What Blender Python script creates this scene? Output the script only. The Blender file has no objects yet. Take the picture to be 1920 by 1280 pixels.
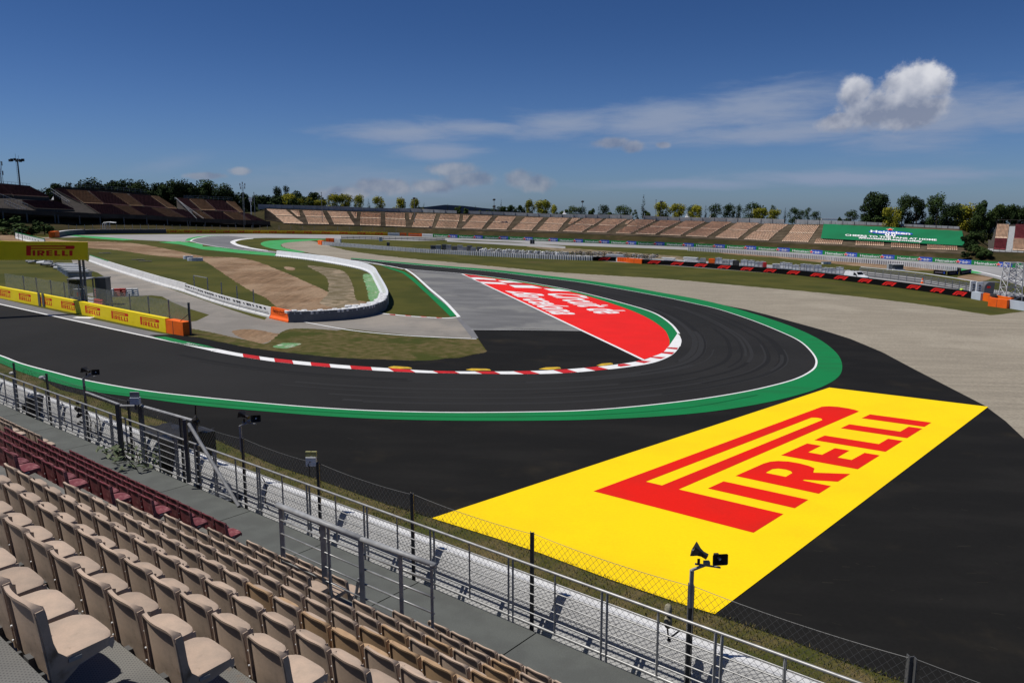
import bpy, bmesh, math, random
from math import sin, cos, tan, atan2, sqrt, pi, radians, exp, hypot
from mathutils import Vector, Matrix
from mathutils.geometry import tessellate_polygon
random.seed(7)
scene = bpy.context.scene
# ---------------------------------------------------------------- camera
CAM_H = 12.5
FPX, YHOR = 1450.0, 395.0            # focal length and horizon row, in pixels of a 1920 x 1280 picture
PITCH = math.atan((640 - YHOR) / FPX)
CP, SP = cos(PITCH), sin(PITCH)
cd = bpy.data.cameras.new('camera'); cam = bpy.data.objects.new('camera', cd)
scene.collection.objects.link(cam); scene.camera = cam
cam.location = (0, 0, CAM_H); cam.rotation_euler = (pi / 2 - PITCH, 0, 0)
cd.sensor_width = 36; cd.lens = FPX / 1920 * 36; cd.clip_start = 0.1; cd.clip_end = 20000
# ---------------------------------------------------------------- sun, sky, exposure
SUN_DIR = Vector((-0.99, -0.02, 0.0)).normalized(); SUN_EL = radians(61)
sd = Vector((SUN_DIR.x * cos(SUN_EL), SUN_DIR.y * cos(SUN_EL), sin(SUN_EL)))
ld = bpy.data.lights.new('sun', 'SUN'); ld.energy = 4.3; ld.angle = radians(0.5); ld.color = (1.0, 0.955, 0.88)
sun = bpy.data.objects.new('sun', ld); scene.collection.objects.link(sun)
sun.rotation_euler = sd.to_track_quat('Z', 'Y').to_euler(); sun.location = (0, 0, 300)
world = bpy.data.worlds.new('World'); scene.world = world; world.use_nodes = True
scene.view_settings.view_transform = 'Standard'; scene.view_settings.look = 'None'
scene.view_settings.exposure = 0.0; scene.view_settings.gamma = 1.0

class NB:
    """tiny helper for node maths"""
    def __init__(s, tree): s.t = tree; s.n = tree.nodes; s.l = tree.links
    def new(s, ty, **k):
        n = s.n.new(ty)
        for a, b in k.items(): setattr(n, a, b)
        return n
    def set(s, sock, v):
        if isinstance(v, bpy.types.NodeSocket): s.l.new(v, sock)
        else: sock.default_value = v
    def m(s, op, a, b=None, c=None, clamp=False):
        n = s.new('ShaderNodeMath', operation=op); n.use_clamp = clamp
        s.set(n.inputs[0], a)
        if b is not None: s.set(n.inputs[1], b)
        if c is not None: s.set(n.inputs[2], c)
        return n.outputs[0]
    def mix(s, f, a, b, blend='MIX'):
        n = s.new('ShaderNodeMix', data_type='RGBA', blend_type=blend)
        s.set(n.inputs[0], f); s.set(n.inputs[6], a); s.set(n.inputs[7], b)
        return n.outputs[2]
    def noise(s, vec, scale, detail=4, rough=0.55, dist=0.0):
        n = s.new('ShaderNodeTexNoise'); n.inputs['Scale'].default_value = scale
        n.inputs['Detail'].default_value = detail; n.inputs['Roughness'].default_value = rough
        n.inputs['Distortion'].default_value = dist
        if vec is not None: s.l.new(vec, n.inputs['Vector'])
        return n.outputs[0]
    def ramp(s, f, lo, hi):
        n = s.new('ShaderNodeMapRange', interpolation_type='SMOOTHSTEP')
        s.set(n.inputs[0], f); s.set(n.inputs[1], lo); s.set(n.inputs[2], hi)
        return n.outputs[0]

def build_sky():
    nb = NB(world.node_tree); nb.n.clear()
    out = nb.new('ShaderNodeOutputWorld'); bg = nb.new('ShaderNodeBackground')
    sky = nb.new('ShaderNodeTexSky', sky_type='NISHITA'); sky.sun_disc = False
    sky.sun_elevation = SUN_EL; sky.sun_rotation = atan2(sd.x, sd.y)
    sky.altitude = 150; sky.air_density = 1.0; sky.dust_density = 0.4; sky.ozone_density = 3.0
    tc = nb.new('ShaderNodeTexCoord'); sx = nb.new('ShaderNodeSeparateXYZ')
    nb.l.new(tc.outputs['Generated'], sx.inputs[0])
    X, Y, Z = sx.outputs
    az = nb.m('ARCTAN2', X, Y); el = nb.m('ARCSINE', Z)
    cmb = nb.new('ShaderNodeCombineXYZ'); nb.l.new(az, cmb.inputs[0]); nb.l.new(el, cmb.inputs[1])
    P = cmb.outputs[0]
    n4 = nb.noise(P, 55, 8, 0.66, 0.2); n1 = nb.noise(P, 26, 6, 0.6); n2 = nb.noise(P, 70, 5, 0.6)
    st = nb.new('ShaderNodeMapping'); st.inputs['Scale'].default_value = (5, 28, 1); st.inputs['Rotation'].default_value = (0, 0, 0.06)
    nb.l.new(P, st.inputs[0]); n3 = nb.noise(st.outputs[0], 2.2, 6, 0.62, 0.3)
    def ae(px, py):
        a = (px - 960) / FPX; b = (640 - py) / FPX
        v = Vector((a, CP + b * SP, -SP + b * CP)).normalized()
        return atan2(v.x, v.y), math.asin(v.z)
    def blob(px, py, rx, ry, rot=0, nz=n1, k=0.9, lo=1.06, hi=0.58):
        a, e = ae(px, py); rx /= FPX; ry /= FPX
        u = nb.m('SUBTRACT', az, a); v = nb.m('SUBTRACT', el, e)
        c, s_ = cos(rot), sin(rot)
        uu = nb.m('ADD', nb.m('MULTIPLY', u, c / rx), nb.m('MULTIPLY', v, s_ / rx))
        vv = nb.m('ADD', nb.m('MULTIPLY', u, -s_ / ry), nb.m('MULTIPLY', v, c / ry))
        d = nb.m('SQRT', nb.m('ADD', nb.m('MULTIPLY', uu, uu), nb.m('MULTIPLY', vv, vv)))
        d = nb.m('ADD', d, nb.m('MULTIPLY', nb.m('SUBTRACT', nz, 0.5), k * 2))
        return nb.ramp(d, lo, hi), vv
    def union(l):
        r = l[0]
        for x in l[1:]: r = nb.m('MAXIMUM', r, x)
        return r
    # thin streaks of high cloud
    W = []
    for (px, py, rx, ry, rot, s_) in [(760, 248, 150, 22, 0.0, .55), (820, 285, 90, 20, 0.0, .3), (900, 240, 110, 14, 0, .4), (1060, 232, 120, 26, .02, .55),
            (1250, 225, 190, 34, 0.05, .5), (1420, 205, 190, 40, 0.08, .55), (1500, 245, 330, 24, 0.03, .55), (1750, 225, 150, 48, 0.1, .42), (1880, 210, 110, 34, 0, .45),
            (1600, 333, 260, 15, 0, .3), (1300, 345, 200, 10, 0, .26), (330, 305, 70, 14, .2, .12), (700, 350, 260, 40, 0, .16), (1460, 165, 90, 12, 0.1, .2)]:
        m_, _ = blob(px, py, rx, ry, rot, n3, 0.85, 1.35, 0.0)
        W.append(nb.m('MULTIPLY', m_, min(.95, s_ * 2.8)))
    wisp = union(W)
    # cumulus
    big = [blob(*q)[0] for q in [(1715, 158, 56, 38, 0, n4, .5), (1748, 156, 34, 30, 0, n4, .5), (1690, 194, 74, 36, 0.45, n4, .5), (1640, 206, 70, 32, 0.2, n4, .55), (1603, 172, 30, 30, 0, n4, .4), (1578, 226, 44, 18, 0.2, n4, .5), (1715, 212, 60, 30, 0.3, n4, .42)]]
    big = union(big)
    small = [blob(*q, lo=1.05, hi=.45)[0] for q in [(1150, 268, 42, 12, 0, n2, .4), (1185, 275, 26, 14, 0, n2, .4), (975, 335, 34, 20, 0, n2, .35), (1005, 345, 40, 20, 0, n2, .35),
             (850, 318, 56, 16, 0, n2, .35), (700, 348, 50, 16, 0, n2, .4), (810, 350, 60, 15, 0, n2, .4), (450, 321, 24, 9, 0, n2, .3), (880, 335, 60, 18, 0, n2, .4), (650, 362, 70, 14, 0, n2, .5), (740, 352, 40, 18, 0, n2, .4), (1245, 272, 16, 7, 0, n2, .3), (385, 330, 40, 8, 0, n2, .4)]]
    sb, svv = union(small), None
    # lit tops and grey bellies: compare the cloud noise with itself a little lower down
    up = nb.new('ShaderNodeMapping'); up.inputs['Location'].default_value = (0.006, -0.012, 0)
    nb.l.new(P, up.inputs[0]); n2b = nb.noise(up.outputs[0], 30, 4, 0.5); n2a = nb.noise(P, 30, 4, 0.5)
    lit = nb.m('MULTIPLY_ADD', nb.m('SUBTRACT', n2a, n2b), 2.0, 0.42, clamp=True)
    a0, e0 = ae(1700, 190)
    hgt = nb.ramp(nb.m('ADD', nb.m('SUBTRACT', el, e0), nb.m('MULTIPLY', nb.m('SUBTRACT', az, a0), 0.05)), -0.018, 0.046)
    litb = nb.m('ADD', nb.m('MULTIPLY', lit, 0.7), nb.m('MULTIPLY_ADD', hgt, 0.8, -0.22), clamp=True)
    base = nb.mix(1.0, sky.outputs[0], (0.60, 0.82, 1.16, 1), 'MULTIPLY')
    elr = nb.ramp(el, 0.0, 0.26)
    tint = nb.mix(elr, (1.02, 1.06, 1.24, 1), (0.58, 0.71, 0.87, 1))
    base = nb.mix(1.0, base, tint, 'MULTIPLY')
    low = nb.ramp(el, 0.13, 0.0)
    K = 10.0
    c = nb.mix(wisp, base, (.50 * K, .62 * K, .88 * K, 1))
    c = nb.mix(nb.m('MULTIPLY', sb, 0.62), c, nb.mix(lit, (.30 * K, .36 * K, .54 * K, 1), (.84 * K, .84 * K, .90 * K, 1)))
    c = nb.mix(nb.m('MULTIPLY', big, 0.86), c, nb.mix(litb, (.42 * K, .49 * K, .68 * K, 1), (1.55 * K, 1.55 * K, 1.6 * K, 1)))
    nb.l.new(c, bg.inputs[0]); bg.inputs[1].default_value = 0.05
    nb.l.new(bg.outputs[0], out.inputs[0])
build_sky()

# ---------------------------------------------------------------- geometry helpers
PA, PB = -0.024, 0.0071              # the circuit lies on a gently tilted plane z = PA*x + PB*y
def ray(px, py):
    a = (px - 960) / FPX; b = (640 - py) / FPX
    return Vector((a, CP + b * SP, -SP + b * CP))
def G(px, py, h=0.0):
    """ground point seen at a picture position (h metres above the circuit plane)"""
    r = ray(px, py); t = (h - CAM_H) / (r.z - PA * r.x - PB * r.y)
    return Vector((r.x * t, r.y * t, CAM_H + r.z * t))
def zg(x, y): return PA * x + PB * y
def ztop(P, py):
    """height at which the vertical through P crosses picture row py"""
    k = (640 - py) / FPX
    return CAM_H + P[1] * (k * CP - SP) / (CP + k * SP)
def toward(px, py, y):
    r = ray(px, py); t = y / r.y
    return Vector((r.x * t, y, CAM_H + r.z * t))
def proj(P):
    z = P[2] - CAM_H; d = P[1] * CP - z * SP; u = P[1] * SP + z * CP
    return (960 + FPX * P[0] / d, 640 - FPX * u / d) if d > 0.05 else (1e6, 1e6)
def Zm(s, ox, oy, *pts): return [(ox + x / s, oy + y / s) for x, y in pts]
def smooth(pts, n=6, closed=False):
    P = [Vector(p) for p in pts]; N = len(P); out = []
    rng = range(N if closed else N - 1)
    for i in rng:
        p0 = P[(i - 1) % N] if closed or i > 0 else P[0]; p1 = P[i]; p2 = P[(i + 1) % N]
        p3 = P[(i + 2) % N] if closed or i + 2 < N else P[-1]
        for k in range(n):
            t = k / n
            out.append(0.5 * ((2 * p1) + (-p0 + p2) * t + (2 * p0 - 5 * p1 + 4 * p2 - p3) * t * t + (-p0 + 3 * p1 - 3 * p2 + p3) * t ** 3))
    if not closed: out.append(P[-1])
    return out

class MB:
    def __init__(s): s.v = []; s.f = []; s.m = []
    def add(s, vs, fs, mi=0):
        o = len(s.v); s.v += [tuple(v) for v in vs]
        for f in fs: s.f.append([i + o for i in f]); s.m.append(mi)
    def quad(s, a, b, c, d, mi=0): s.add([a, b, c, d], [(0, 1, 2, 3)], mi)
    def box(s, c, d, rz=0.0, mi=0):
        cx, cy, cz = c; hx, hy, hz = d[0] / 2, d[1] / 2, d[2] / 2; co, si = cos(rz), sin(rz)
        vs = [(cx + x * co - y * si, cy + x * si + y * co, cz + z) for z in (-hz, hz) for x, y in ((-hx, -hy), (hx, -hy), (hx, hy), (-hx, hy))]
        s.add(vs, [(3, 2, 1, 0), (4, 5, 6, 7), (0, 1, 5, 4), (1, 2, 6, 5), (2, 3, 7, 6), (3, 0, 4, 7)], mi)
    def bar(s, p, q, w, h=None, mi=0):
        h = h or w; p = Vector(p); q = Vector(q); d = (q - p).normalized()
        up = Vector((0, 0, 1)) if abs(d.z) < 0.95 else Vector((0, 1, 0))
        a = d.cross(up).normalized() * w / 2; b = a.cross(d).normalized() * h / 2
        vs = [p - a - b, p + a - b, p + a + b, p - a + b, q - a - b, q + a - b, q + a + b, q - a + b]
        s.add(vs, [(0, 1, 2, 3), (7, 6, 5, 4), (4, 5, 1, 0), (5, 6, 2, 1), (6, 7, 3, 2), (7, 4, 0, 3)], mi)
    def tube(s, pts, r, n=8, mi=0, cap=True, r2=None):
        pts = [Vector(p) for p in pts]; rings = []
        for i, p in enumerate(pts):
            d = (pts[min(i + 1, len(pts) - 1)] - pts[max(i - 1, 0)]).normalized()
            up = Vector((0, 0, 1)) if abs(d.z) < 0.9 else Vector((0, 1, 0))
            a = d.cross(up).normalized(); b = a.cross(d)
            rr = r if r2 is None else r + (r2 - r) * i / (len(pts) - 1)
            rings.append([p + (a * cos(2 * pi * k / n) + b * sin(2 * pi * k / n)) * rr for k in range(n)])
        vs = [v for R in rings for v in R]; fs = []
        for i in range(len(pts) - 1):
            for k in range(n):
                fs.append((i * n + k, i * n + (k + 1) % n, (i + 1) * n + (k + 1) % n, (i + 1) * n + k))
        if cap: fs.append(tuple(range(n))[::-1]); fs.append(tuple(range((len(pts) - 1) * n, len(pts) * n)))
        s.add(vs, fs, mi)
    def prism(s, poly, z0, z1, mi=0, mit=None):
        n = len(poly); vs = [(p[0], p[1], z0) for p in poly] + [(p[0], p[1], z1) for p in poly]
        s.add(vs, [(i, (i + 1) % n, n + (i + 1) % n, n + i) for i in range(n)], mi)
        tr = tessellate_polygon([[Vector((p[0], p[1], 0)) for p in poly]])
        s.add(vs[n:], [t for t in tr], mi if mit is None else mit); s.add(vs[:n], [t[::-1] for t in tr], mi)
    def flat(s, polys3, mi=0):
        """polys3: outer loop then holes, all 3-D and coplanar"""
        loops = [[Vector(p) for p in L] for L in polys3]
        tr = tessellate_polygon(loops); vs = [p for L in loops for p in L]
        fs = []
        for t in tr:
            a, b, c = (vs[i] for i in t)
            fs.append(t if (b - a).cross(c - a).z >= 0 else t[::-1])
        s.add(vs, fs, mi)
    def strip(s, A, B, mi=0):
        n = len(A); s.add(list(A) + list(B), [(i, i + 1, n + i + 1, n + i) for i in range(n - 1)], mi)
    def ico(s, c, r, mi=0, sub=1, sq=(1, 1, 1), jit=0.0):
        bm = bmesh.new(); bmesh.ops.create_icosphere(bm, subdivisions=sub, radius=1)
        vs = [(c[0] + v.co.x * r * sq[0] * (1 + random.uniform(-jit, jit)), c[1] + v.co.y * r * sq[1] * (1 + random.uniform(-jit, jit)), c[2] + v.co.z * r * sq[2] * (1 + random.uniform(-jit, jit))) for v in bm.verts]
        fs = [[v.index for v in f.verts] for f in bm.faces]; bm.free(); s.add(vs, fs, mi)
    def mesh(s, name, mats, smooth_=False, origin=None):
        me = bpy.data.meshes.new(name)
        vs = s.v if origin is None else [(v[0] - origin[0], v[1] - origin[1], v[2] - origin[2]) for v in s.v]
        me.from_pydata(vs, [], s.f)
        for m_ in (mats if isinstance(mats, (list, tuple)) else [mats]): me.materials.append(m_)
        if any(s.m): me.polygons.foreach_set('material_index', s.m)
        if smooth_: me.polygons.foreach_set('use_smooth', [True] * len(me.polygons))
        me.update(); return me
    def build(s, name, mats, parent=None, smooth_=False, label=None, cat=None, group=None, kind=None, origin=None):
        if parent is not None and origin is None: origin = parent['_o'] if '_o' in parent else None
        me = s.mesh(name, mats, smooth_, origin)
        o = bpy.data.objects.new(name, me); scene.collection.objects.link(o)
        if parent is not None: o.parent = parent; o['_o'] = tuple(parent['_o']) if '_o' in parent else (0, 0, 0)
        elif origin is not None: o.location = origin
        if parent is None: o['_o'] = tuple(origin) if origin is not None else (0., 0., 0.)
        return tag(o, label, cat, group, kind)
def tag(o, label=None, cat=None, group=None, kind=None):
    if label: o['label'] = label
    if cat: o['category'] = cat
    if group: o['group'] = group
    if kind: o['kind'] = kind
    return o
def thing(name, label, cat, loc=(0, 0, 0), group=None):
    o = bpy.data.objects.new(name, None); scene.collection.objects.link(o)
    o.location = loc; o.empty_display_size = 0.3; o['_o'] = tuple(loc)
    return tag(o, label, cat, group)
def copy_tree(o, parent=None, sub=True):
    c = o.copy(); scene.collection.objects.link(c); c.parent = parent
    for ch in [x for x in KIDS.get(o.name, [])]: copy_tree(ch, c)
    return c
KIDS = {}
ORD = ['first', 'second', 'third', 'fourth', 'fifth', 'sixth', 'seventh', 'eighth', 'ninth', 'tenth', 'eleventh', 'twelfth', 'thirteenth', 'fourteenth', 'fifteenth', 'sixteenth', 'seventeenth', 'eighteenth', 'nineteenth', 'twentieth', 'twenty first', 'twenty second', 'twenty third', 'twenty fourth', 'twenty fifth', 'twenty sixth', 'twenty seventh', 'twenty eighth', 'twenty ninth', 'thirtieth']

# ---------------------------------------------------------------- materials
def mat(name, col, rough=0.7, col2=None, scale=3.0, detail=5, lo=0.35, hi=0.65, bump=0.0, bscale=None, metal=0.0, spec=0.5, stretch=None, coord='Object', col3=None, scale3=0.3, lo3=.5, hi3=.65, alpha=None, var=0.0, fine=0.0, fscale=60):
    m = bpy.data.materials.new(name); m.use_nodes = True; nb = NB(m.node_tree)
    bs = nb.n['Principled BSDF']; bs.inputs['Roughness'].default_value = rough
    bs.inputs['Metallic'].default_value = metal; bs.inputs['Specular IOR Level'].default_value = spec
    c4 = lambda c: (c[0], c[1], c[2], 1)
    tc = nb.new('ShaderNodeTexCoord'); vec = tc.outputs[coord]
    if stretch:
        mp = nb.new('ShaderNodeMapping'); mp.inputs['Scale'].default_value = stretch[:3]
        if len(stretch) > 3: mp.inputs['Rotation'].default_value = (0, 0, stretch[3])
        nb.l.new(vec, mp.inputs[0]); vec2 = mp.outputs[0]
    else: vec2 = vec
    c = c4(col)
    if col2 is not None:
        f = nb.ramp(nb.noise(vec2, scale, detail), lo, hi); c = nb.mix(f, c4(col), c4(col2))
    if col3 is not None:
        f = nb.ramp(nb.noise(vec, scale3, 4, 0.6, 0.2), lo3, hi3); c = nb.mix(f, c, c4(col3))
    if fine:
        f = nb.noise(vec, fscale, 2, 0.7)
        c = nb.mix(1.0, c, nb.mix(f, (1 - fine, 1 - fine, 1 - fine, 1), (1 + fine, 1 + fine, 1 + fine, 1)), 'MULTIPLY')
    if var:
        oi = nb.new('ShaderNodeObjectInfo')
        k = nb.m('MULTIPLY_ADD', oi.outputs['Random'], 2 * var, 1 - var)
        cc = nb.new('ShaderNodeCombineXYZ')
        for i in range(3): nb.l.new(k, cc.inputs[i])
        c = nb.mix(1.0, c, cc.outputs[0], 'MULTIPLY')
    if isinstance(c, tuple): bs.inputs['Base Color'].default_value = c
    else: nb.l.new(c, bs.inputs['Base Color'])
    if bump:
        b = nb.new('ShaderNodeBump'); b.inputs['Strength'].default_value = bump; b.inputs['Distance'].default_value = 0.02
        nb.l.new(nb.noise(vec, bscale or scale * 4, 4, 0.65), b.inputs['Height']); nb.l.new(b.outputs[0], bs.inputs['Normal'])
    if alpha is not None: bs.inputs['Alpha'].default_value = alpha
    return m
M = {}
M['grass'] = mat('grass_mat', (.078, .075, .016), .95, (.050, .055, .011), .12, 6, .35, .65, .3, 6, spec=.1, col3=(.085, .068, .024), scale3=.045, lo3=.60, hi3=.74, fine=.35, fscale=9)
M['dry_grass'] = mat('dry_grass_mat', (.062, .062, .014), .95, (.125, .095, .042), 1.2, 10, .34, .70, .5, 12, spec=.1, col3=(.05, .058, .012), scale3=.22, lo3=.48, hi3=.6, fine=.45, fscale=14, stretch=(1, 1.0, 1))
M['gravel'] = mat('gravel_mat', (.295, .260, .204), .95, (.245, .216, .170), .55, 8, .35, .65, .4, 20, spec=.1, stretch=(.22, 2.6, 1, .42), col3=(.315, .28, .222), scale3=.06, fine=.42, fscale=5)
M['dirt'] = mat('dirt_mat', (.25, .16, .095), .95, (.135, .086, .05), 1.1, 12, .34, .70, .5, 6, spec=.1, stretch=(1.5, .16, 1, -.72), col3=(.30, .21, .135), scale3=.11, lo3=.42, hi3=.66, fine=.5, fscale=3.5)
M['dirt2'] = mat('dirt_pale_mat', (.21, .17, .115), .95, (.13, .105, .058), .5, 9, .38, .62, .5, 6, spec=.1, col3=(.31, .24, .165), scale3=.35, fine=.4, fscale=5)
M['asphalt'] = mat('asphalt_mat', (.0195, .0192, .0190), .9, (.027, .0264, .026), .07, 6, .3, .7, .12, 40, spec=.08, fine=.14, fscale=6)
M['runoff'] = mat('runoff_asphalt_mat', (.0115, .0112, .0106), .9, (.0165, .0157, .0145), .25, 8, .42, .72, .15, 40, spec=.07, stretch=(.5, 1.5, 1, .5), col3=(.030, .025, .018), scale3=.22, lo3=.56, hi3=.85, fine=.18, fscale=7)
M['old_asphalt'] = mat('old_asphalt_mat', (.165, .165, .165), .88, (.125, .125, .127), .25, 8, .38, .62, .2, 20, spec=.2, stretch=(.6, 1.6, 1, .5), col3=(.20, .198, .19), scale3=.1, fine=.12, fscale=5)
M['grey_concrete'] = mat('grey_concrete_mat', (.245, .225, .20), .9, (.20, .185, .165), .3, 8, .35, .65, .2, 15, spec=.2, col3=(.28, .25, .215), scale3=.12, fine=.15, fscale=5)
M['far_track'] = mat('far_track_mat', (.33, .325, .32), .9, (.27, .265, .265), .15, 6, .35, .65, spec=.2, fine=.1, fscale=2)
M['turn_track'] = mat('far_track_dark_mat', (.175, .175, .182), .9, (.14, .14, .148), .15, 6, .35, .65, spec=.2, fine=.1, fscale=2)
M['white_paint'] = mat('white_paint_mat', (.80, .80, .79), .6, (.70, .70, .69), 2.0, 6, .4, .75, spec=.3)
M['green_paint'] = mat('green_paint_mat', (.006, .185, .052), .75, (.010, .155, .046), .5, 8, .42, .7, spec=.15, stretch=(.5, 1.6, 1, .2), fine=.1, fscale=8)
M['light_green_paint'] = mat('light_green_paint_mat', (.045, .30, .075), .75, (.07, .33, .12), .3, 6, spec=.15)
M['faded_green'] = mat('faded_green_paint_mat', (.13, .27, .12), .85, (.45, .46, .38), 1.6, 9, .55, .66, spec=.1, col3=(.16, .13, .05), scale3=.8, lo3=.57, hi3=.68)
M['yellow_paint'] = mat('yellow_paint_mat', (.93, .64, .004), .75, (.84, .565, .006), .22, 8, .40, .80, spec=.12, fine=.09, fscale=9)
M['red_paint'] = mat('red_paint_mat', (.72, .012, .005), .75, (.58, .016, .009), .25, 8, .4, .78, spec=.12, fine=.10, fscale=9)
M['sausage'] = mat('sausage_kerb_mat', (.66, .42, .03), .75, (.45, .30, .04), 2.0, 7, spec=.15)
M['red_area'] = mat('red_area_paint_mat', (.76, .018, .014), .75, (.70, .018, .014), .3, 6, spec=.12)
M['kerb_red'] = mat('kerb_red_mat', (.56, .018, .022), .7, (.45, .02, .022), 1.0, spec=.15)
M['tan_seat'] = mat('tan_seat_plastic', (.46, .345, .262), .62, (.35, .275, .215), 4, 7, .38, .66, .08, 40, spec=.22, var=.13, col3=(.21, .145, .095), scale3=7, lo3=.58, hi3=.76, fine=.12, fscale=90)
M['ochre_seat'] = mat('ochre_seat_plastic', (.44, .29, .165), .6, (.36, .235, .14), 5, 7, .38, .66, .05, 30, spec=.25, var=.1)
M['red_seat'] = mat('red_seat_plastic', (.15, .030, .036), .6, (.10, .024, .028), 4, 7, .38, .66, .05, 30, spec=.3, var=.18, col3=(.33, .13, .13), scale3=4, lo3=.44, hi3=.66)
M['steel'] = mat('galvanised_steel', (.36, .36, .355), .42, (.25, .25, .245), 6, 5, .35, .65, metal=.35, spec=.5)
M['dark_steel'] = mat('dark_painted_steel', (.085, .088, .09), .5, (.09, .09, .09), 5, 5, .4, .7, spec=.4)
M['grey_steel'] = mat('grey_steel', (.33, .335, .34), .5, (.24, .245, .25), 5, 5, spec=.4)
M['black'] = mat('black_plastic', (.016, .015, .014), .45, (.03, .027, .024), 6, spec=.4)
M['white_plastic'] = mat('white_plastic', (.74, .75, .76), .5, (.62, .63, .64), 5, 6, spec=.4, var=.05)
M['white_wall'] = mat('white_concrete', (.66, .66, .655), .8, (.56, .56, .555), 1.4, 8, .4, .7, .15, 14, spec=.2, col3=(.40, .40, .39), scale3=6, lo3=.68, hi3=.76)
M['grey_belt'] = mat('grey_rubber_belt', (.125, .135, .15), .65, (.10, .11, .125), .6, 6, spec=.3)
M['pale_belt'] = mat('pale_belt', (.50, .55, .62), .65, (.44, .49, .56), .6, 6, spec=.3)
M['orange'] = mat('orange_padding', (.88, .15, .008), .6, (.78, .13, .01), 1.0, 5, spec=.25)
M['bright_orange'] = mat('bright_orange_plastic', (.88, .135, .010), .55, (.80, .115, .010), 1.5, 5, spec=.3)
M['red_plastic'] = mat('red_plastic', (.52, .025, .025), .5, (.42, .02, .02), 3, spec=.4)
M['board_yellow'] = mat('yellow_board', (.88, .68, .008), .55, (.80, .60, .008), 1.0, 6, .4, .8, spec=.3)
M['board_red'] = mat('red_lettering', (.62, .018, .008), .6, spec=.3)
M['board_black'] = mat('black_board', (.005, .005, .0055), .7, spec=.08)
M['f1_red'] = mat('red_logo', (.78, .022, .018), .6, spec=.3)
M['heineken_green'] = mat('green_board', (.010, .22, .05), .55, (.010, .19, .045), 1, spec=.3)
M['board_blue'] = mat('blue_board', (.03, .095, .50), .55, (.03, .085, .44), 1, spec=.3)
M['board_white'] = mat('white_lettering', (.82, .82, .82), .55, spec=.3)
M['dhl_yellow'] = mat('amber_board', (.88, .55, .012), .6, (.80, .48, .012), .6, spec=.3)
M['banner_green'] = mat('banner_cloth', (.008, .155, .062), .8, (.008, .13, .052), .15, 6, .4, .7, spec=.15)
M['conc'] = mat('stand_concrete', (.16, .125, .085), .9, (.11, .085, .055), .3, 7, spec=.15)
M['wall_conc'] = mat('wall_concrete', (.33, .345, .36), .85, (.26, .27, .28), .35, 6, spec=.2)
M['earth'] = mat('embankment_earth', (.052, .040, .017), .95, (.032, .030, .011), .18, 8, .38, .62, .3, 3, spec=.1, col3=(.095, .062, .036), scale3=.09, lo3=.55, hi3=.7, fine=.4, fscale=3)
M['hill'] = mat('hill_mat', (.075, .095, .15), .95, (.06, .08, .13), .002, 5, spec=.05)  # blue tint of distant air is put into the hill colour
M['tyre'] = mat('tyre_rubber', (.03, .03, .032), .8, (.06, .06, .06), 2, spec=.2)
M['glass'] = mat('dark_glass', (.012, .014, .016), .12, spec=.7)
M['van_white'] = mat('van_paint', (.80, .81, .82), .3, (.74, .75, .76), 1, spec=.5)
M['net'] = mat('grey_netting', (.30, .32, .31), .8, (.2, .22, .2), 3, alpha=.30)
M['tarp'] = mat('black_tarpaulin', (.016, .016, .018), .7, (.026, .026, .028), 2, 6, bump=.3, bscale=3, spec=.15)
M['trunk'] = mat('tree_bark', (.075, .055, .038), .9, (.045, .034, .024), 4, spec=.1)
M['leaf_dark'] = mat('dark_foliage', (.024, .046, .012), .9, (.048, .075, .018), .8, 4, .35, .65, spec=.15, var=.2)
M['leaf_black'] = mat('pine_foliage', (.014, .027, .009), .9, (.028, .045, .013), .6, 4, .35, .65, spec=.1, var=.2)
M['leaf_yellow'] = mat('yellow_green_foliage', (.27, .245, .022), .9, (.17, .185, .018), .8, 4, .35, .65, spec=.15, var=.22)
M['leaf_mid'] = mat('green_foliage', (.048, .080, .018), .9, (.08, .11, .025), .8, 4, .35, .65, spec=.15, var=.2)
M['fuzzy'] = mat('grey_fur_windshield', (.32, .30, .22), .95, (.12, .11, .08), 9, 6, .4, .6, .8, 20, spec=.1)

def deck_material():
    m = bpy.data.materials.new('perforated_steel_deck'); m.use_nodes = True; nb = NB(m.node_tree); bs = nb.n['Principled BSDF']
    tc = nb.new('ShaderNodeTexCoord'); mp = nb.new('ShaderNodeMapping'); mp.inputs['Scale'].default_value = (30, 30, 30)
    mp.inputs['Rotation'].default_value = (0, 0, .879 + .785)
    nb.l.new(tc.outputs['Object'], mp.inputs[0])
    vo = nb.new('ShaderNodeTexVoronoi', voronoi_dimensions='2D'); vo.inputs['Randomness'].default_value = 0.0; vo.inputs['Scale'].default_value = 1.6
    nb.l.new(mp.outputs[0], vo.inputs['Vector'])
    dots = nb.ramp(vo.outputs['Distance'], 0.30, 0.16)
    n = nb.ramp(nb.noise(tc.outputs['Object'], 1.8, 6), .35, .65)
    c = nb.mix(n, (.125, .123, .115, 1), (.17, .165, .15, 1))
    rust = nb.ramp(nb.noise(tc.outputs['Object'], 3.1, 7, .65), .60, .74)
    c = nb.mix(rust, c, (.20, .125, .07, 1))
    c = nb.mix(nb.m('MULTIPLY', dots, .75), c, (.03, .03, .03, 1))
    nb.l.new(c, bs.inputs['Base Color']); bs.inputs['Roughness'].default_value = .6
    return m
M['deck'] = deck_material()
M['walk'] = mat('walkway_slab', (.105, .112, .105), .85, (.088, .093, .088), 1.6, 8, .35, .65, .15, 30, spec=.2, fine=.25, fscale=40)
M['riser'] = mat('dark_riser', (.035, .03, .025), .8, (.05, .04, .03), 3)
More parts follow.
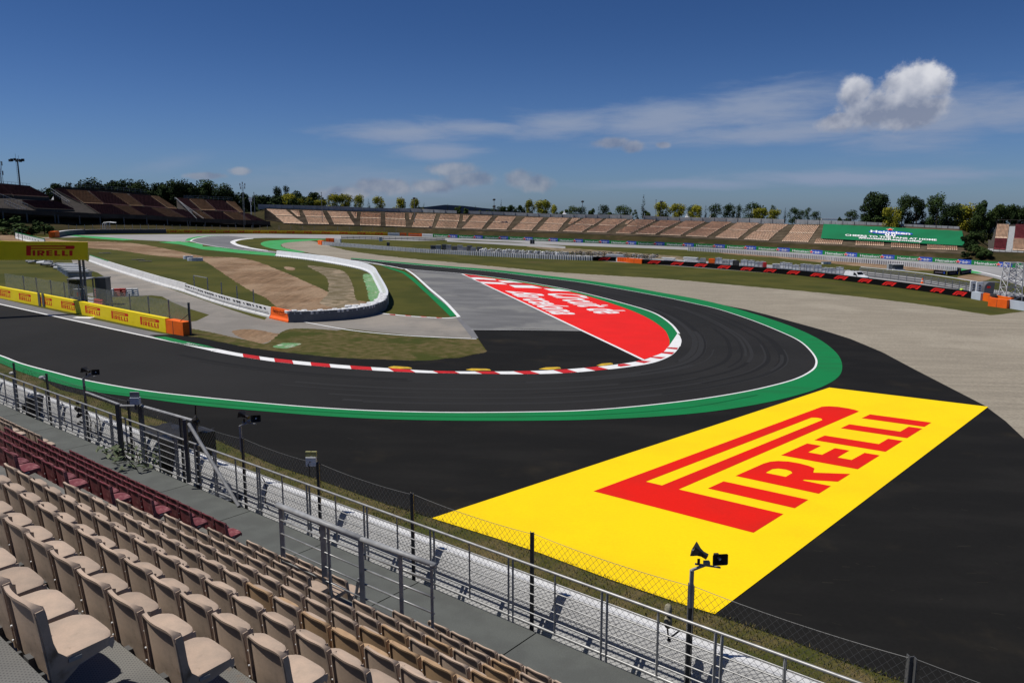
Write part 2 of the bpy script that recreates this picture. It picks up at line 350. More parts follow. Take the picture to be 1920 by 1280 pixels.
# ---------------------------------------------------------------- terrain: one sheet out to the horizon
def ground_z(x, y):
    r = hypot(x, y); k = 1.0 if r < 330 else max(0.0, 1 - (r - 330) / 400.0)
    k = k * k * (3 - 2 * k)
    return zg(x, y) * k - max(0.0, r - 430) * .0235
def build_ground():
    mb = MB(); R = [0, 5, 12, 25, 50, 90, 140, 200, 260, 300, 330, 370, 420, 480, 560, 650, 740, 1000, 1600, 3000, 6000, 12000]; N = 72
    vs = [(0, 0, 0)]
    for r in R[1:]:
        for k in range(N):
            a = 2 * pi * k / N; x, y = r * cos(a), r * sin(a); vs.append((x, y, ground_z(x, y)))
    fs = [(0, 1 + k, 1 + (k + 1) % N) for k in range(N)]
    for i in range(len(R) - 2):
        for k in range(N):
            a = 1 + i * N + k; b = 1 + i * N + (k + 1) % N; fs.append((a, a + N, b + N, b))
    mb.add(vs, fs); mb.build('ground', M['grass'], kind='structure')
build_ground()
def lay(name, pts, m, layer, sm=0, holes=(), parent=None, kind=None):
    """a surface laid on the circuit plane, traced as a plan outline"""
    P = smooth([(*p,) for p in pts], sm, True) if sm else pts
    if m in ('gravel', 'dirt', 'dirt2', 'dry_grass', 'faded_green'):      # ragged edges of loose ground
        P = smooth([tuple(p) for p in P], max(2, 18 // max(1, sm)) if len(P) < 200 else 2, True); rj = random.Random(len(P))
        P = [(p[0] + rj.uniform(-1.6, 1.6), p[1] + rj.uniform(-.32, .32)) for p in P]
    mb = MB(); loops = [[G(p[0], p[1]) for p in P]] + [[G(p[0], p[1]) for p in h] for h in holes]
    for L in loops:
        for v in L: v.z = zg(v.x, v.y) + layer * .004
    mb.flat(loops)
    return mb.build(name, M[m], parent=parent, kind=kind)
def band(mb, A, B, layer, mi=0, n=6, sm=True):
    """strip between two plan lines with the same number of points"""
    A = smooth(A, n) if sm else A; B = smooth(B, n) if sm else B
    a = [G(p[0], p[1]) for p in A]; b = [G(p[0], p[1]) for p in B]
    for v in a + b: v.z = zg(v.x, v.y) + layer * .004
    mb.strip(a, b, mi)
def world_path(pts, n=6, sm=True):
    P = smooth(pts, n) if sm else [Vector(p) for p in pts]
    return [G(p[0], p[1]) for p in P]
def line(mb, pts, w, layer, mi=0, n=6, sm=True, side=0.0):
    P = world_path(pts, n, sm); L = []; Rr = []
    for i, p in enumerate(P):
        d = P[min(i + 1, len(P) - 1)] - P[max(i - 1, 0)]; d.z = 0; d.normalize(); nn = Vector((-d.y, d.x, 0))
        a = p + nn * w * (.5 + side); b = p - nn * w * (.5 - side)
        a.z = zg(a.x, a.y) + layer * .004; b.z = zg(b.x, b.y) + layer * .004; L.append(a); Rr.append(b)
    mb.strip(L, Rr, mi)

# gravel and dirt
lay('gravel_trap', [(585, 452), (640, 467), (700, 477), (780, 486), (850, 492), (950, 502), (1050, 511), (1150, 517), (1250, 523), (1350, 532), (1450, 541), (1550, 550), (1650, 561), (1750, 574), (1850, 590), (1960, 607),
    (1990, 840), (1920, 830), (1880, 800), (1700, 720), (1560, 690), (1400, 640), (1250, 600), (1050, 560), (900, 525), (800, 508), (700, 495), (600, 478), (540, 466), (528, 459), (535, 454), (560, 451)], 'gravel', 1, kind='structure')
dirt = lay('dirt_track', [(0, 438), (40, 440), (90, 446), (140, 452), (240, 455), (330, 470), (378, 480), (440, 483), (480, 490), (520, 505), (560, 522), (600, 540), (625, 552), (655, 560), (690, 570), (640, 590), (560, 590), (530, 584), (500, 560), (470, 545), (440, 527), (405, 503), (378, 489), (330, 483), (280, 478), (220, 469), (165, 465), (60, 456), (0, 450)], 'dirt', 1, 3, kind='structure')
lay('dirt_patch', [(575, 498), (600, 500), (640, 507), (655, 520), (663, 540), (668, 562), (690, 575), (640, 578), (600, 568), (614, 552), (615, 525), (600, 512)], 'dirt2', 2, 3, kind='structure')
lay('bare_soil', [(532, 501), (540, 500), (553, 503), (550, 507), (538, 506)], 'dirt', 2, 3, kind='structure')
lay('bare_soil', [(1380, 458), (1480, 470), (1600, 480), (1700, 492), (1790, 506), (1700, 506), (1580, 496), (1450, 483), (1350, 474)], 'dirt', 1, 2, kind='structure')
lay('bare_soil', [(985, 461), (1050, 464), (1130, 470), (1240, 478), (1290, 484), (1230, 490), (1130, 480), (1040, 470)], 'dirt2', 1, 2, kind='structure')
lay('bare_soil', [(1795, 520), (1815, 515), (1850, 518), (1862, 521), (1840, 527), (1805, 525)], 'dirt', 1, 2, kind='structure')

# old concrete paths inside the bend
lay('service_road', Zm(4.8, 160, 460, (-160, 60), (30, 150), (250, 225), (480, 300), (700, 370), (880, 430), (1100, 505), (1300, 575), (1500, 640), (1690, 690), (1800, 705), (1950, 690), (2050, 700), (1900, 765), (1640, 870), (1560, 880), (1440, 850), (1300, 825), (1100, 780), (905, 745), (900, 690), (1000, 680), (1115, 625), (900, 560), (780, 510), (690, 460), (600, 450), (480, 455), (380, 462), (100, 470), (-20, 440), (100, 420), (190, 360), (215, 320), (200, 300), (110, 245), (-100, 180)), 'grey_concrete', 2, kind='structure')
lay('service_road_verge', Zm(4.8, 160, 460, (1320, 775), (1500, 755), (1700, 790), (1780, 800), (1640, 870), (1560, 880), (1440, 850)), 'dirt', 3, 2, kind='structure')
lay('escape_road', [(545, 603), (600, 602), (660, 596), (710, 585), (722, 589), (790, 594), (845, 597), (856, 597), (886, 632), (880, 635), (800, 631), (720, 624), (650, 616), (600, 607)], 'grey_concrete', 3, kind='structure')
lay('service_road_entry', [(505, 590), (540, 600), (600, 607), (650, 616), (600, 624), (545, 640), (500, 648), (470, 640)], 'grey_concrete', 2.5, 2, kind='structure')

# dark run-off asphalt outside the hairpin and inside it
lay('runoff_asphalt', [(30, 690), (43, 693), (114, 731), (173, 745), (244, 771), (300, 787), (374, 811), (445, 842), (520, 874), (608, 903), (716, 942), (809, 971), (931, 1010), (1014, 1037), (1100, 1069), (1144, 1087), (1210, 1110), (1287, 1136), (1340, 1152),
    (1407, 1175), (1479, 1199), (1575, 1237), (1709, 1284), (1900, 1360), (2150, 1430), (2250, 1000), (1990, 860), (1920, 822), (1885, 789), (1846, 760), (1780, 726), (1714, 692), (1654, 660), (1594, 635), (1540, 618), (1500, 607), (1440, 590.5), (1400, 580.5), (1350, 570.5), (1340, 585), (1300, 600), (1450, 700), (1200, 740), (800, 750), (400, 720), (200, 690)], 'runoff', 2, kind='structure')
lay('inner_asphalt', [(280, 628), (330, 627), (346, 629), (380, 634), (410, 641), (500, 655), (580, 664), (640, 669), (720, 673), (800, 674), (860, 671), (905, 661), (911, 656), (900, 640), (884, 619), (1000, 617), (1092, 620), (1215, 678), (1150, 695), (900, 703), (700, 694), (500, 676), (400, 658), (330, 645)], 'runoff', 4, kind='structure')
lay('old_runoff', [(755, 503), (800, 506), (866, 513), (1092, 620.5), (886, 618.5), (861, 597), (830, 570), (800, 540), (775, 515), (768, 508)], 'old_asphalt', 4, kind='structure')
lay('old_runoff', [(856, 597), (862, 596), (887, 618.5), (897, 634), (886, 635)], 'turn_track', 5, kind='structure')
lay('dry_verge', Zm(3, 300, 600, (700, 60), (800, 48), (980, 58), (1200, 80), (1500, 98), (1760, 108), (1790, 112), (1815, 150), (1835, 175), (1800, 188), (1640, 212), (1480, 229), (1250, 222), (1000, 212), (760, 188), (500, 155), (330, 120), (240, 100), (150, 88), (150, 50), (250, 62), (400, 95), (520, 120), (600, 130)), 'dry_grass', 5, kind='structure')
lay('painted_slab', Zm(4.8, 160, 460, (1690, 915), (1760, 885), (1800, 880), (1940, 885), (1900, 905), (1800, 928)), 'faded_green', 6, kind='structure')
lay('trackside_strip', [(-40, 540), (0, 560), (133, 590), (300, 625), (345, 631), (350, 641), (300, 634), (200, 614), (100, 592), (0, 571), (-40, 562)], 'turn_track', 3, kind='structure')
lay('painted_slab', Zm(9.14, 640, 500, (372, 150), (520, 150), (600, 320), (710, 590), (500, 600), (440, 400)), 'faded_green', 2, kind='structure')
lay('dry_verge', [(-60, 640), (0, 683), (60, 700), (108, 731), (173, 746), (244, 772), (374, 812), (520, 875), (608, 904), (716, 943), (809, 972), (1014, 1038), (1144, 1088), (1287, 1137), (1407, 1176), (1575, 1238), (1709, 1285), (1900, 1360), (1700, 1500), (1500, 1420), (1000, 1200), (600, 1050), (300, 920), (0, 830), (-60, 800)], 'dry_grass', 1, kind='structure')

# ---- far section of the track
lay('far_track', [(60, 447), (110, 444), (150, 441), (300, 439.5), (480, 438.4), (640, 440.4), (760, 443), (840, 446), (899, 448), (994, 451.3), (1093, 455.4), (1196, 459.7), (1304, 463.5), (1417, 469), (1536, 476.3), (1607, 482.3), (1677, 486.7), (1752, 491.5), (1824, 496.5), (1903, 502), (1960, 506), (1960, 545), (1920, 537), (1860, 520), (1810, 509), (1780, 504),
    (1700, 497), (1600, 491), (1500, 482), (1400, 475), (1300, 469), (1200, 465), (1060, 460), (1000, 457), (960, 454), (870, 450), (780, 452), (700, 449), (600, 447), (500, 446), (455, 447.5), (438, 451), (434, 455), (470, 463), (400, 460), (357, 453), (300, 452), (240, 449), (180, 444)], 'far_track', 3, kind='structure')
lay('far_bend', Zm(5.0526, 380, 440, (-115, 60), (-100, 40), (-20, 22), (60, 14), (240, 12), (420, 28), (330, 45), (285, 60), (268, 78), (330, 110), (480, 140), (700, 165), (900, 190), (1100, 205), (1200, 215), (1340, 243), (1500, 250), (1400, 252), (1250, 240), (1080, 215), (900, 205), (690, 175), (480, 160), (200, 130), (0, 95)), 'turn_track', 4, kind='structure')
# painted greens of the far part
mbg = MB()
def flatpx(mb, pts, layer, mi=0, sm=0):
    P = smooth(pts, sm, True) if sm else pts
    L = [G(p[0], p[1]) for p in P]
    for v in L: v.z = zg(v.x, v.y) + layer * .004
    mb.flat([L], mi)
flatpx(mbg, Zm(5.0526, 380, 440, (-240, 63), (0, 88), (0, 112), (200, 120), (690, 178), (690, 203), (400, 180), (0, 140), (-200, 95), (-420, 72)), 4)
flatpx(mbg, Zm(5.0526, 380, 440, (550, 92), (570, 70), (650, 56), (850, 46), (1030, 42), (1170, 45), (1000, 58), (850, 70), (770, 80), (740, 97), (750, 115), (800, 132), (900, 150), (980, 168), (850, 163), (700, 140), (600, 118)), 5, 0, 2)
flatpx(mbg, Zm(7.385, 0, 400, (970, 312), (1050, 302), (1300, 318), (1560, 338), (1860, 366), (1700, 375), (1400, 356), (1100, 325)), 4)
flatpx(mbg, Zm(5.0526, 380, 440, (-170, 60), (-140, 35), (-60, 20), (40, 10), (200, 8), (60, 15), (-20, 24), (-90, 40), (-100, 60)), 5)
flatpx(mbg, Zm(8, 1780, 460, (150, 340), (330, 372), (490, 410), (430, 422), (330, 415), (140, 380)), 4)
mbg.build('green_painted_verge', M['light_green_paint'], kind='structure')
mbw = MB()
line(mbw, Zm(5.0526, 380, 440, (-115, 62), (-85, 42), (0, 24), (80, 13), (240, 8)), .5, 6)
line(mbw, Zm(5.0526, 380, 440, (-115, 62), (0, 90), (200, 122), (450, 150), (690, 168)), .35, 6)
band(mbw, Zm(5.0526, 380, 440, (480, 35), (340, 44), (275, 60), (265, 78), (330, 108), (480, 138), (620, 155)), Zm(5.0526, 380, 440, (480, 38), (375, 49), (325, 62), (310, 76), (370, 104), (500, 131), (620, 150)), 6)
line(mbw, Zm(5.0526, 380, 440, (620, 153), (800, 172), (1000, 188), (1150, 200), (1300, 225), (1340, 236)), .35, 6)
line(mbw, Zm(5.0526, 380, 440, (1340, 236), (1450, 250), (1600, 272), (1780, 300), (1900, 325)), .45, 7)
line(mbw, Zm(8, 1780, 460, (330, 372), (520, 410), (700, 455), (850, 495), (950, 520), (1120, 560)), .7, 6)
line(mbw, [(310, 452), (330, 453)], .5, 6); line(mbw, [(340, 453.5), (352, 454)], .5, 6)
line(mbw, [(140, 595), (173, 596)], .9, 6)

# ---- the hairpin itself
OUT = [(-60, 650), (0, 666), (43, 682), (103, 698), (168, 714), (271, 732), (374, 744), (520, 758), (620, 765.5), (720, 770.5), (850, 773), (1000, 772), (1100, 769), (1200, 761), (1300, 749.5), (1380, 737), (1440, 724.5), (1490, 710.5), (1520, 695), (1529, 682), (1526, 668), (1510, 649),
       (1490, 635), (1455, 619), (1410, 601), (1350, 581), (1300, 569), (1241, 556.5), (1162, 542), (1084, 529), (1006, 519.5), (928, 510), (850, 503), (760, 495), (658, 485.5)]
INN = [(-60, 558), (0, 570.5), (133, 600), (287, 633.5), (340, 645), (400, 659), (448, 668.5), (506, 677.5), (573, 685), (649, 691.5), (728, 696.5), (812, 700), (915, 701.5), (980, 702), (1058, 700), (1136, 693.5), (1189, 687), (1225, 680.5), (1251, 671), (1264, 662), (1273, 652), (1277.5, 639), (1273, 625),
       (1261, 609.5), (1241, 594.3), (1215, 582), (1162, 566.5), (1110, 553), (1066, 543), (1006, 532), (941, 522), (866, 513), (760, 504), (658, 488)]
so = smooth(OUT, 5); si = smooth(INN, 5)
lay('track', [tuple(p) for p in so] + [tuple(p) for p in reversed(si)], 'asphalt', 6, kind='structure')
line(mbw, OUT[:], .16, 8, side=-.4)
line(mbw, [(-60, 557), (0, 570.5), (133, 600), (287, 633.5), (345, 645.5)], .28, 8)
line(mbw, [(658, 488), (700, 493), (760, 504.3), (866, 513.3), (941, 522.3), (1006, 532.3), (1066, 543.3), (1110, 553.3), (1162, 567), (1215, 582.6), (1241, 595), (1261, 610.5), (1273, 626)], .26, 9)
line(mbw, [(866, 513.5), (900, 529.5), (960, 557.5), (1020, 586), (1092, 620.5), (1150, 648), (1206, 675)], .30, 9, sm=False)
line(mbw, Zm(3, 300, 600, (800, 10), (950, 38), (1100, 62), (1300, 82), (1500, 95), (1780, 107)), .25, 9)
line(mbw, Zm(3.4286, 340, 420, (1280, 575), (1450, 592), (1600, 602), (1700, 606), (1780, 600)), .45, 9)
line(mbw, Zm(3.4286, 340, 420, (1440, 290), (1500, 330), (1600, 420), (1700, 505), (1785, 598)), .40, 9)
line(mbw, [(884, 618.5), (960, 618.8), (1092, 620.3)], .12, 9)
mbw.build('white_line', M['white_paint'], kind='structure')
# faint tyre marks and scuffs
def arc_mark(f, a0, a1, w, layer, mb, mi=0):
    n = 140; A_ = [so[int(i * (len(so) - 1) / n)] for i in range(n + 1)]; B_ = [si[int(i * (len(si) - 1) / n)] for i in range(n + 1)]
    P = [tuple(A_[i].lerp(B_[i], f)) for i in range(int(a0 * n), int(a1 * n) + 1, 3)]
    if len(P) > 3: line(mb, P, w, layer, mi, 3)
rt = random.Random(3); mb = MB()
for k in range(26):
    a0 = rt.uniform(.12, .6); arc_mark(rt.uniform(.18, .9), a0, min(.93, a0 + rt.uniform(.08, .4)), rt.uniform(.12, .5), 6.6 + .02 * k, mb, k % 2)
mb.build('tyre_marks', [mat('tyre_mark_light', (.0275, .0270, .0265), .8, spec=.12), mat('tyre_mark_dark', (.0165, .0162, .016), .85, spec=.1)], kind='structure')
mb = MB()
for k in range(60):
    x, y = rt.uniform(1380, 1920), rt.uniform(800, 1240)
    if k > 45: x, y = rt.uniform(500, 1300), rt.uniform(800, 880)
    if y > 763 + (x - 1340) * .3 or k > 45: line(mb, [(x, y), (x + rt.uniform(6, 34), y + rt.uniform(-3, 7))], rt.uniform(.015, .05), 3 + .01 * k, 0, 1, False)
mb.build('asphalt_scuffs', mat('scuff', (.026, .024, .020), .9, spec=.1), kind='structure')
# green run-offs round the hairpin
mbg = MB()
band(mbg, OUT, [(-60, 664), (0, 681), (40, 698), (108, 719), (173, 734), (262, 746), (374, 760.5), (520, 773.5), (620, 781), (720, 786), (850, 789), (1000, 789), (1110, 787), (1220, 782), (1320, 773.5), (1405, 761), (1470, 747.5), (1530, 730), (1567, 711), (1579, 692), (1573, 668), (1549, 645),
     (1518, 627), (1478, 610), (1425, 592), (1358, 572.5), (1303, 560), (1241, 549), (1162, 535), (1084, 523.8), (1006, 514.6), (928, 506), (850, 499.8), (760, 492.3), (658, 483.8)], 7)
band(mbg, [(866, 513), (941, 522), (1006, 532), (1066, 543), (1110, 553), (1162, 566.5), (1215, 582), (1241, 594.3), (1261, 609.5), (1270, 624.5)], [(866, 513.5), (935, 523.5), (1000, 534), (1056, 544.6), (1095, 553.5), (1143, 568), (1190, 585), (1224, 602), (1247, 620), (1256, 640)], 8)
flatpx(mbg, Zm(9.846, 1160, 570, (905, 520), (935, 560), (942, 640), (935, 760), (915, 790), (1085, 545), (1060, 500), (1000, 440)), 8.4)
flatpx(mbg, Zm(3.4286, 340, 420, (1270, 262), (1380, 290), (1440, 310), (1500, 350), (1600, 440), (1700, 520), (1770, 590), (1730, 596), (1600, 470), (1480, 360), (1420, 315), (1340, 290)), 8)
flatpx(mbg, Zm(4.8, 160, 460, (600, 826), (720, 822), (900, 865), (1100, 905), (1190, 935), (1100, 925), (880, 893), (740, 860)), 8)
line(mbg, [(130, 722), (200, 735), (374, 754), (520, 767), (720, 779), (850, 781.5), (1000, 781), (1150, 776.5), (1300, 763), (1420, 741)], .16, 9, 1)
mbg.build('green_painted_runoff', [M['green_paint'], mat('dark_green_paint', (.006, .12, .036), .8, spec=.1)], kind='structure')
# red infield, chequer, kerbs
lay('red_painted_infield', [tuple(p) for p in smooth([(866, 513.5), (935, 523.5), (1000, 534), (1056, 544.6), (1095, 553.5), (1143, 568), (1190, 585), (1224, 602), (1247, 620), (1255.5, 635), (1254, 650), (1243, 661), (1225, 668), (1207, 674.5)], 5)], 'red_area', 7, kind='structure')
mbk = MB()
q = lambda *p: Zm(8.727, 860, 500, *p)
for c in [q((175, 178), (300, 178), (590, 205), (620, 225), (230, 205)), q((300, 245), (700, 262), (800, 295), (390, 275)), q((640, 228), (860, 236), (1050, 270), (730, 262)), q((820, 300), (1200, 312), (1370, 355), (920, 345)), q((1385, 358), (1640, 370), (1850, 408), (1510, 400))]:
    flatpx(mbk, c, 9)
flatpx(mbk, Zm(9.846, 1160, 570, (1085, 548), (1130, 590), (1158, 660), (1160, 700), (1140, 780), (1100, 800), (905, 806), (920, 790)), 9)
KO = [(395, 658.5), (448, 668.5), (506, 677.5), (573, 685), (649, 691.5), (728, 696.5), (812, 700), (915, 701.5), (980, 702), (1058, 700), (1136, 693.5), (1189, 687), (1225, 680.5), (1251, 671), (1266, 661), (1275.5, 648)]
KI = [(410, 655), (451, 663), (512, 672), (582, 679.6), (658, 686), (734, 691), (818, 696), (915, 696.8), (980, 696.2), (1050, 693.5), (1125, 687.3), (1168, 682), (1204, 675.8), (1226, 668), (1243, 661), (1252, 651)]
band(mbk, KO, KI, 8)
flatpx(mbk, [(340, 645.6), (352, 643), (410, 655), (400, 659)], 8)
mbk.build('white_kerb_paint', M['white_paint'], kind='structure')
mbr = MB()
so_, si_ = smooth(KO, 40), smooth(KI, 40)
def kerb_at(x, side):
    L = so_ if side else si_
    return min(L, key=lambda p: abs(p[0] - x) + (0 if p[1] > 600 else 999))
for xa, xb, dx in [(447, 478, -8), (505, 540, -8), (574, 610, -8), (648, 687, -8), (728, 769, 0), (812, 852, 0), (893, 929, 3), (971, 1002, 8), (1046, 1072, 9), (1106, 1131, 10)]:
    # red blocks lie between chevron cuts
    a0, a1 = kerb_at(xa + 10, 1), kerb_at(xb + 10, 1); b0, b1 = kerb_at(xa - dx, 0), kerb_at(xb - dx, 0)
    flatpx(mbr, [tuple(a0), tuple((a0 + a1) / 2 + Vector((0, 0))), tuple(a1), tuple(b1), tuple(b0)], 10)
for c in [((310, 1068), (365, 1045), (600, 1062), (470, 1098)), ((575, 990), (640, 975), (870, 985), (775, 1018)), ((765, 910), (830, 885), (1030, 895), (985, 935)), ((890, 825), (905, 803), (1092, 812), (1078, 845)), ((-20, 1150), (-10, 1118), (100, 1105), (240, 1135), (40, 1160))]:
    flatpx(mbr, Zm(9.846, 1160, 570, *c), 10)
for c in [((105, 140), (250, 138), (440, 178), (170, 172)), ((270, 215), (400, 212), (600, 232), (700, 255), (310, 238)), ((740, 270), (900, 262), (1100, 285), (1180, 305), (820, 298)), ((1330, 330), (1430, 330), (1540, 358), (1385, 355))]:
    flatpx(mbr, q(*c), 10)
flatpx(mbr, Zm(3.4286, 340, 420, (1455, 292), (1480, 305), (1500, 312), (1470, 300)), 10)
for t_ in (0, 1, 2, 3):
    flatpx(mbr, Zm(3.4286, 340, 420, (1335 + t_ * 100, 580 + t_ * 7), (1372 + t_ * 100, 583 + t_ * 7), (1380 + t_ * 100, 588 + t_ * 6), (1345 + t_ * 100, 585 + t_ * 7)), 10)
mbr.build('red_kerb_block', M['kerb_red'], kind='structure')
for i, c in enumerate([[(727, 688.6), (735, 686.8), (771, 689.3), (773, 691.5), (740, 691.5)], [(873, 693.2), (880, 691.6), (918, 692.3), (921, 694.8), (885, 695.2)], [(1010, 692), (1020, 689.6), (1050, 688.6), (1052, 691.4), (1030, 693.6)], [(1118, 685.6), (1126, 682.6), (1148, 680.8), (1150, 683.4), (1132, 686.6)]]):
    mb = MB(); L = [G(*p) for p in c]; n = len(L); ce = sum(L, Vector()) / n
    mb.add([v + Vector((0, 0, .018)) for v in L] + [ce + (v - ce) * .75 + Vector((0, 0, .07)) for v in L], [(k, (k + 1) % n, n + (k + 1) % n, n + k) for k in range(n)] + [tuple(range(n, 2 * n))])
    mb.build('sausage_kerb', M['sausage'], label='low yellow sausage kerb behind the striped kerb, %s from the left' % ORD[i], cat='kerb', group='yellow sausage kerbs inside the hairpin')

# ---------------------------------------------------------------- lettering
PIR = {'P': ([(0, 24), (100.9, 24.8), (103, 23.8), (104, 21.7), (103.7, 19.3), (102.6, 17.2), (101.2, 16), (9.8, 15.6), (9.8, 0), (0, 0)], [[(9.8, 21.2), (9.8, 18.4), (82.6, 18.7), (84.2, 19.5), (84.5, 20.6), (83.6, 21.5)]]),
       'I': ([(13.4, 12.7), (18.7, 12.7), (18.7, -.2), (13.4, -.2)], []),
       'R': ([(23, 12.7), (34, 12.6), (36.1, 12.3), (37.6, 11.5), (38.6, 10), (38.7, 8.2), (38.2, 6.4), (37.3, 5.2), (34.3, 4.4), (38, -.3), (31.7, -.3), (28.9, 4), (28.3, 4), (28.3, -.3), (22.8, -.3)], [[(28.4, 10), (28.4, 6.7), (31.5, 6.8), (32.5, 7.4), (32.9, 8.4), (32.6, 9.5), (31.5, 10.1)]]),
       'E': ([(42.1, 12.7), (55.4, 12.7), (55.4, 10.1), (48.1, 10), (48.1, 7.5), (55.4, 7.5), (55.4, 4.9), (48.1, 4.8), (48.1, 2.4), (55.6, 2.3), (55.6, -.3), (42.1, -.3)], []),
       'L': ([(59.5, 12.7), (65.6, 12.7), (65.6, 2.4), (72.4, 2.4), (72.4, -.3), (59.5, -.3)], []),
       'M': ([(76, 12.7), (82.2, 12.7), (82.2, 2.4), (89.6, 2.4), (89.6, -.3), (76, -.3)], []),
       'J': ([(92.1, 12.9), (99.1, 12.9), (99.1, -.2), (92.1, -.2)], [])}
def tri2d(outer, holes):
    loops = [[Vector((p[0], p[1], 0)) for p in L] for L in [outer] + holes]
    vs = [p for L in loops for p in L]; tr = tessellate_polygon(loops); fs = []
    for t in tr:
        a, b, c = (vs[i] for i in t); cr = (b - a).cross(c - a).z
        if abs(cr) > 1e-9: fs.append(tuple(t) if cr > 0 else tuple(t[::-1]))
    return [(v.x, v.y) for v in vs], fs
def pirelli2d():
    V, F = [], []
    for k, (o, h) in PIR.items():
        v, f = tri2d(o, h); F += [tuple(i + len(V) for i in t) for t in f]; V += v
    return V, F
PLOGO = pirelli2d()
_tc = {}
def text2d(s, bold=0.0, shear=0.0):
    """flat outline of a word, scaled so that capitals are 1 high, starting at x = 0"""
    key = (s, bold, shear)
    if key in _tc: return _tc[key]
    cu = bpy.data.curves.new('t', 'FONT'); cu.body = s; cu.size = 1.0; cu.offset = bold; cu.shear = shear; cu.resolution_u = 3
    o = bpy.data.objects.new('t', cu); scene.collection.objects.link(o)
    bpy.context.view_layer.update()
    me = bpy.data.meshes.new_from_object(o.evaluated_get(bpy.context.evaluated_depsgraph_get()))
    V = [(v.co.x, v.co.y) for v in me.vertices]; F = [tuple(p.vertices) for p in me.polygons]
    bpy.data.objects.remove(o); bpy.data.curves.remove(cu); bpy.data.meshes.remove(me)
    x0 = min(v[0] for v in V); x1 = max(v[0] for v in V); y0 = 0.0; y1 = max(v[1] for v in V)
    V = [((v[0] - x0) / (x1 - x0), v[1] / y1) for v in V]
    F2 = []
    for f in F:
        a, b, c = V[f[0]], V[f[1]], V[f[2]]
        F2.append(f if (b[0] - a[0]) * (c[1] - a[1]) - (b[1] - a[1]) * (c[0] - a[0]) >= 0 else f[::-1])
    _tc[key] = (V, F2); return _tc[key]
def put2d(mb, shape, fn, mi=0):
    V, F = shape; mb.add([fn(*v) for v in V], F, mi)
def homog(src, dst):
    import numpy as np
    A = []; b = []
    for (x, y), (u, v) in zip(src, dst):
        A.append([x, y, 1, 0, 0, 0, -u * x, -u * y]); A.append([0, 0, 0, x, y, 1, -v * x, -v * y]); b += [u, v]
    h = list(np.linalg.solve(np.array(A, float), np.array(b, float))) + [1]
    return lambda x, y: ((h[0] * x + h[1] * y + h[2]) / (h[6] * x + h[7] * y + h[8]), (h[3] * x + h[4] * y + h[5]) / (h[6] * x + h[7] * y + h[8]))
def gl(x, y, layer):
    v = G(x, y); v.z = zg(v.x, v.y) + layer * .004; return v
# big painted advertisement on the run-off
lay('yellow_ground_advert', [(810, 972), (1000, 909.5), (1180, 850), (1380, 784.5), (1555, 727), (1700, 744.5), (1853, 763), (1600, 955), (1340, 1152), (1287, 1136), (1144, 1087), (1014, 1038), (931, 1010)], 'yellow_paint', 8, kind='structure')
hm = homog([(0, 24), (0, 0), (99, 0), (99, 13)], Zm(2.2857, 1080, 700, (75, 507), (760, 685), (1518, 212), (1258, 177)))
mb = MB(); put2d(mb, PLOGO, lambda x, y: gl(*hm(x, y), 10)); mb.build('red_ground_lettering', M['red_paint'], kind='structure')
# script words on the red infield
def words(mb, s, sb, st, eb, et, lay_, mi=0, **k):
    h_ = homog([(0, 0), (0, 1), (1, 0), (1, 1)], [sb, st, eb, et])
    put2d(mb, text2d(s, **k), lambda x, y: gl(*h_(x, y), lay_), mi)
mb = MB()
words(mb, 'Barcelona', (949, 545.5), (1012, 550), (1040, 590), (1099, 590), 9, 0, bold=.022, shear=.25)
words(mb, 'Circuit de', (1023, 550), (1089, 552), (1123, 589), (1184, 587), 9, 0, bold=.022, shear=.25)
mb.build('white_script_lettering', M['white_paint'], kind='structure')
# ---------------------------------------------------------------- near grandstand
TH = .879
U2 = Vector((-sin(TH), cos(TH), 0)); V2 = Vector((cos(TH), sin(TH), 0)); O2 = Vector((-2.433, 4.721, CAM_H))
def S(u, v, z): return O2 + U2 * u + V2 * v + Vector((0, 0, z))     # z relative to the camera height
ROW_D, ROW_R = .738, .484
def ztopr(i): return -2.585 - ROW_R * i
def tread(i): return ztopr(i) - .78
FLOOR = tread(8)                     # walkway level, -7.24
def vr(u): return 7.82 - .009 * u
U0, U1 = -9.0, 62.0
stand = thing('grandstand', 'near grandstand of perforated steel steps and a grey walkway below the camera', 'grandstand', S(5, 3, FLOOR))
mb = MB()
for i in range(-3, 9):
    z = tread(i); v0 = ROW_D * i - .10; v1 = ROW_D * (i + 1) - .10 if i < 8 else None
    if v1 is None: continue
    mb.quad(S(U1, v0, z), S(U0, v0, z), S(U0, v1 + .03, z), S(U1, v1 + .03, z), 0)
    mb.quad(S(U1, v1 + .03, z), S(U0, v1 + .03, z), S(U0, v1 + .03, z - .04), S(U1, v1 + .03, z - .04), 0)
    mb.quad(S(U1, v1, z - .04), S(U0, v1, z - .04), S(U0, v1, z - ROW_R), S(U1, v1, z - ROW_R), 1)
    for ua, ub in ((7.62, 9.38), (17.6, 19.4), (27.6, 29.4), (-2.3, -.6)):     # half steps in the aisles
        zz = z - ROW_R / 2
        if i > -3: 
            a, b = S(ub, v1 - .01 + .03, zz), S(ua, v1 + .02, zz)
            c, d = S(ua, v1 + .36, zz), S(ub, v1 + .36, zz)
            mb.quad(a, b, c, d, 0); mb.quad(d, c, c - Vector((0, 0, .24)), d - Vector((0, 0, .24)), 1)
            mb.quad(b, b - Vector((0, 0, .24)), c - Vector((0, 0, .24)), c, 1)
mb.build('stepped_deck', [M['deck'], M['riser']], stand)
mb = MB()
u = U0
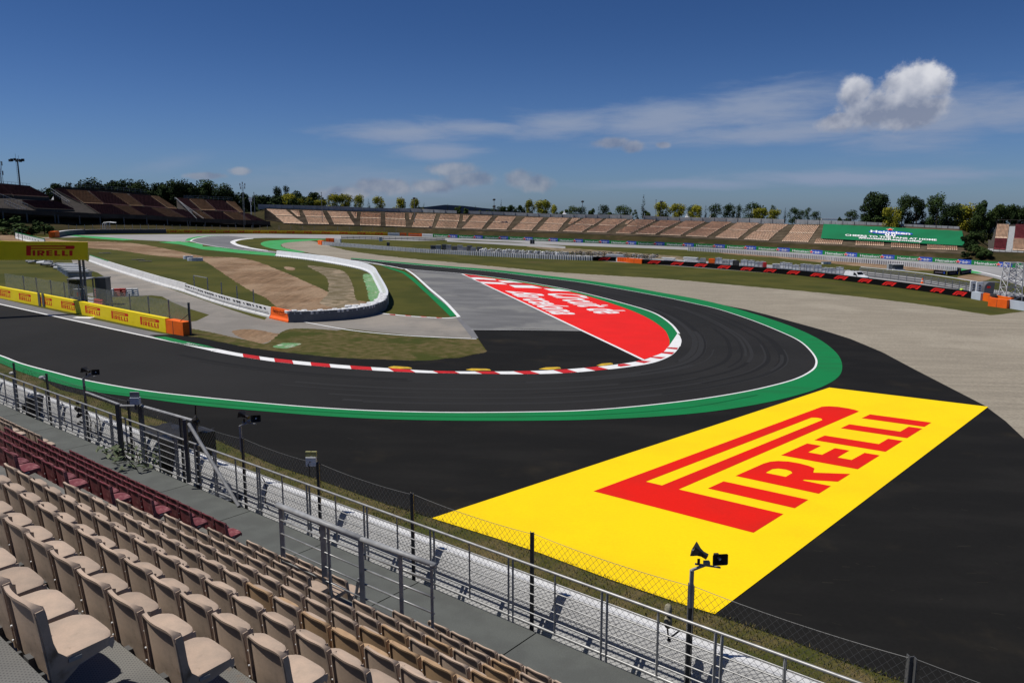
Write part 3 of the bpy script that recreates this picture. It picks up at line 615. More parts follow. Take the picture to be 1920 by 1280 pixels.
while u < U1:
    un = u + 2.93
    mb.quad(S(un - .012, 5.80, FLOOR), S(u + .012, 5.80, FLOOR), S(u + .012, vr(u) - .04, FLOOR), S(un - .012, vr(un) - .04, FLOOR), 0)
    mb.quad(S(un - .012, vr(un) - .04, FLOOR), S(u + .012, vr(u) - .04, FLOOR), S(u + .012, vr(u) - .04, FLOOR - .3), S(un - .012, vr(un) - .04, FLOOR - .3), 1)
    u = un
mb.quad(S(U1, 5.8, FLOOR - .03), S(U0, 5.8, FLOOR - .03), S(U0, vr(U0) - .05, FLOOR - .03), S(U1, vr(U1) - .05, FLOOR - .03), 2)
mb.build('walkway', [M['walk'], M['dark_steel'], M['riser']], stand)
for u in range(-8, 62, 4):
    for v in (.5, 3.4, 6.2):
        mb = MB(); p = S(u, v, 0); zt_ = CAM_H + (-3.4 - .62 * v if v < 6 else FLOOR) - .2
        mb.bar((p.x, p.y, zg(p.x, p.y) - .3), (p.x, p.y, zt_), .2, mi=0); mb.build('support_column', M['dark_steel'], stand)
mb = MB(); mb.bar(S(U0, 6.55, FLOOR + .004), S(U1, 6.42, FLOOR + .004), .025, .006); mb.build('slab_joint', M['dark_steel'], stand)
mb = MB()
mb.bar(S(U0, 7.55, FLOOR - .02) , S(U1, 7.1, FLOOR - .02), .05, .02)
# ---- seat model (origin: back of the pan, left to right along x, facing +y)
HW = .232
def back_pt(s, t, d):
    hw = HW - .012 * t - (.020 * max(0, (t - .82) / .18) ** 2 if t > .82 else 0) * (abs(s) ** 6)
    z = -.10 + .45 * t - .035 * (abs(s) ** 5) * (t ** 6)
    y = -.012 - .040 * t - .036 * (1 - s * s) * (0.35 + .65 * t) - d
    if d == 0: y += .030 * abs(s) ** 8
    return (s * hw, y, z)
def grid_shell(mb, ss, ts, fn_front, depth_cell, mi=0):
    ns, nt = len(ss), len(ts)
    fr = [[fn_front(s, t, 0) for s in ss] for t in ts]; o = len(mb.v)
    mb.v += [p for r in fr for p in r]
    for j in range(nt - 1):
        for i in range(ns - 1):
            mb.f.append([o + j * ns + i, o + j * ns + i + 1, o + (j + 1) * ns + i + 1, o + (j + 1) * ns + i]); mb.m.append(mi)
    for j in range(nt - 1):
        for i in range(ns - 1):
            d = depth_cell(i, j)
            P = [fn_front(ss[a], ts[b], d) for a, b in ((i, j), (i, j + 1), (i + 1, j + 1), (i + 1, j))]
            mb.add(P, [(0, 1, 2, 3)], mi)
            for (di, dj, a, b) in ((-1, 0, (i, j), (i, j + 1)), (1, 0, (i + 1, j + 1), (i + 1, j)), (0, -1, (i + 1, j), (i, j)), (0, 1, (i, j + 1), (i + 1, j + 1))):
                ii, jj = i + di, j + dj
                dn = depth_cell(ii, jj) if 0 <= ii < ns - 1 and 0 <= jj < nt - 1 else 0.0
                if dn < d - 1e-6:
                    A = [fn_front(ss[a[0]], ts[a[1]], d), fn_front(ss[b[0]], ts[b[1]], d), fn_front(ss[b[0]], ts[b[1]], dn), fn_front(ss[a[0]], ts[a[1]], dn)]
                    mb.add(A, [(3, 2, 1, 0)], mi)
ss = [-1, -.93, -.75, -.5, -.25, 0, .25, .5, .75, .93, 1]; ts = [0, .12, .3, .5, .7, .82, .90, .955, 1]
bk = MB(); grid_shell(bk, ss, ts, back_pt, lambda i, j: .026 if (i in (0, 9) or j == 7) else .007)
def pan_pt(s, t, d):
    hw = HW - .02 * t; rc = max(0, (t - .72) / .28)
    hw2 = hw * (1 - .10 * rc ** 3)
    y = -.012 + .345 * t - .026 * (abs(s) ** 6) * rc
    z = .0 + .012 * t - .018 * (1 - s * s) * (1 - abs(2 * t - 1)) - .012 * rc ** 2 - .008 * abs(s) ** 6
    return (s * hw2, y, z - d)
ts2 = [0, .06, .2, .45, .7, .82, .91, .97, 1]
pn = MB(); grid_shell(pn, ss, ts2, pan_pt, lambda i, j: .055 if (i in (0, 9) or j == 7) else .008)
pn.f = [f[::-1] for f in pn.f]
bk.f = [f[::-1] for f in bk.f]
br = MB()
br.box((0, -.02, -.10), (.07, .10, .12)); br.box((0, .13, -.07), (.05, .30, .05)); br.box((0, -.06, -.17), (.5, .035, .035)); br.box((0, -.075, -.26), (.06, .03, .2))
br.box((-.17, -.055, -.125), (.03, .03, .09)); br.box((.17, -.055, -.125), (.03, .03, .09))
side = [(-.070, .300), (-.030, .306), (-.012, .20), (.000, .10), (.018, .035), (.06, -.008), (.325, -.014), (.328, -.05), (.31, -.085), (.29, -.055), (.12, -.085), (.03, -.15), (-.03, -.15), (-.03, -.10), (-.045, .1)]
for sx_ in (-1, 1):
    xa, xb = sx_ * (HW - .004), sx_ * (HW + .003); n_s = len(side); o_s = len(pn.v)
    tr_ = tessellate_polygon([[Vector((a, b, 0)) for a, b in side]])
    fx_ = lambda x, y, z: x - sx_ * (.012 * max(0, z) / .35 + .018 * max(0, y) / .33 + .022 * max(0, (y - .2) / .13) ** 2); L1 = [(fx_(xa, y, z), y, z) for y, z in side]; L2 = [(fx_(xb, y, z), y, z) for y, z in side]
    pn.add(L1 + L2, [tuple(q_) for q_ in tr_] + [tuple(i + n_s for i in q_) for q_ in tr_] + [(k, (k + 1) % n_s, n_s + (k + 1) % n_s, n_s + k) for k in range(n_s)])
me_b = bk.mesh('backrest', M['tan_seat'], True); me_p = pn.mesh('seat_pan', M['tan_seat'], True); me_k = br.mesh('bracket', M['dark_steel'])
tagm = MB(); tagm.box((HW + .001, .10, -.035), (.004, .07, .022)); me_t = tagm.mesh('number_tag', M['grey_steel'])
for me in (me_b, me_p):
    bm = bmesh.new(); bm.from_mesh(me); bmesh.ops.remove_doubles(bm, verts=bm.verts, dist=1e-5); bmesh.ops.recalc_face_normals(bm, faces=bm.faces)
    for e in bm.edges:
        if len(e.link_faces) == 2 and e.link_faces[0].normal.angle(e.link_faces[1].normal, 0) > radians(38): e.smooth = False
    bm.to_mesh(me); bm.free()
# the rivets and white clip seen between neighbouring backs
cl = MB()
for z in (.18, .06, -.03): cl.box((-HW - .006, -.055, z), (.012, .008, .008))
me_c = cl.mesh('bolts', M['white_plastic'])
clip = MB(); clip.add([(-.245, -.09, -.14), (-.205, -.09, -.17), (-.215, -.06, -.10), (-.235, -.06, -.10)], [(0, 1, 2, 3), (3, 2, 1, 0)]); me_cl = clip.mesh('seat_clip', mat('seat_clip_mat', (.7, .55, .38), .6))
DROP = .325
SEATS = []
gone = {(8, j) for j in (8, 9, 10, 11)} | {(7, j) for j in (8, 9, 10)} | {(6, j) for j in (8, 9)}
blocks = [('A', 0, 15), ('B', 20, 35), ('C', 40, 55), ('D', 60, 75)]
for i in range(-2, 9):
    for bn, j0, j1 in blocks:
        for j in range(j0, j1 + 1):
            if (i, j) in gone: continue
            P = S(.5 * j - .25, ROW_D * i + .05, ztopr(i) - DROP)
            px, py = proj(P + Vector((0, 0, .3))); px2, py2 = proj(P + V2 * .3)
            if (-40 < px < 1960 and py < 1330) or (-30 < px2 < 1950 and py2 < 1310): SEATS.append(((P - Vector((0, 0, CAM_H))).length, i, j, bn, j0, j1, P))
SEATS.sort(key=lambda t: t[0])
rows_up = ['front row', 'second row', 'third row', 'fourth row', 'fifth row', 'sixth row', 'seventh row', 'eighth row', 'ninth row', 'tenth row', 'eleventh row']
ochre = {(3, 3), (4, 2), (4, 3), (5, 4), (6, 2), (4, 1), (3, 2), (3, 5), (6, 4), (5, 1), (7, 3)}
def linked(o, src, parent, m_=None):
    o.parent = parent; scene.collection.objects.link(o)
    if m_ is not None: o.material_slots[0].link = 'OBJECT'; o.material_slots[0].material = m_
    return o
rotz = atan2(V2.y, V2.x) - pi / 2
proto = None
for n_, (dist, i, j, bn, j0, j1, P) in enumerate(SEATS[:300]):
    red = bn == 'B' or (bn == 'A' and False)
    m_ = M['red_seat'] if red else (M['ochre_seat'] if (i, j) in ochre and bn == 'A' else M['tan_seat'])
    cn = 'maroon' if red else ('ochre' if m_ is M['ochre_seat'] else 'tan')
    row = rows_up[8 - i]
    if bn == 'A': w = '%s plastic stadium seat, %s row up, %s from the maroon block' % (cn, row.replace(' row', ''), ORD[15 - j])
    elif bn == 'B': w = 'maroon plastic stadium seat, %s row up, %s from the nearer aisle' % (row.replace(' row', ''), ORD[j - 20])
    else: w = 'tan plastic stadium seat past the maroon block, %s row up, %s from its aisle' % (row.replace(' row', ''), ORD[j - j0])
    if proto is None:
        proto = thing('stadium_seat', w, 'seat', P, 'plastic stadium seats in rows below the camera')
        kids = [bpy.data.objects.new(nm, me) for nm, me in (('backrest', me_b), ('seat_pan', me_p), ('bracket', me_k), ('bolts', me_c), ('seat_clip', me_cl), ('number_tag', me_t))]
        for k in kids: scene.collection.objects.link(k); k.parent = proto
        t = proto; kk = kids
    else:
        t = proto.copy(); scene.collection.objects.link(t); kk = []
        for k in kids:
            c = k.copy(); scene.collection.objects.link(c); c.parent = t; kk.append(c)
    t.location = P; t.rotation_euler = (random.uniform(-.012, .012), random.uniform(-.01, .01), rotz + random.uniform(-.012, .012)); t['label'] = w
    for k in kk[:2]:
        k.material_slots[0].link = 'OBJECT'; k.material_slots[0].material = m_
rest = SEATS[300:]
if rest:
    mb = MB(); mr = Matrix.Rotation(rotz, 4, 'Z')
    for dist, i, j, bn, j0, j1, P in rest:
        for me in (me_b, me_p):
            mb.add([P + (mr @ v.co) for v in me.vertices], [tuple(p.vertices) for p in me.polygons], 1 if bn == 'B' else 0)
    mb.build('distant_stadium_seats', [M['tan_seat'], M['red_seat']], label='far end of the seat rows, small tan and maroon seats', cat='seats', kind='stuff')
print('SEATS', len(SEATS))

# ---------------------------------------------------------------- walkway guard rail
RT = -6.04
rail = thing('guard_rail', 'long galvanised guard rail with horizontal bars along the grandstand walkway', 'railing', S(0, vr(0), FLOOR))
mb = MB(); us = [U0 + k * 2 for k in range(36)]
mb.tube([S(u, vr(u), RT) for u in us], .026, 8); mb.build('top_rail', M['steel'], rail, True)
for h in (1.015, .845, .665, .485, .305):
    mb = MB(); mb.tube([S(u, vr(u), FLOOR + h) for u in us], .0125, 6); mb.build('bar', M['steel'], rail, True)
mb = MB(); mb.tube([S(u, vr(u), FLOOR + .10) for u in us], .024, 8); mb.build('bottom_rail', M['steel'], rail, True)
k = 0; u = -8.4
while u < 36:
    mb = MB()
    if k % 2 == 0:
        for du in (-.05, .05): mb.bar(S(u + du, vr(u), FLOOR - .18), S(u + du, vr(u), RT - .01), .035, .05)
    else: mb.bar(S(u, vr(u), FLOOR + .08), S(u, vr(u), RT - .01), .012, .05); mb.bar(S(u + .02, vr(u), FLOOR + .08), S(u + .02, vr(u), RT - .01), .012, .05)
    mb.build('post', M['grey_steel'], rail); u += .977; k += 1

# short railing round the stair opening
rl = thing('stair_railing', 'short thick railing round the stair opening among the front seats', 'railing', S(4.4, 5.1, tread(6)))
zt2 = -5.02; vv = 5.13
mb = MB(); mb.tube([S(6.37, vv, zt2), S(4.16, vv + .03, zt2)], .045, 10); mb.tube([S(4.16, vv + .03, zt2 - .01), S(2.62, vv + .12, zt2 - .01)], .042, 10); mb.build('handrail', M['grey_steel'], rl, True)
for h in (.25, .50, .75, 1.0):
    mb = MB(); mb.tube([S(6.33, vv, zt2 - h), S(4.16, vv + .03, zt2 - h)], .013, 6); mb.tube([S(4.16, vv + .06, zt2 - h - .02), S(2.66, vv + .12, zt2 - h - .02)], .016, 6); mb.build('bar', M['steel'], rl, True)
for uu, w in ((6.30, .09), (5.12, .11), (4.98, .05), (4.16, .10), (3.32, .07), (2.66, .05)):
    mb = MB(); mb.bar(S(uu, vv + .02 + (.06 if uu < 4 else 0), tread(7) - .1), S(uu, vv + .02 + (.06 if uu < 4 else 0), zt2), w * .8, .05); mb.build('post', M['grey_steel'], rl)
mb = MB(); mb.bar(S(4.9, 5.35, FLOOR), S(4.3, 5.2, zt2 - .72), .05, .02); mb.bar(S(3.2, 5.6, FLOOR), S(2.7, 5.3, FLOOR + .5), .045, .045); mb.bar(S(5.6, 5.5, FLOOR + .25), S(3.9, 5.55, FLOOR + .2), .04, .02); mb.build('brace', M['grey_steel'], rl)
mb = MB()
c_ = S(4.9, 5.6, FLOOR)
for (ua, ub, va, vb, z0, z1) in ((3.7, 5.7, 5.0, 5.04, FLOOR - .1, FLOOR + .35),): mb.bar(S(ua, va, (z0 + z1) / 2), S(ub, vb, (z0 + z1) / 2), .03, z1 - z0)
mb.build('kick_plate', M['dark_steel'], rl)

# ---------------------------------------------------------------- concrete wall and catch fence beyond the walkway
def vw(u): return vr(u) + .78
mb = MB(); us = [U0 + k * 1.5 for k in range(48)]
prof = [(.14, -9.9), (.14, -8.4), (.24, -8.0), (.49, -6.82), (.53, -6.70), (.80, -6.72), (.84, -6.9), (1.05, -8.2), (1.35, -8.6), (1.35, -13.3)]
vs = [S(u, vr(u) + a, z) for u in us for a, z in prof]; n = len(prof)
fs = [(i * n + k, i * n + k + 1, (i + 1) * n + k + 1, (i + 1) * n + k) for i in range(len(us) - 1) for k in range(n - 1)]
mb.add(vs, fs)
mb.build('concrete_wall', M['white_wall'], label='white concrete safety wall between the walkway rail and the grass', cat='wall')
fence = thing('catch_fence', 'chain-link catch fence on dark steel posts along the walkway', 'fence', S(0, vr(0) + .2, FLOOR))
def vf(u): return vr(u) + .17
FT = -5.56
pu = [-9.10 + 3.02 * k for k in range(15)]
for u in pu:
    p = S(u, vf(u), -8.6); q_ = S(u, vf(u), FT + .03); mb = MB()
    for du, w, h in ((-.038, .012, .08), (.038, .012, .08), (0, .076, .012)):
        mb.bar(S(u + du, vf(u), -8.6), S(u + du, vf(u), FT + .03), w, h)
    mb.build('fence_post', M['dark_steel'], fence)
mb = MB(); z0 = -7.05
for a, b in zip(pu[:-1], pu[1:]):
    N = 8
    mb.tube([S(a + (b - a) * k / N, vf(a), FT - .10 * 4 * (k / N) * (1 - k / N) * .5) for k in range(N + 1)], .0045, 4)
    for zz in (-6.35, -7.05): mb.tube([S(a, vf(a), zz), S(b, vf(b), zz)], .0045, 4)
mb.build('tension_wire', M['dark_steel'], fence)
mb = MB(); dz = .105; Hh = -FT - 7.05; Hh = (FT - .03) - z0
def wire(p, q_, w=.0024):
    d = (q_ - p).normalized(); a = V2 * w; b = d.cross(V2).normalized() * w
    mb.add([p + a, p - a * .5 + b, p - a * .5 - b, q_ + a, q_ - a * .5 + b, q_ - a * .5 - b], [(0, 1, 4, 3), (1, 2, 5, 4), (2, 0, 3, 5)])
u = -6.0
while u < 30:
    for sgn in (1, -1):
        ua, ub = u, u + sgn * Hh * .86
        wire(S(ua, vf(ua), z0), S(ub, vf(ub), FT - .03))
    u += .115
mb.build('wire_mesh', M['dark_steel'], fence)

# loudspeakers, boxes and other kit on the fence
def pole_at(u, z1, r=.045, name='pole', parent=None, z0=-8.6):
    mb = MB(); mb.bar(S(u, vf(u) - .06, z0), S(u, vf(u) - .06, z1), r * 2, r * 1.2); return mb.build(name, M['dark_steel'], parent)
def horn(parent, c, d, w=.125, h=.085, L=.23, name='horn'):
    """rectangular re-entrant horn with its mouth towards d"""
    d = Vector(d).normalized(); a = d.cross(Vector((0, 0, 1))).normalized(); b = a.cross(d); mb = MB()
    prof_ = [(0, .32, .42), (.35, .30, .40), (.6, .48, .55), (.85, .82, .85), (1, 1, 1)]
    ring = lambda t, kx, kz, off=0: [c + d * (L * t) + a * (w * kx * sx_) + b * (h * kz * sz_) for sx_, sz_ in ((-1, -.8), (-.85, -1), (.85, -1), (1, -.8), (1, .8), (.85, 1), (-.85, 1), (-1, .8))]
    R_ = [ring(*p) for p in prof_] + [ring(.99, .9, .88), ring(.55, .3, .3)]
    vs = [v for r_ in R_ for v in r_]; fs = [(i * 8 + k, i * 8 + (k + 1) % 8, (i + 1) * 8 + (k + 1) % 8, (i + 1) * 8 + k) for i in range(len(R_) - 1) for k in range(8)]
    fs.append(tuple(range(8))[::-1]); fs.append(tuple(range(len(vs) - 8, len(vs)))); mb.add(vs, fs)
    o = mb.build(name, M['black'], parent)
    m2 = MB(); m2.tube([c + d * L * .5, c + d * L * .93], .017, 8); m2.build('horn_centre', M['white_plastic'], o)
    return o
def speaker_pair(u, ztip, lab, dirs):
    t = thing('loudspeaker_pole', lab, 'loudspeaker', S(u, vf(u), FLOOR), 'horn loudspeakers on poles along the catch fence')
    mb = MB(); top = S(u, vf(u), ztip - .22); mb.bar(S(u, vf(u), -5.9), top, .055, .055)
    arm = top + Vector((.22, .02, .08)); mb.bar(top, arm, .04, .03); mb.bar(arm + Vector((-.17, .02, -.0)), arm + Vector((.2, -.04, -.03)), .03, .02); mb.build('pole_arm', M['grey_steel'], t)
    mb = MB(); mb.box(tuple(arm + Vector((0, 0, .025))), (.09, .07, .05)); mb.build('clamp', M['steel'], t)
    horn(t, arm + Vector((.02, -.02, .13)) + Vector((-.02, .0, 0)), dirs[0]); horn(t, arm + Vector((.16, .10, .10)), dirs[1], w=.12, h=.088, L=.18)
    mb = MB(); mb.bar(arm + Vector((-.12, 0, 0)), arm + Vector((-.12, 0, .09)), .04, .015); mb.bar(arm + Vector((.17, .02, 0)), arm + Vector((.17, .02, .06)), .012); mb.build('horn_bracket', M['black'], t)
P1 = speaker_pair(-.04, -5.08, 'two black horn loudspeakers on the nearest pole in front of the yellow painting', [(-.75, .25, .38), (.12, -1, .06)])
speaker_pair(12.1, -5.02, 'two black horn loudspeakers on a thin pole halfway along the fence', [(-.8, .3, .3), (.2, -1, .1)])
speaker_pair(21.1, -5.05, 'two black horn loudspeakers on the fence left of the black tarpaulin', [(-.8, .2, .2), (.3, -1, .1)])
# second, taller poles of the fence line
t = thing('electrical_box', 'white junction box with two olive floodlights on a tall fence post', 'junction box', S(9.0, vf(9), -5.6))
mb = MB(); c = S(9.12, vf(9) - .1, -5.50); mb.box(tuple(c), (.22, .12, .20)); mb.build('box', M['white_plastic'], t)
for dx in (-.06, .07):
    mb = MB(); mb.box((c.x + dx, c.y, c.z + .17), (.115, .06, .11)); mb.build('lamp_panel', mat('olive_panel', (.33, .31, .13), .5), t)
mb = MB(); mb.tube([c + Vector((.0, -.08, .02)), c + Vector((-.05, -.1, -.05)), c + Vector((-.02, -.08, -.12))], .012, 6); mb.tube([c + Vector((-.04, -.05, -.1)), c + Vector((-.05, 0, -.35))], .008, 5); mb.build('cable', M['black'], t)
t = thing('electrical_box', 'pale blue grey junction box with a dark panel left of the black tarpaulin', 'junction box', S(17.4, vf(17.4), -5.6))
c = S(17.4, vf(17.4) - .1, -5.42); mb = MB(); mb.box(tuple(c), (.26, .14, .20)); mb.build('box', M['pale_belt'], t)
mb = MB(); mb.box((c.x, c.y - .01, c.z + .19), (.26, .06, .15)); mb.build('lamp_panel', M['grey_steel'], t)
mb = MB(); mb.bar((c.x, c.y, c.z - .25), (c.x, c.y, c.z + .1), .05); mb.build('mount', M['dark_steel'], t)
# frame of horizontal tubes over the tarpaulin
t = thing('tube_frame', 'frame of grey tubes on dark posts above the black tarpaulin', 'frame', S(17, 8, FLOOR))
pA, pB, pC, pE = S(21.0, vf(21), -5.72), S(17.45, vf(17) + .05, -5.60), S(14.3, vf(14.3), -5.50), S(18.1, vf(18) - .30, -5.64)
mb = MB(); mb.tube([pA, pE + Vector((.1, .05, 0))], .03, 6); mb.tube([pB, pC], .04, 8); mb.tube([pE, pB], .03, 6); mb.build('tube', M['grey_steel'], t)
for p in (pB, pC, pE): mb = MB(); mb.bar(p - Vector((0, 0, 2.1)), p + Vector((0, 0, .05)), .12, .10); mb.build('post', M['dark_steel'], t)
mb = MB(); p = S(14.1, vr(14) - .2, -5.35); mb.bar(p - Vector((0, 0, 1.7)), p, .09, .09); mb.build('post', M['dark_steel'], t)
mb = MB(); mb.tube([S(14.0, vr(14) - .15, -5.45), S(11.95, vr(10) - .1, FLOOR + .02)], .045, 10)
mb.build('diagonal_brace', M['grey_steel'], label='thick grey diagonal prop leaning against a post by the rail', cat='prop')
mb = MB(); c = S(14.25, vf(13), -5.42)
for k in range(5): mb.ico(c + Vector((random.uniform(-.05, .05), random.uniform(-.04, .04), random.uniform(-.16, .06))), .07, jit=.3, sq=(.8, .8, 1.2))
mb.bar(c, c + Vector((0.02, 0, .36)), .03); mb.build('trackside_camera', M['black'], label='small black trackside camera with an upright grey aerial', cat='camera')
# tarpaulin covered booth
t = thing('covered_booth', 'dark booth covered by a black tarpaulin against the catch fence', 'booth', S(15.3, 8.2, FLOOR))
mb = MB(); nu, nv = 14, 8; vs = []
for a in range(nu + 1):
    for b in range(nv + 1):
        uu = 18.4 - 2.7 * a / nu; v_ = 8.2 + 1.0 * b / nv
        z = -6.50 - .06 * b / nv + .025 * sin(a * 1.3 + b) + .02 * cos(b * 2.1 + a * .6) - (.16 if b == 0 else 0) + .30 * (a / nu) - .10 * sin(pi * a / nu)
        vs.append(S(uu, v_, z))
W_ = nv + 1
mb.add(vs, [(a * W_ + b, (a + 1) * W_ + b, (a + 1) * W_ + b + 1, a * W_ + b + 1) for a in range(nu) for b in range(nv)]); mb.build('tarpaulin', M['tarp'], t, True)
mb = MB()
for (ua, ub, va, vb, z0_, z1_) in ((18.2, 17.2, 8.3, 9.1, -7.3, -6.55), (17.2, 15.8, 8.35, 9.1, -8.4, -6.45)):
    c = S((ua + ub) / 2, (va + vb) / 2, (z0_ + z1_) / 2); mb.box(tuple(c), (vb - va, ua - ub, z1_ - z0_), rotz + pi / 2 - pi / 2 + 0)
mb.build('booth_body', M['black'], t)
mb = MB()
for k_ in range(4): c = S(17.7 - .2 * k_, 8.24, -6.95 - .03 * k_); mb.box(tuple(c), (.09, .02, .035), rotz)
mb.build('white_marks', M['white_plastic'], t)
mb = MB(); c = S(13.2, 8.25, -7.35); mb.box(tuple(c), (.9, .9, .05), rotz); c = S(12.8, 8.3, -7.25); mb.ico(c, .30, sub=2, sq=(1.2, 1, .5)); mb.build('grey_crate', [M['grey_belt']], label='grey crate and black bundle behind the rail beside the booth', cat='crate')
# black cabinet and cables left
mb = MB(); c = S(25.9, vr(24) + .3, -7.0); mb.box(tuple(c), (.42, .5, .75), rotz); mb.box(tuple(c + Vector((-.35, .0, -.05))), (.16, .2, .3), rotz)
mb.build('black_cabinet', M['black'], label='black loudspeaker cabinet standing behind the rail at far left', cat='loudspeaker')
mb = MB()
for uu, L_ in ((29.3, .7), (22.9, .9), (20.9, .9), (20.2, .8), (11.2, .8), (13.4, .8)):
    pts = [S(uu - .2 * sin(k_ * .9) * .5 - .04 * k_, vr(uu) + .12, -6.35 - L_ * k_ / 7 + .03 * sin(k_ * 2)) for k_ in range(8)]
    mb.tube(smooth(pts, 3), .014, 5)
for uu in (20.6, 20.3): 
    pts = [S(uu + .22 * cos(a_ / 12 * 2 * pi), vr(uu) + .15, -6.85 + .25 * sin(a_ / 12 * 2 * pi)) for a_ in range(13)]; mb.tube(pts, .012, 5)
mb.build('hanging_cable', M['black'], label='loose black cables hanging on the fence behind the rail', cat='cable')
mb = MB(); c = S(21.3, vf(21) - .1, -6.3)
for k_ in range(7): mb.ico(c + Vector((random.uniform(-.12, .12), random.uniform(-.06, .06), random.uniform(-.55, .22))), .085, jit=.35)
mb.build('equipment_cluster', M['black'], label='cluster of small black devices strapped to the fence post', cat='equipment')
for uu, lab in ((27.1, 'round dark grey lamp on the leftmost fence post'), (24.25, 'small pale lamp head on the fence left of the loudspeakers')):
    mb = MB(); c = S(uu + .25, vf(uu), -5.95 if uu > 25 else -5.72); mb.ico(c, .10, sub=2, sq=(1.3, 1, .7)); mb.bar(c, S(uu, vf(uu), c.z - CAM_H - .02), .03)
    mb.build('fence_lamp', M['grey_steel'] if uu > 25 else M['wall_conc'], label=lab, cat='lamp')
# furry microphone
t = thing('microphone', 'grey furry microphone windshield standing by the speaker pole', 'microphone', S(.55, vf(.5), -6.6))
c = S(.30, vf(.5) - .05, -6.14); mb = MB()
pts = [c + Vector((.01, 0, .09 * k_ - .22)) for k_ in range(6)]
mb.ico(tuple(c + Vector((0, 0, .10))), .062, sub=3, sq=(1, 1, 1.75), jit=.04); mb.ico(tuple(c + Vector((.005, 0, -.10))), .064, sub=3, sq=(1, 1, 1.7), jit=.04)
mb.build('windshield', M['fuzzy'], t, True)
mb = MB(); mb.tube([c + Vector((0, 0, -.22)), c + Vector((.02, 0, -.36)), c + Vector((.10, .03, -.34)), c + Vector((.2, .05, -.27))], .014, 6); mb.ico(c + Vector((.03, 0, -.40)), .035); mb.build('stand', M['black'], t)
# fig shoots growing through the rail
def leafy(name, c, n, r, m_, lab, cat, size=.09, sq=(1, 1, .6)):
    t = thing(name, lab, cat, c - Vector((0, 0, r * .6))); mb = MB()
    for _ in range(n):
        d = Vector((random.gauss(0, 1), random.gauss(0, 1), random.gauss(0, 1))).normalized() * r * random.random() ** .4
        p = c + Vector((d.x * sq[0], d.y * sq[1], d.z * sq[2])); nrm = Vector((random.gauss(0, .5), random.gauss(0, .5), 1)).normalized()
        a = nrm.orthogonal().normalized(); a.rotate(Matrix.Rotation(random.uniform(0, 6.3), 3, nrm)); b = nrm.cross(a); s_ = size * random.uniform(.6, 1.3)
        mb.add([p - a * s_, p - a * s_ * .3 + b * s_ * .45, p + a * s_, p - a * s_ * .3 - b * s_ * .45], [(0, 1, 2, 3)])
    mb.build('leaves', m_, t)
    mb = MB()
    for _ in range(6): d = Vector((random.uniform(-1, 1) * sq[0], random.uniform(-1, 1) * sq[1], random.uniform(-.2, .8) * sq[2])) * r; mb.tube([c - Vector((0, 0, r * .8)), c + d], .012, 4)
    mb.build('stems', M['trunk'], t); return t
fig = mat('fig_leaf', (.05, .085, .03), .7, (.11, .12, .07), 6, spec=.3)
leafy('wild_shrub', S(17.0, vr(17) - .1, -6.95), 90, .75, fig, 'leafy shoots growing through the rail in front of the black booth', 'plant', .12, (1.3, 1.0, .55))
leafy('wild_shrub', S(18.3, vr(18) - .2, -7.0), 40, .42, fig, 'small sprig with broad leaves reaching over the walkway edge', 'plant', .13, (1.3, 1.0, .4))

# grass blades on the verge
mb = MB(); Lv = [(43, 693), (173, 745), (374, 811), (520, 874), (716, 942), (809, 971), (1014, 1037), (1144, 1087), (1287, 1136), (1407, 1175), (1575, 1237), (1709, 1284)]
PP = [G(*p) for p in smooth(Lv, 8)]
for _ in range(15000):
    k = random.randrange(len(PP) - 1); t = random.random(); p = PP[k].lerp(PP[k + 1], t)
    d = (PP[k + 1] - PP[k]).normalized(); n_ = Vector((-d.y, d.x, 0));
    if n_.y > 0: n_ = -n_
    p = p + n_ * (random.random() ** 1.3 * 5.5 - .12); p.z = zg(p.x, p.y); a = random.uniform(0, 6.3); w = .018; h = random.uniform(.04, .13)
    o = Vector((cos(a) * w, sin(a) * w, 0)); tip = Vector((random.uniform(-.05, .05), random.uniform(-.05, .05), h))
    mb.add([p - o, p + o, p + tip], [(0, 1, 2)], random.choice((0, 0, 1)))
mb.build('grass_tufts', [mat('green_blade', (.06, .07, .015), .9, spec=.1), mat('dry_blade', (.20, .16, .07), .9, spec=.1)], label='short green and dry grass between the wall and the run-off', cat='grass', kind='stuff')
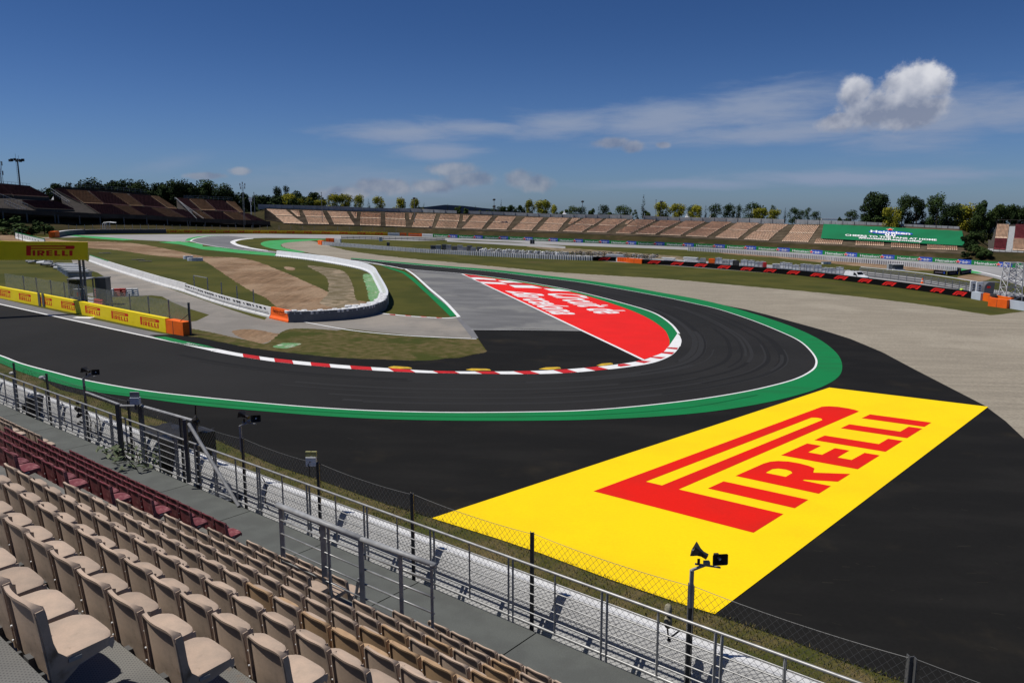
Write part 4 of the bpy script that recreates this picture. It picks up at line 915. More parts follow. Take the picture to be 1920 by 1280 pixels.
# ---------------------------------------------------------------- helpers for things standing on the circuit
def arc(pts): 
    L = [0.0]
    for a, b in zip(pts[:-1], pts[1:]): L.append(L[-1] + (b - a).length)
    return L
class Wall:
    """a standing face along a plan path; positions along it are found by picture column"""
    def __init__(s, px, h, sm=6, th=.3):
        s.P = world_path(px, sm) if sm else [G(*p) for p in px]; s.h = h; s.th = th; s.L = arc(s.P)
        s.n = []
        for i in range(len(s.P)):
            d = s.P[min(i + 1, len(s.P) - 1)] - s.P[max(i - 1, 0)]; d.z = 0; d.normalize(); n_ = Vector((d.y, -d.x, 0))
            if n_.dot(s.P[i]) > 0: n_ = -n_                     # towards the track side we look from
            s.n.append(n_)
    def at_x(s, x):
        best = None
        for i in range(len(s.P) - 1):
            a, b = proj(s.P[i])[0], proj(s.P[i + 1])[0]
            if (a - x) * (b - x) <= 0 and a != b: return s.L[i] + (s.L[i + 1] - s.L[i]) * (x - a) / (b - a)
        return s.L[0] if abs(proj(s.P[0])[0] - x) < abs(proj(s.P[-1])[0] - x) else s.L[-1]
    def pt(s, l, z=0.0, off=0.0):
        l = max(0.0, min(s.L[-1] - 1e-6, l)); i = max(k for k in range(len(s.P) - 1) if s.L[k] <= l)
        t = (l - s.L[i]) / (s.L[i + 1] - s.L[i]); p = s.P[i].lerp(s.P[i + 1], t); n_ = s.n[i].lerp(s.n[i + 1], t)
        return p + n_ * off + Vector((0, 0, z))
    def solid(s, mb, l0, l1, z0=0, z1=None, off0=0.0, th=None, mi=0, mit=None, step=1.0, off1=None):
        z1 = s.h if z1 is None else z1; th = s.th if th is None else th; N = max(1, int(abs(l1 - l0) / step)); off1 = off0 if off1 is None else off1
        R = []
        for k in range(N + 1):
            l = l0 + (l1 - l0) * k / N; R.append([s.pt(l, z0, off0), s.pt(l, z1, off1), s.pt(l, z1, off1 - th), s.pt(l, z0, off0 - th)])
        fl = proj(R[0][0])[0] > proj(R[-1][0])[0]
        for a, b in zip(R[:-1], R[1:]):
            for k, mm in ((0, mi), (1, mi if mit is None else mit), (2, mi)):
                mb.add([a[k], b[k], b[k + 1], a[k + 1]], [(0, 1, 2, 3)] if not fl else [(3, 2, 1, 0)], mm)
        mb.add(R[0], [(0, 1, 2, 3)], mi); mb.add(R[-1], [(3, 2, 1, 0)], mi)
    def print2d(s, mb, shape, l0, l1, z0, z1, off=.006, mi=0):
        off = off + (.04 if off >= .01 else .0)
        """unit shape (0..1, 0..1) printed on the face; reads left to right for the viewer"""
        if proj(s.pt(l0))[0] > proj(s.pt(l1))[0]: l0, l1 = l1, l0
        put2d(mb, shape, lambda x, y: s.pt(l0 + (l1 - l0) * x, z0 + (z1 - z0) * y, off), mi)
RECT = ([(0, 0), (1, 0), (1, 1), (0, 1)], [(0, 1, 2, 3)])
def scaled(shape, sx_, sy_): return ([(x / sx_, y / sy_) for x, y in shape[0]], shape[1])
PIR1 = scaled(PLOGO, 104.0, 24.8)

# yellow advertising wall on the left
yw = Wall([(-90, 539), (0, 558.8), (75, 573.6), (140, 587), (200, 600), (250, 610.8), (311, 623.8), (344, 630)], 1.36, 4, .45)
t = thing('advertising_wall', 'yellow trackside wall with repeated red lettering in front of the gantry', 'advertising wall', yw.pt(yw.at_x(150)))
l311 = yw.at_x(311.5); mb = MB(); yw.solid(mb, 0, l311); mb.build('panel', M['board_yellow'], t)
for x0, x1 in ((-38, -18), (.6, 21), (37, 59.5), (76.5, 99), (116, 142), (161, 189.5), (210, 242), (264, 300)):
    mb = MB(); yw.print2d(mb, PIR1, yw.at_x(x0), yw.at_x(x1), .30, 1.10); mb.build('lettering', M['board_red'], t)
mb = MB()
for x in (75.5, 83): yw.solid(mb, yw.at_x(x) - .25, yw.at_x(x) + .25, -.02, 1.5, .07, .06)  # dark slabs stand in for the gantry legs' shadow on the wall
mb.build('leg_shadow_strip', M['dark_steel'], t)
l344 = yw.L[-1]; mb = MB(); yw.solid(mb, l311 + .06, l344, 0, 1.26, 0, .9); l_ = (l311 + l344) / 2 - .2
yw.solid(mb, l_, l_ + .05, 0, 1.22, .01, .02, 1)
mb.build('padded_wall_end', [M['orange'], M['riser']], label='orange padded block ending the yellow advertising wall', cat='barrier')
t = thing('fence', 'grey netted fence on thin posts behind the yellow advertising wall', 'fence', yw.pt(yw.at_x(200), 0, -1))
fx = [35, 59, 86, 111, 138, 199, 233, 268, 306, 345.5]
for x in fx:
    mb = MB(); p = yw.pt(yw.at_x(x), 0, -.75); mb.bar(p, p + Vector((0, 0, 3.0)), .10 if x < 340 else .16); mb.build('post', M['grey_steel'] if x < 340 else M['dark_steel'], t)
mb = MB(); La = [yw.at_x(0) + (l344 - yw.at_x(0)) * k / 12 for k in range(13)]
mb.strip([yw.pt(l, .5, -.75) for l in La], [yw.pt(l, 2.95, -.75) for l in La]); mb.build('netting', M['net'], t)
mb = MB(); p = yw.pt(l344, 0, -.75); mb.bar(p + Vector((-1.2, 0, 1.0)), p + Vector((0, 0, 2.0)), .05); mb.build('stay', M['dark_steel'], t)

# gantry board over the track
rb = G(160, 583); yr = rb.y
t = thing('gantry_sign', 'large yellow gantry sign in shade with red lettering on two dark legs', 'sign', rb)
TR, BR_ = toward(165, 455, yr), toward(165, 487.5, yr)
yl = yr * .947; TL, BL = toward(-0.0, 453.3, yl), toward(-0.0, 487.6, yl)
dl = (TL - TR); TL2 = TR + dl * 1.9; BL2 = BR_ + (BL - BR_) * 1.9
nn = Vector((dl.y, -dl.x, 0)).normalized(); nn = nn if nn.y < 0 else -nn
mb = MB(); bk_ = -nn * .5
V8 = [BL2, BR_, TR, TL2]; mb.add(V8 + [v + bk_ for v in V8], [(0, 1, 2, 3), (7, 6, 5, 4), (1, 5, 6, 2), (3, 2, 6, 7), (0, 4, 5, 1), (0, 3, 7, 4)]); mb.build('board', M['board_yellow'], t)
def on_board(x, y):   # x, y in 0..1 of the visible part from picture column 0 to 165
    b = BL.lerp(BR_, x); c = TL.lerp(TR, x); return b.lerp(c, y) + nn * .012
mb = MB(); put2d(mb, PIR1, lambda x, y: on_board(.287 + .555 * x, .245 + .58 * y)); mb.build('lettering', M['board_red'], t)
mb = MB(); mb.bar(TL2 + Vector((0, 0, .03)) + bk_ * .5, TR + Vector((0, 0, .03)) + bk_ * .5, .5, .05); mb.build('top_edge', M['board_yellow'], t)
for x in (157.5, 164.5):
    mb = MB(); p = toward(x, 583, yr + .25); mb.bar((p.x, p.y, zg(p.x, p.y)), (p.x, p.y, BR_.z + .2), .17, .2); 
    for k in range(5): z_ = zg(p.x, p.y) + 1.0 * k + .6; mb.box((p.x, p.y, z_), (.24, .26, .05))
    mb.build('leg', M['dark_steel'], t)

# marshal cabin beneath the gantry
t = thing('marshal_cabin', 'small grey marshal cabin with open glazed side below the gantry', 'cabin', G(150, 575))
def cab(c, w, d, h, rz, m_): mb = MB(); mb.box((c.x, c.y, c.z + h / 2), (w, d, h), rz); return mb
c = G(133, 577) + Vector((0, 2.6, 0)); 
mb = MB(); mb.box((c.x, c.y, c.z + 3.05), (2.2, 2.2, .12), .1); mb.build('roof', M['grey_steel'], t)
mb = MB()
for dx, dy in ((-.95, -1), (.75, -1), (-.95, 1), (.75, 1)): mb.bar((c.x + dx, c.y + dy, c.z), (c.x + dx, c.y + dy, c.z + 3.0), .12)
mb.bar((c.x - .95, c.y - 1, c.z + .95), (c.x + .75, c.y - 1, c.z + .95), .1); mb.build('frame', M['grey_steel'], t)
mb = MB(); mb.box((c.x - .1, c.y - .95, c.z + 2.0), (1.55, .04, 1.9), 0); mb.build('window', M['glass'], t)
mb = MB(); mb.box((c.x - .1, c.y - .97, c.z + .45), (1.7, .06, .85), 0); mb.build('lower_panel', M['wall_conc'], t)
mb = MB(); mb.box((c.x + 1.75, c.y + 1.3, c.z + 1.5), (1.2, 1.4, 3.0), .1); mb.box((c.x + 1.75, c.y + 1.3, c.z + 3.05), (1.3, 1.5, .1), .1); mb.build('dark_rear_box', M['dark_steel'], t)
t = thing('electrical_cabinet', 'grey cabinet with a small red warning label beside the marshal cabin', 'cabinet', G(139, 583))
c = G(140, 584.5) + Vector((0, 1.3, 0)); mb = MB(); mb.box((c.x, c.y, c.z + 1.15), (1.1, .6, 2.3), .1); mb.box((c.x, c.y, c.z + 2.32), (1.2, .7, .06), .1); mb.build('body', M['grey_steel'], t)
mb = MB(); mb.box((c.x + .05, c.y - .31, c.z + 1.8), (.38, .02, .42), .1); mb.build('label_plate', M['f1_red'], t)

# red and white plastic barriers
def water_barrier(c, w, m_, lab, rz, h=1.0):
    mb = MB(); w2 = w / 2 - .02
    prof_ = [(-.30, 0), (-.30, .2), (-.22, .25), (-.24, .42), (-.18, .48), (-.20, .66), (-.13, .72), (-.15, .92), (-.10, h), (.10, h), (.15, .92), (.13, .72), (.20, .66), (.18, .48), (.24, .42), (.22, .25), (.30, .2), (.30, 0)]
    co, si = cos(rz), sin(rz); n = len(prof_); vs = []
    for x in (-w2, w2): vs += [(c.x + x * co - y * si, c.y + x * si + y * co, c.z + z) for y, z in prof_]
    mb.add(vs, [(k, k + 1, n + k + 1, n + k) for k in range(n - 1)] + [tuple(range(n))[::-1], tuple(range(n, 2 * n))])
    mb.build('plastic_barrier', m_, label=lab, cat='barrier', group='red and white plastic barriers by the service road')
wbx = [(184, 'r', 555.5), (191, 'r', 555.3), (199, 'w', 555), (208.5, 'w', 554.6), (221, 'r', 554.2), (231, 'r', 553.8), (243.5, 'w', 553.8), (254, 'w', 553.8)]
for i, (x, k_, y) in enumerate(wbx):
    c = G(x, y + 1.5); water_barrier(c, .74, M['red_plastic'] if k_ == 'r' else M['white_plastic'], '%s plastic barrier in the row right of the gantry, %s from its left end' % ('red' if k_ == 'r' else 'white', ORD[i]), -.05 + .12)
for i, (x, k_) in enumerate([(84, 'w'), (92, 'w'), (101, 'w'), (110, 'w'), (118, 'w'), (127, 'r'), (134, 'r')]):
    c = yw.pt(yw.at_x(x), 0, -3.2); water_barrier(c, .72, M['red_plastic'] if k_ == 'r' else M['white_plastic'], '%s plastic barrier behind the yellow wall left of the cabin, %s from the left' % ('red' if k_ == 'r' else 'white', ORD[i]), -.35, 1.1)

# stacked spare barriers and coils behind the cabin
t = thing('crate_stack', 'stepped row of white framed crates behind the marshal cabin', 'crates', G(125, 520))
for i, (x, y) in enumerate([(104, 505), (109, 508), (114, 511), (119, 514.5), (124, 517.5), (130, 521)]):
    c = G(x + 20, y); mb = MB(); mb.box((c.x, c.y, c.z + .95), (3.6, 1.1, .12), -.06); mb.box((c.x, c.y, c.z + .5), (3.3, .8, .8), -.06)
    for dx in (-1.45, 1.45):
        for dy in (-.4, .4): mb.bar((c.x + dx, c.y + dy, c.z), (c.x + dx, c.y + dy, c.z + .95), .08)
    for z in (.08, .45, .9): mb.bar((c.x - 1.45, c.y - .4, c.z + z), (c.x - 1.45, c.y + .4, c.z + z), .06); mb.bar((c.x - 1.45, c.y - .42, c.z + z), (c.x + 1.45, c.y - .42, c.z + z), .06)
    mb.build('crate', M['white_plastic'] if i < 5 else M['grey_steel'], t)
t = thing('scrap_heap', 'heap of dark and white barrier parts left of the crate row', 'heap', G(90, 497))
for k in range(46):
    mb = MB(); a = k / 46; x = 52 + 86 * random.random(); y = 489 + (x - 52) * .17 + random.uniform(0, 8) * (1 if x > 80 else .6)
    c = G(x, y); mb.tube([c + Vector((-.7, 0, .3 + random.uniform(0, .3))), c + Vector((.7, random.uniform(-.4, .4), .3 + random.uniform(0, .4)))], .22, 7)
    mb.build('barrier_part', random.choice((M['grey_steel'], M['grey_steel'], M['tyre'], M['white_plastic'])), t)

# white concrete barriers along the service road
jb = Wall([(166, 490.5), (212, 507), (260, 522.5), (306, 537), (343, 547.5), (389, 563.5), (440, 579), (505, 596)], 1.15, 4, .5)
t = thing('concrete_barrier', 'long white concrete barrier running along the grey service road', 'barrier', jb.pt(jb.L[-1] / 2))
def jersey(mb, W, l0, l1, h=1.12, base=.34, top=.10, mi=0, step=2.0):
    N = max(1, int((l1 - l0) / step)); prof_ = [(base, 0), (base, .14), (base * .55, .38), (top, h), (-top, h), (-base * .55, .38), (-base, .14), (-base, 0)]
    R = [[W.pt(l0 + (l1 - l0) * k / N, z, o - base) for o, z in prof_] for k in range(N + 1)]; n = len(prof_)
    fl = proj(R[0][0])[0] > proj(R[-1][0])[0]
    for a, b in zip(R[:-1], R[1:]):
        for k in range(n - 1): mb.add([a[k], b[k], b[k + 1], a[k + 1]], [(0, 1, 2, 3)] if not fl else [(3, 2, 1, 0)], mi)
    mb.add(R[0], [tuple(range(n))], mi); mb.add(R[-1], [tuple(range(n))[::-1]], mi)
cuts = [0] + [jb.at_x(x) for x in (214, 265, 300, 345, 368, 392, 418, 447, 478)] + [jb.L[-1]]
for k in range(len(cuts) - 1):
    mb = MB(); jersey(mb, jb, cuts[k] + .03, cuts[k + 1] - .03, 1.18 if k < 4 else 1.1); mb.build('barrier_segment', M['white_wall'], t)
mb = MB()
for k in range(30):
    l = cuts[4] + (cuts[-1] - cuts[4]) * (k + random.random() * .6) / 31; jb.solid(mb, l, l + random.uniform(.2, .6), .86, .98, -.14, .04)
jb.solid(mb, cuts[4] + .2, cuts[-1] - .3, .52, .55, -.05, .05)
mb.build('black_marks', M['board_black'], t)
mb = MB(); jb.solid(mb, 0, jb.at_x(200), 1.18, 1.26, -.25, .2); mb.build('green_cap', M['green_paint'], t)
ob = Wall([(505, 597), (522, 601.5), (540, 605)], 1.2, 0)
mb = MB(); jersey(mb, ob, 0, ob.L[-1], 1.22, .40, .14); o_ = mb.build('barrier_end_block', M['bright_orange'], label='bright orange barrier block where the white barrier meets the tyre wall', cat='barrier')
mb = MB(); ob.print2d(mb, text2d('Sabadell', .02, .2), ob.L[-1] * .12, ob.L[-1] * .78, .82, 1.08, -.19); mb.build('lettering', M['board_black'], o_)
bx = [(365.5, 551.5, 516), (391, 559, 520.5), (417, 568, 529), (446, 576, 535.5), (477, 586.5, 543)]
t = thing('fence', 'row of thin dark posts with a small goal frame before the white barrier', 'fence', G(417, 568)); prev = None
for i, (x, y, yt) in enumerate(bx):
    p = G(x, y); zt_ = ztop(p, yt); mb = MB(); mb.bar(p, (p.x, p.y, zt_), .10)
    if i == 1: mb.bar((p.x, p.y, zt_ - .03), prev, .07)
    mb.build('post', M['grey_steel'], t); prev = Vector((p.x, p.y, zt_ - .03))
# far piece of the same barrier
jf = Wall([(28, 447), (45, 451.5), (62, 456), (82, 461)], 1.5, 0, .5)
t = thing('concrete_barrier', 'short far white barrier with a green top behind the gantry sign', 'barrier', jf.pt(1)); mb = MB(); jersey(mb, jf, 0, jf.L[-1], 1.6); mb.build('barrier_segment', M['white_wall'], t)
mb = MB(); jf.solid(mb, .5, jf.L[-1], 1.6, 1.75, -.2, .2); mb.build('green_cap', M['green_paint'], t)
mb = MB()
for k in range(9): l = jf.L[-1] * (k + 1) / 11; jf.solid(mb, l, l + .5, .9, 1.1, -.1, .05)
mb.build('black_marks', M['board_black'], t)
for x in (32, 39, 46): mb = MB(); p = jf.pt(jf.at_x(x), 0, .4); mb.bar(p, p + Vector((0, 0, 3)), .1); mb.build('post', M['dark_steel'], t)
mb = MB(); c = G(51, 441) ; mb.box((c.x, c.y, c.z + 1), (1.6, 1.0, 2.0)); mb.box((c.x, c.y, c.z + 2.03), (1.7, 1.1, .06)); mb.build('orange_box', M['orange'], label='small red orange block behind the far white barrier', cat='barrier')

# curved tyre barrier at the corner
t = thing('tyre_barrier', 'curved white barrier with grey belted front round the corner of the grass island', 'barrier', G(700, 585))
ib = Wall([(516, 480.5), (578, 487.8), (637, 497.2), (673, 504.8), (688, 510), (696, 516), (701, 526), (708, 540), (714, 553), (717.5, 564), (716, 573)], 1.15, 5, .9)
P_ = ib.P; mb = MB(); n0 = len(P_)
ins = []
for i in range(n0):      # inside faces left; offset the body to the right of travel
    d = P_[min(i + 1, n0 - 1)] - P_[max(i - 1, 0)]; d.z = 0; d.normalize(); r_ = Vector((-d.y, d.x, 0))
    if r_.dot(Vector((1, .35, 0))) < 0: r_ = -r_
    ins.append(r_)
prof_ = [(0, 0), (0, .16), (.22, .42), (.42, 1.22), (.72, 1.25), (.74, 0)]
vs = [P_[i] + ins[i] * a + Vector((0, 0, z)) for i in range(n0) for a, z in prof_]; n = len(prof_)
mb.add(vs, [(i * n + k, i * n + k + 1, (i + 1) * n + k + 1, (i + 1) * n + k) for i in range(n0 - 1) for k in range(n - 1)]); mb.add(vs[:n], [tuple(range(n))]); mb.build('white_inner_face', M['van_white'], t)
for k in range(46):
    mb = MB(); l = ib.at_x(517) + (ib.at_x(690) - ib.at_x(517)) * k / 46; i = min(range(n0), key=lambda q_: abs(ib.L[q_] - l)); mb.ico(ib.pt(l, .12) - ins[i] * .05, .18, sub=1); mb.build('foot_block', M['van_white'], t, True)
fb = Wall([(727.5, 566), (727, 573), (724, 579.5), (716, 584.3), (697, 591.5), (657, 598.5), (598, 603), (541, 604.8)], 1.2, 5, 1.0)
mb = MB(); fb.solid(mb, 0, fb.L[-1], 0, 1.14, 0, .08, step=.5); mb.build('rubber_belt', M['grey_belt'], t)
mb = MB(); fb.solid(mb, 0, fb.L[-1], 0, .9, -.08, .95, 0, 0, .8)
k = 0.0
while k < fb.L[-1]:
    for off in (-.32, -.82):
        c = fb.pt(k + random.uniform(-.1, .1), random.uniform(.86, 1.0), off + random.uniform(-.05, .05)); N = 9
        for zz in (0, .14): mb.tube([c + Vector((.25 * cos(a * 2 * pi / N), .25 * sin(a * 2 * pi / N), zz)) for a in range(N + 1)], .10, 5, cap=False)
    k += .58
for x, y in ((660, 594), (675, 592), (688, 588), (702, 582), (706, 580), (646, 595)):
    c = G(x, y) + Vector((0, 2.2, .95)); N = 9; mb.tube([c + Vector((.33 * cos(a * 2 * pi / N), .33 * sin(a * 2 * pi / N), 0)) for a in range(N + 1)], .13, 5, cap=False)
mb.build('white_tyres', M['white_plastic'], t, True)

# loose bundle of white tyres on the grass
t = thing('tyre_bundle', 'low ring of white belted tyres lying on the grass by the dirt track', 'tyres', G(360, 488))
for x0, y0, w, m_ in ((353, 485.5, 2.0, 'white_plastic'), (366, 489, 3.2, 'white_plastic')):
    c = G(x0, y0); mb = MB(); N = 14; pts = [c + Vector((w * .5 * cos(a * 2 * pi / N), .8 * sin(a * 2 * pi / N), .0)) for a in range(N)]
    vs = [p + Vector((0, 0, z)) for z in (0, .62) for p in pts]; mb.add(vs, [(a, (a + 1) % N, N + (a + 1) % N, N + a) for a in range(N)], 0)
    ri = [c + Vector((w * .36 * cos(a * 2 * pi / N), .5 * sin(a * 2 * pi / N), .62)) for a in range(N)]; mb.add([v for v in vs[N:]] + ri, [(a, (a + 1) % N, N + (a + 1) % N, N + a) for a in range(N)], 1)
    mb.build('belted_tyres', [M['pale_belt'], M['white_plastic']], t)
for i, (x, y) in enumerate([(259, 487.5), (272, 490.5), (196, 475)]):
    c = G(x, y); mb = MB(); mb.box((c.x, c.y, c.z + .06), (2.4, .5, .12), .15); mb.box((c.x + .3, c.y + .1, c.z + .14), (1.2, .4, .05), .15); mb.build('concrete_slab', M['grey_concrete'], label=['pale slab flat on the grass left of the tyre ring', 'second pale slab on the grass nearer the tyre ring', 'small pale slab on the grass beside the gantry sign'][i], cat='slab')

# ---------------------------------------------------------------- far advertising boards
hb_px = [(140, 438.3), (240, 437.8), (313, 437.6), (400, 437.8), (480, 438.2), (560, 439), (640, 440.2), (727, 441.8), (790, 443.6), (840, 445.9), (899, 447.9), (949, 449.4), (994, 451.2), (1044, 453.2), (1093, 455.2), (1145, 457.2), (1196, 459.5), (1245, 460.9), (1304, 463.3), (1358, 465.6), (1417, 468.8), (1481, 472.6),
         (1541, 477.2), (1607, 482.2), (1677, 486.6), (1752, 491.4), (1824, 496.4), (1903, 502), (1990, 508)]
hb = Wall(hb_px, 1.2, 2, .2)
t = thing('advertising_boards', 'amber trackside boards with slanted red lettering below the far left stands', 'advertising boards', hb.pt(hb.at_x(500)))
DX = [325.5, 350.5, 373.5, 399, 425, 452, 481.5, 512, 545, 577.5, 611, 644.5, 678, 711]
edges = [313] + [(a + b) / 2 for a, b in zip(DX[:-1], DX[1:])] + [727]
for k, x in enumerate(DX):
    mb = MB(); hb.solid(mb, hb.at_x(edges[k]), hb.at_x(edges[k + 1]), .02, 1.28); p_ = mb.build('panel', M['dhl_yellow'], t)
    w = (edges[k + 1] - edges[k]) * .27; mb = MB(); a, b = hb.at_x(x - w), hb.at_x(x + w)
    hb.print2d(mb, text2d('DHL', .05, .35), a, b, .36, .98, .01)
    for z in (.36, .50, .64): hb.print2d(mb, RECT, a - 1.4, a - .15 + (.64 - z) * -.3, z, z + .06, .01); hb.print2d(mb, RECT, b + .1, b + 1.3, z, z + .06, .01)
    mb.build('lettering', M['f1_red'], p_)
t = thing('advertising_boards', 'long row of green and blue beer boards round the far track', 'advertising boards', hb.pt(hb.at_x(1300)))
SX = [795, 842, 889.7, 936.8, 983.3, 1030.2, 1077.3, 1125.2, 1175.8, 1227.9, 1281.7, 1339, 1397.5, 1458.3, 1521.2, 1586, 1653.8, 1723.6, 1796, 1871.9, 1951]
STAR = tri2d([(.5 + .5 * (1 if k % 2 == 0 else .42) * sin(k * pi / 5), .5 + .5 * (1 if k % 2 == 0 else .42) * cos(k * pi / 5)) for k in range(10)], [])
for k in range(len(SX) - 1):
    a, b = hb.at_x(SX[k]), hb.at_x(SX[k + 1]); L_ = b - a; at = lambda q_: a + L_ * q_
    if k == 0: a2 = hb.at_x(812)
    mb = MB()
    if k == 0: hb.solid(mb, a2, at(1.0), 0, 1.2, mi=0)
    else: hb.solid(mb, at(.335), at(1.0), 0, 1.2, mi=0); hb.solid(mb, at(0), at(.335), 0, 1.2, mi=1)
    p_ = mb.build('panel', [M['heineken_green'], M['board_blue']], t)
    mb = MB(); hb.print2d(mb, text2d('Heineken', .012), at(.42), at(.915), .22, .90, .012)
    if k: hb.print2d(mb, text2d('0.0', .03), at(.11), at(.245), .28, .86, .012); hb.print2d(mb, RECT, at(.05), at(.095), .52, .62, .012); hb.print2d(mb, RECT, at(.26), at(.30), .52, .62, .012)
    hb.print2d(mb, STAR, at(1) - 1.0, at(1) + 1.0, .02, 1.14, .012); mb.build('lettering', M['board_white'], p_)
    mb = MB(); hb.print2d(mb, STAR, at(1) - .75, at(1) + .75, .16, 1.0, .02); mb.build('red_star', M['f1_red'], p_)
for i, (xa, xb, m_, lab) in enumerate([(727.5, 749, 'white_plastic', 'white board panel right of the amber boards'), (750, 762, 'bright_orange', 'short orange block between the amber and green boards'), (766, 791, 'bright_orange', 'long orange block left of the green boards'), (791.5, 811.5, 'white_plastic', 'white board just left of the first green board')]):
    mb = MB(); hb.solid(mb, hb.at_x(xa), hb.at_x(xb), 0, 1.15, .05); hb.solid(mb, hb.at_x(xa) + .4, hb.at_x(xb) - .4, .45, .6, .07, .02, 1); mb.build('barrier_block', [M[m_], M['grey_steel']], label=lab, cat='barrier', kind=None)
# dark wall with padded end on the left
dw = Wall([(92, 446), (101, 446), (112, 444.5), (130, 441.5), (160, 439.4), (200, 438.4), (260, 437.9), (312, 437.7)], 1.6, 4, .9)
t = thing('track_wall', 'dark padded wall with pale top curving under the far left stand', 'wall', dw.pt(dw.at_x(200)))
mb = MB(); dw.solid(mb, dw.at_x(160), dw.L[-1], 0, 1.45, 0, .9, 0, 1); mb.build('dark_section', [mat('dark_pad', (.045, .05, .06), .7), M['white_plastic']], t)
mb = MB(); dw.solid(mb, dw.at_x(112), dw.at_x(160), 0, 1.55, 0, 1.4, 0, 1, 2); mb.build('blue_grey_section', [M['grey_belt'], M['white_plastic']], t)
mb = MB(); dw.solid(mb, 0, dw.at_x(112), 0, 1.75, 0, 1.4, 0, 0, 2); mb.build('padded_end', M['orange'], t)

# ---------------------------------------------------------------- white tyre rows
def tyre_row(px, h, name_lab, r=.205, pitch=.56, near_first=True, m_='white_plastic'):
    W = Wall(px, h, 3, .5); t = thing('tyre_barrier', name_lab, 'tyre barrier', W.pt(W.L[-1] / 2)); n = int(W.L[-1] / pitch)
    col = MB(); N = 8
    for z0_, z1_, rr in ((0, .22, 1), (.22, .25, .86), (.25, .47, 1), (.47, .50, .86), (.50, .72, 1), (.72, .75, .86), (.75, h, 1)):
        vs = [(r * rr * cos(a * 2 * pi / N), r * rr * sin(a * 2 * pi / N), z) for z in (z0_, z1_) for a in range(N)]
        col.add(vs, [(a, (a + 1) % N, N + (a + 1) % N, N + a) for a in range(N)])
    col.add([(r * cos(a * 2 * pi / N), r * sin(a * 2 * pi / N), h) for a in range(N)], [tuple(range(N))])
    me = col.mesh('tyre_column', M[m_]); pts = [W.pt((k + .5) * pitch, 0, -.3) for k in range(n)]
    order = sorted(range(n), key=lambda k: pts[k].length); near = order[:100]; o0 = None
    for k in near:
        o = bpy.data.objects.new('tyre_column', me); scene.collection.objects.link(o); o.parent = t; o.location = pts[k] - Vector(t['_o'][:]); o.rotation_euler = (random.uniform(-.03, .03), random.uniform(-.03, .03), random.uniform(0, 6))
    far = order[100:]
    if far:
        mb = MB()
        for k in far: mb.add([(v[0] + pts[k].x, v[1] + pts[k].y, v[2] + pts[k].z) for v in col.v], col.f)
        mb.build('far_tyre_columns', M[m_], t, kind='stuff')
    mb = MB(); W.solid(mb, 0, W.L[-1], 0, h * .9, -.62, .1); mb.build('backing', M['tyre'], t)
    return t, W
tyre_row([(603, 459.6), (658, 463.7), (707, 467.6), (757, 471.4), (806, 474.7), (860, 477.8), (899, 479.7), (978, 483.6), (1057, 487), (1112, 488.8)], 1.0, 'row of white tyre stacks in front of the far gravel')
tyre_row([(1288, 469.8), (1338, 473), (1397, 476.8), (1457, 481), (1536, 486.9), (1565, 489.6), (1631, 494.4), (1697, 499.6), (1762, 506.5), (1797, 510.2)], 1.05, 'row of white tyre stacks below the green and blue boards')
for i, (xa, ya, xb, yb, lab) in enumerate([(596, 458, 602.5, 459.5, 'small orange block at the left end of the far tyre row'), (611, 453.5, 625, 454, 'orange padded block behind the left end of the far tyre row')]):
    W = Wall([(xa, ya), (xb, yb)], 1.1, 0, 1.0); mb = MB(); W.solid(mb, 0, W.L[-1], 0, 1.15, 0, 1.0)
    W.solid(mb, W.L[-1] * .5 - .04, W.L[-1] * .5 + .04, 0, 1.1, .01, .02, 1); mb.build('padded_block', [M['bright_orange'], M['riser']], label=lab, cat='barrier')
W = Wall([(626, 454), (638, 455)], 1.1, 0, .8); mb = MB()
for k in range(5): mb.tube([W.pt(W.L[-1] * (k + .5) / 5, z, -.3) for z in (0, .3, .6, .9, 1.1)], .3, 8)
mb.build('white_tyre_group', M['white_plastic'], label='five white tyre stacks beside the far orange block', cat='tyres')

# ---------------------------------------------------------------- black wall with red racing emblem
lay('service_road', [(820, 471), (870, 467), (1000, 474), (1240, 485.5), (1350, 491), (1500, 500), (1615, 508.5), (1720, 521), (1840, 540), (1960, 556), (1960, 590), (1880, 570), (1820, 559), (1719, 544), (1609, 529.6), (1500, 516.4), (1350, 505), (1205, 494.3), (1112, 488.5), (980, 483), (860, 477)], 'far_track', 3, kind='structure')
fw = Wall([(1112.5, 489.2), (1154, 490.3), (1204, 494.4), (1240, 496.7), (1300, 500.6), (1400, 508.6), (1500, 516.9), (1609, 529.9), (1719, 544.6), (1820.5, 559.6)], 1.02, 3, .4)
t = thing('advertising_wall', 'black low wall with repeated slanted red emblems beside the gravel', 'advertising wall', fw.pt(fw.at_x(1500)))
mb = MB(); fw.solid(mb, 0, fw.at_x(1154)); mb.build('panel', M['board_black'], t)
mb = MB(); fw.solid(mb, fw.at_x(1205), fw.L[-1]); mb.build('panel', M['board_black'], t)
def poly_union(ps):
    V, F = [], []
    for p in ps:
        v, f = tri2d(p, []); F += [tuple(i + len(V) for i in q_) for q_ in f]; V += v
    return V, F
F1L = poly_union([[(0, 0), (16, 0), (24, 10), (30, 15), (38, 17.5), (77, 17.5), (84, 25), (36, 25), (25, 21.5), (17, 16)], [(20, 0), (32, 0), (37, 5), (43, 7), (67, 7), (73, 14), (38, 14), (31, 10.5)], [(62, 0), (77, 0), (103, 25), (87, 25)]])
F1L = scaled(F1L, 103, 25)
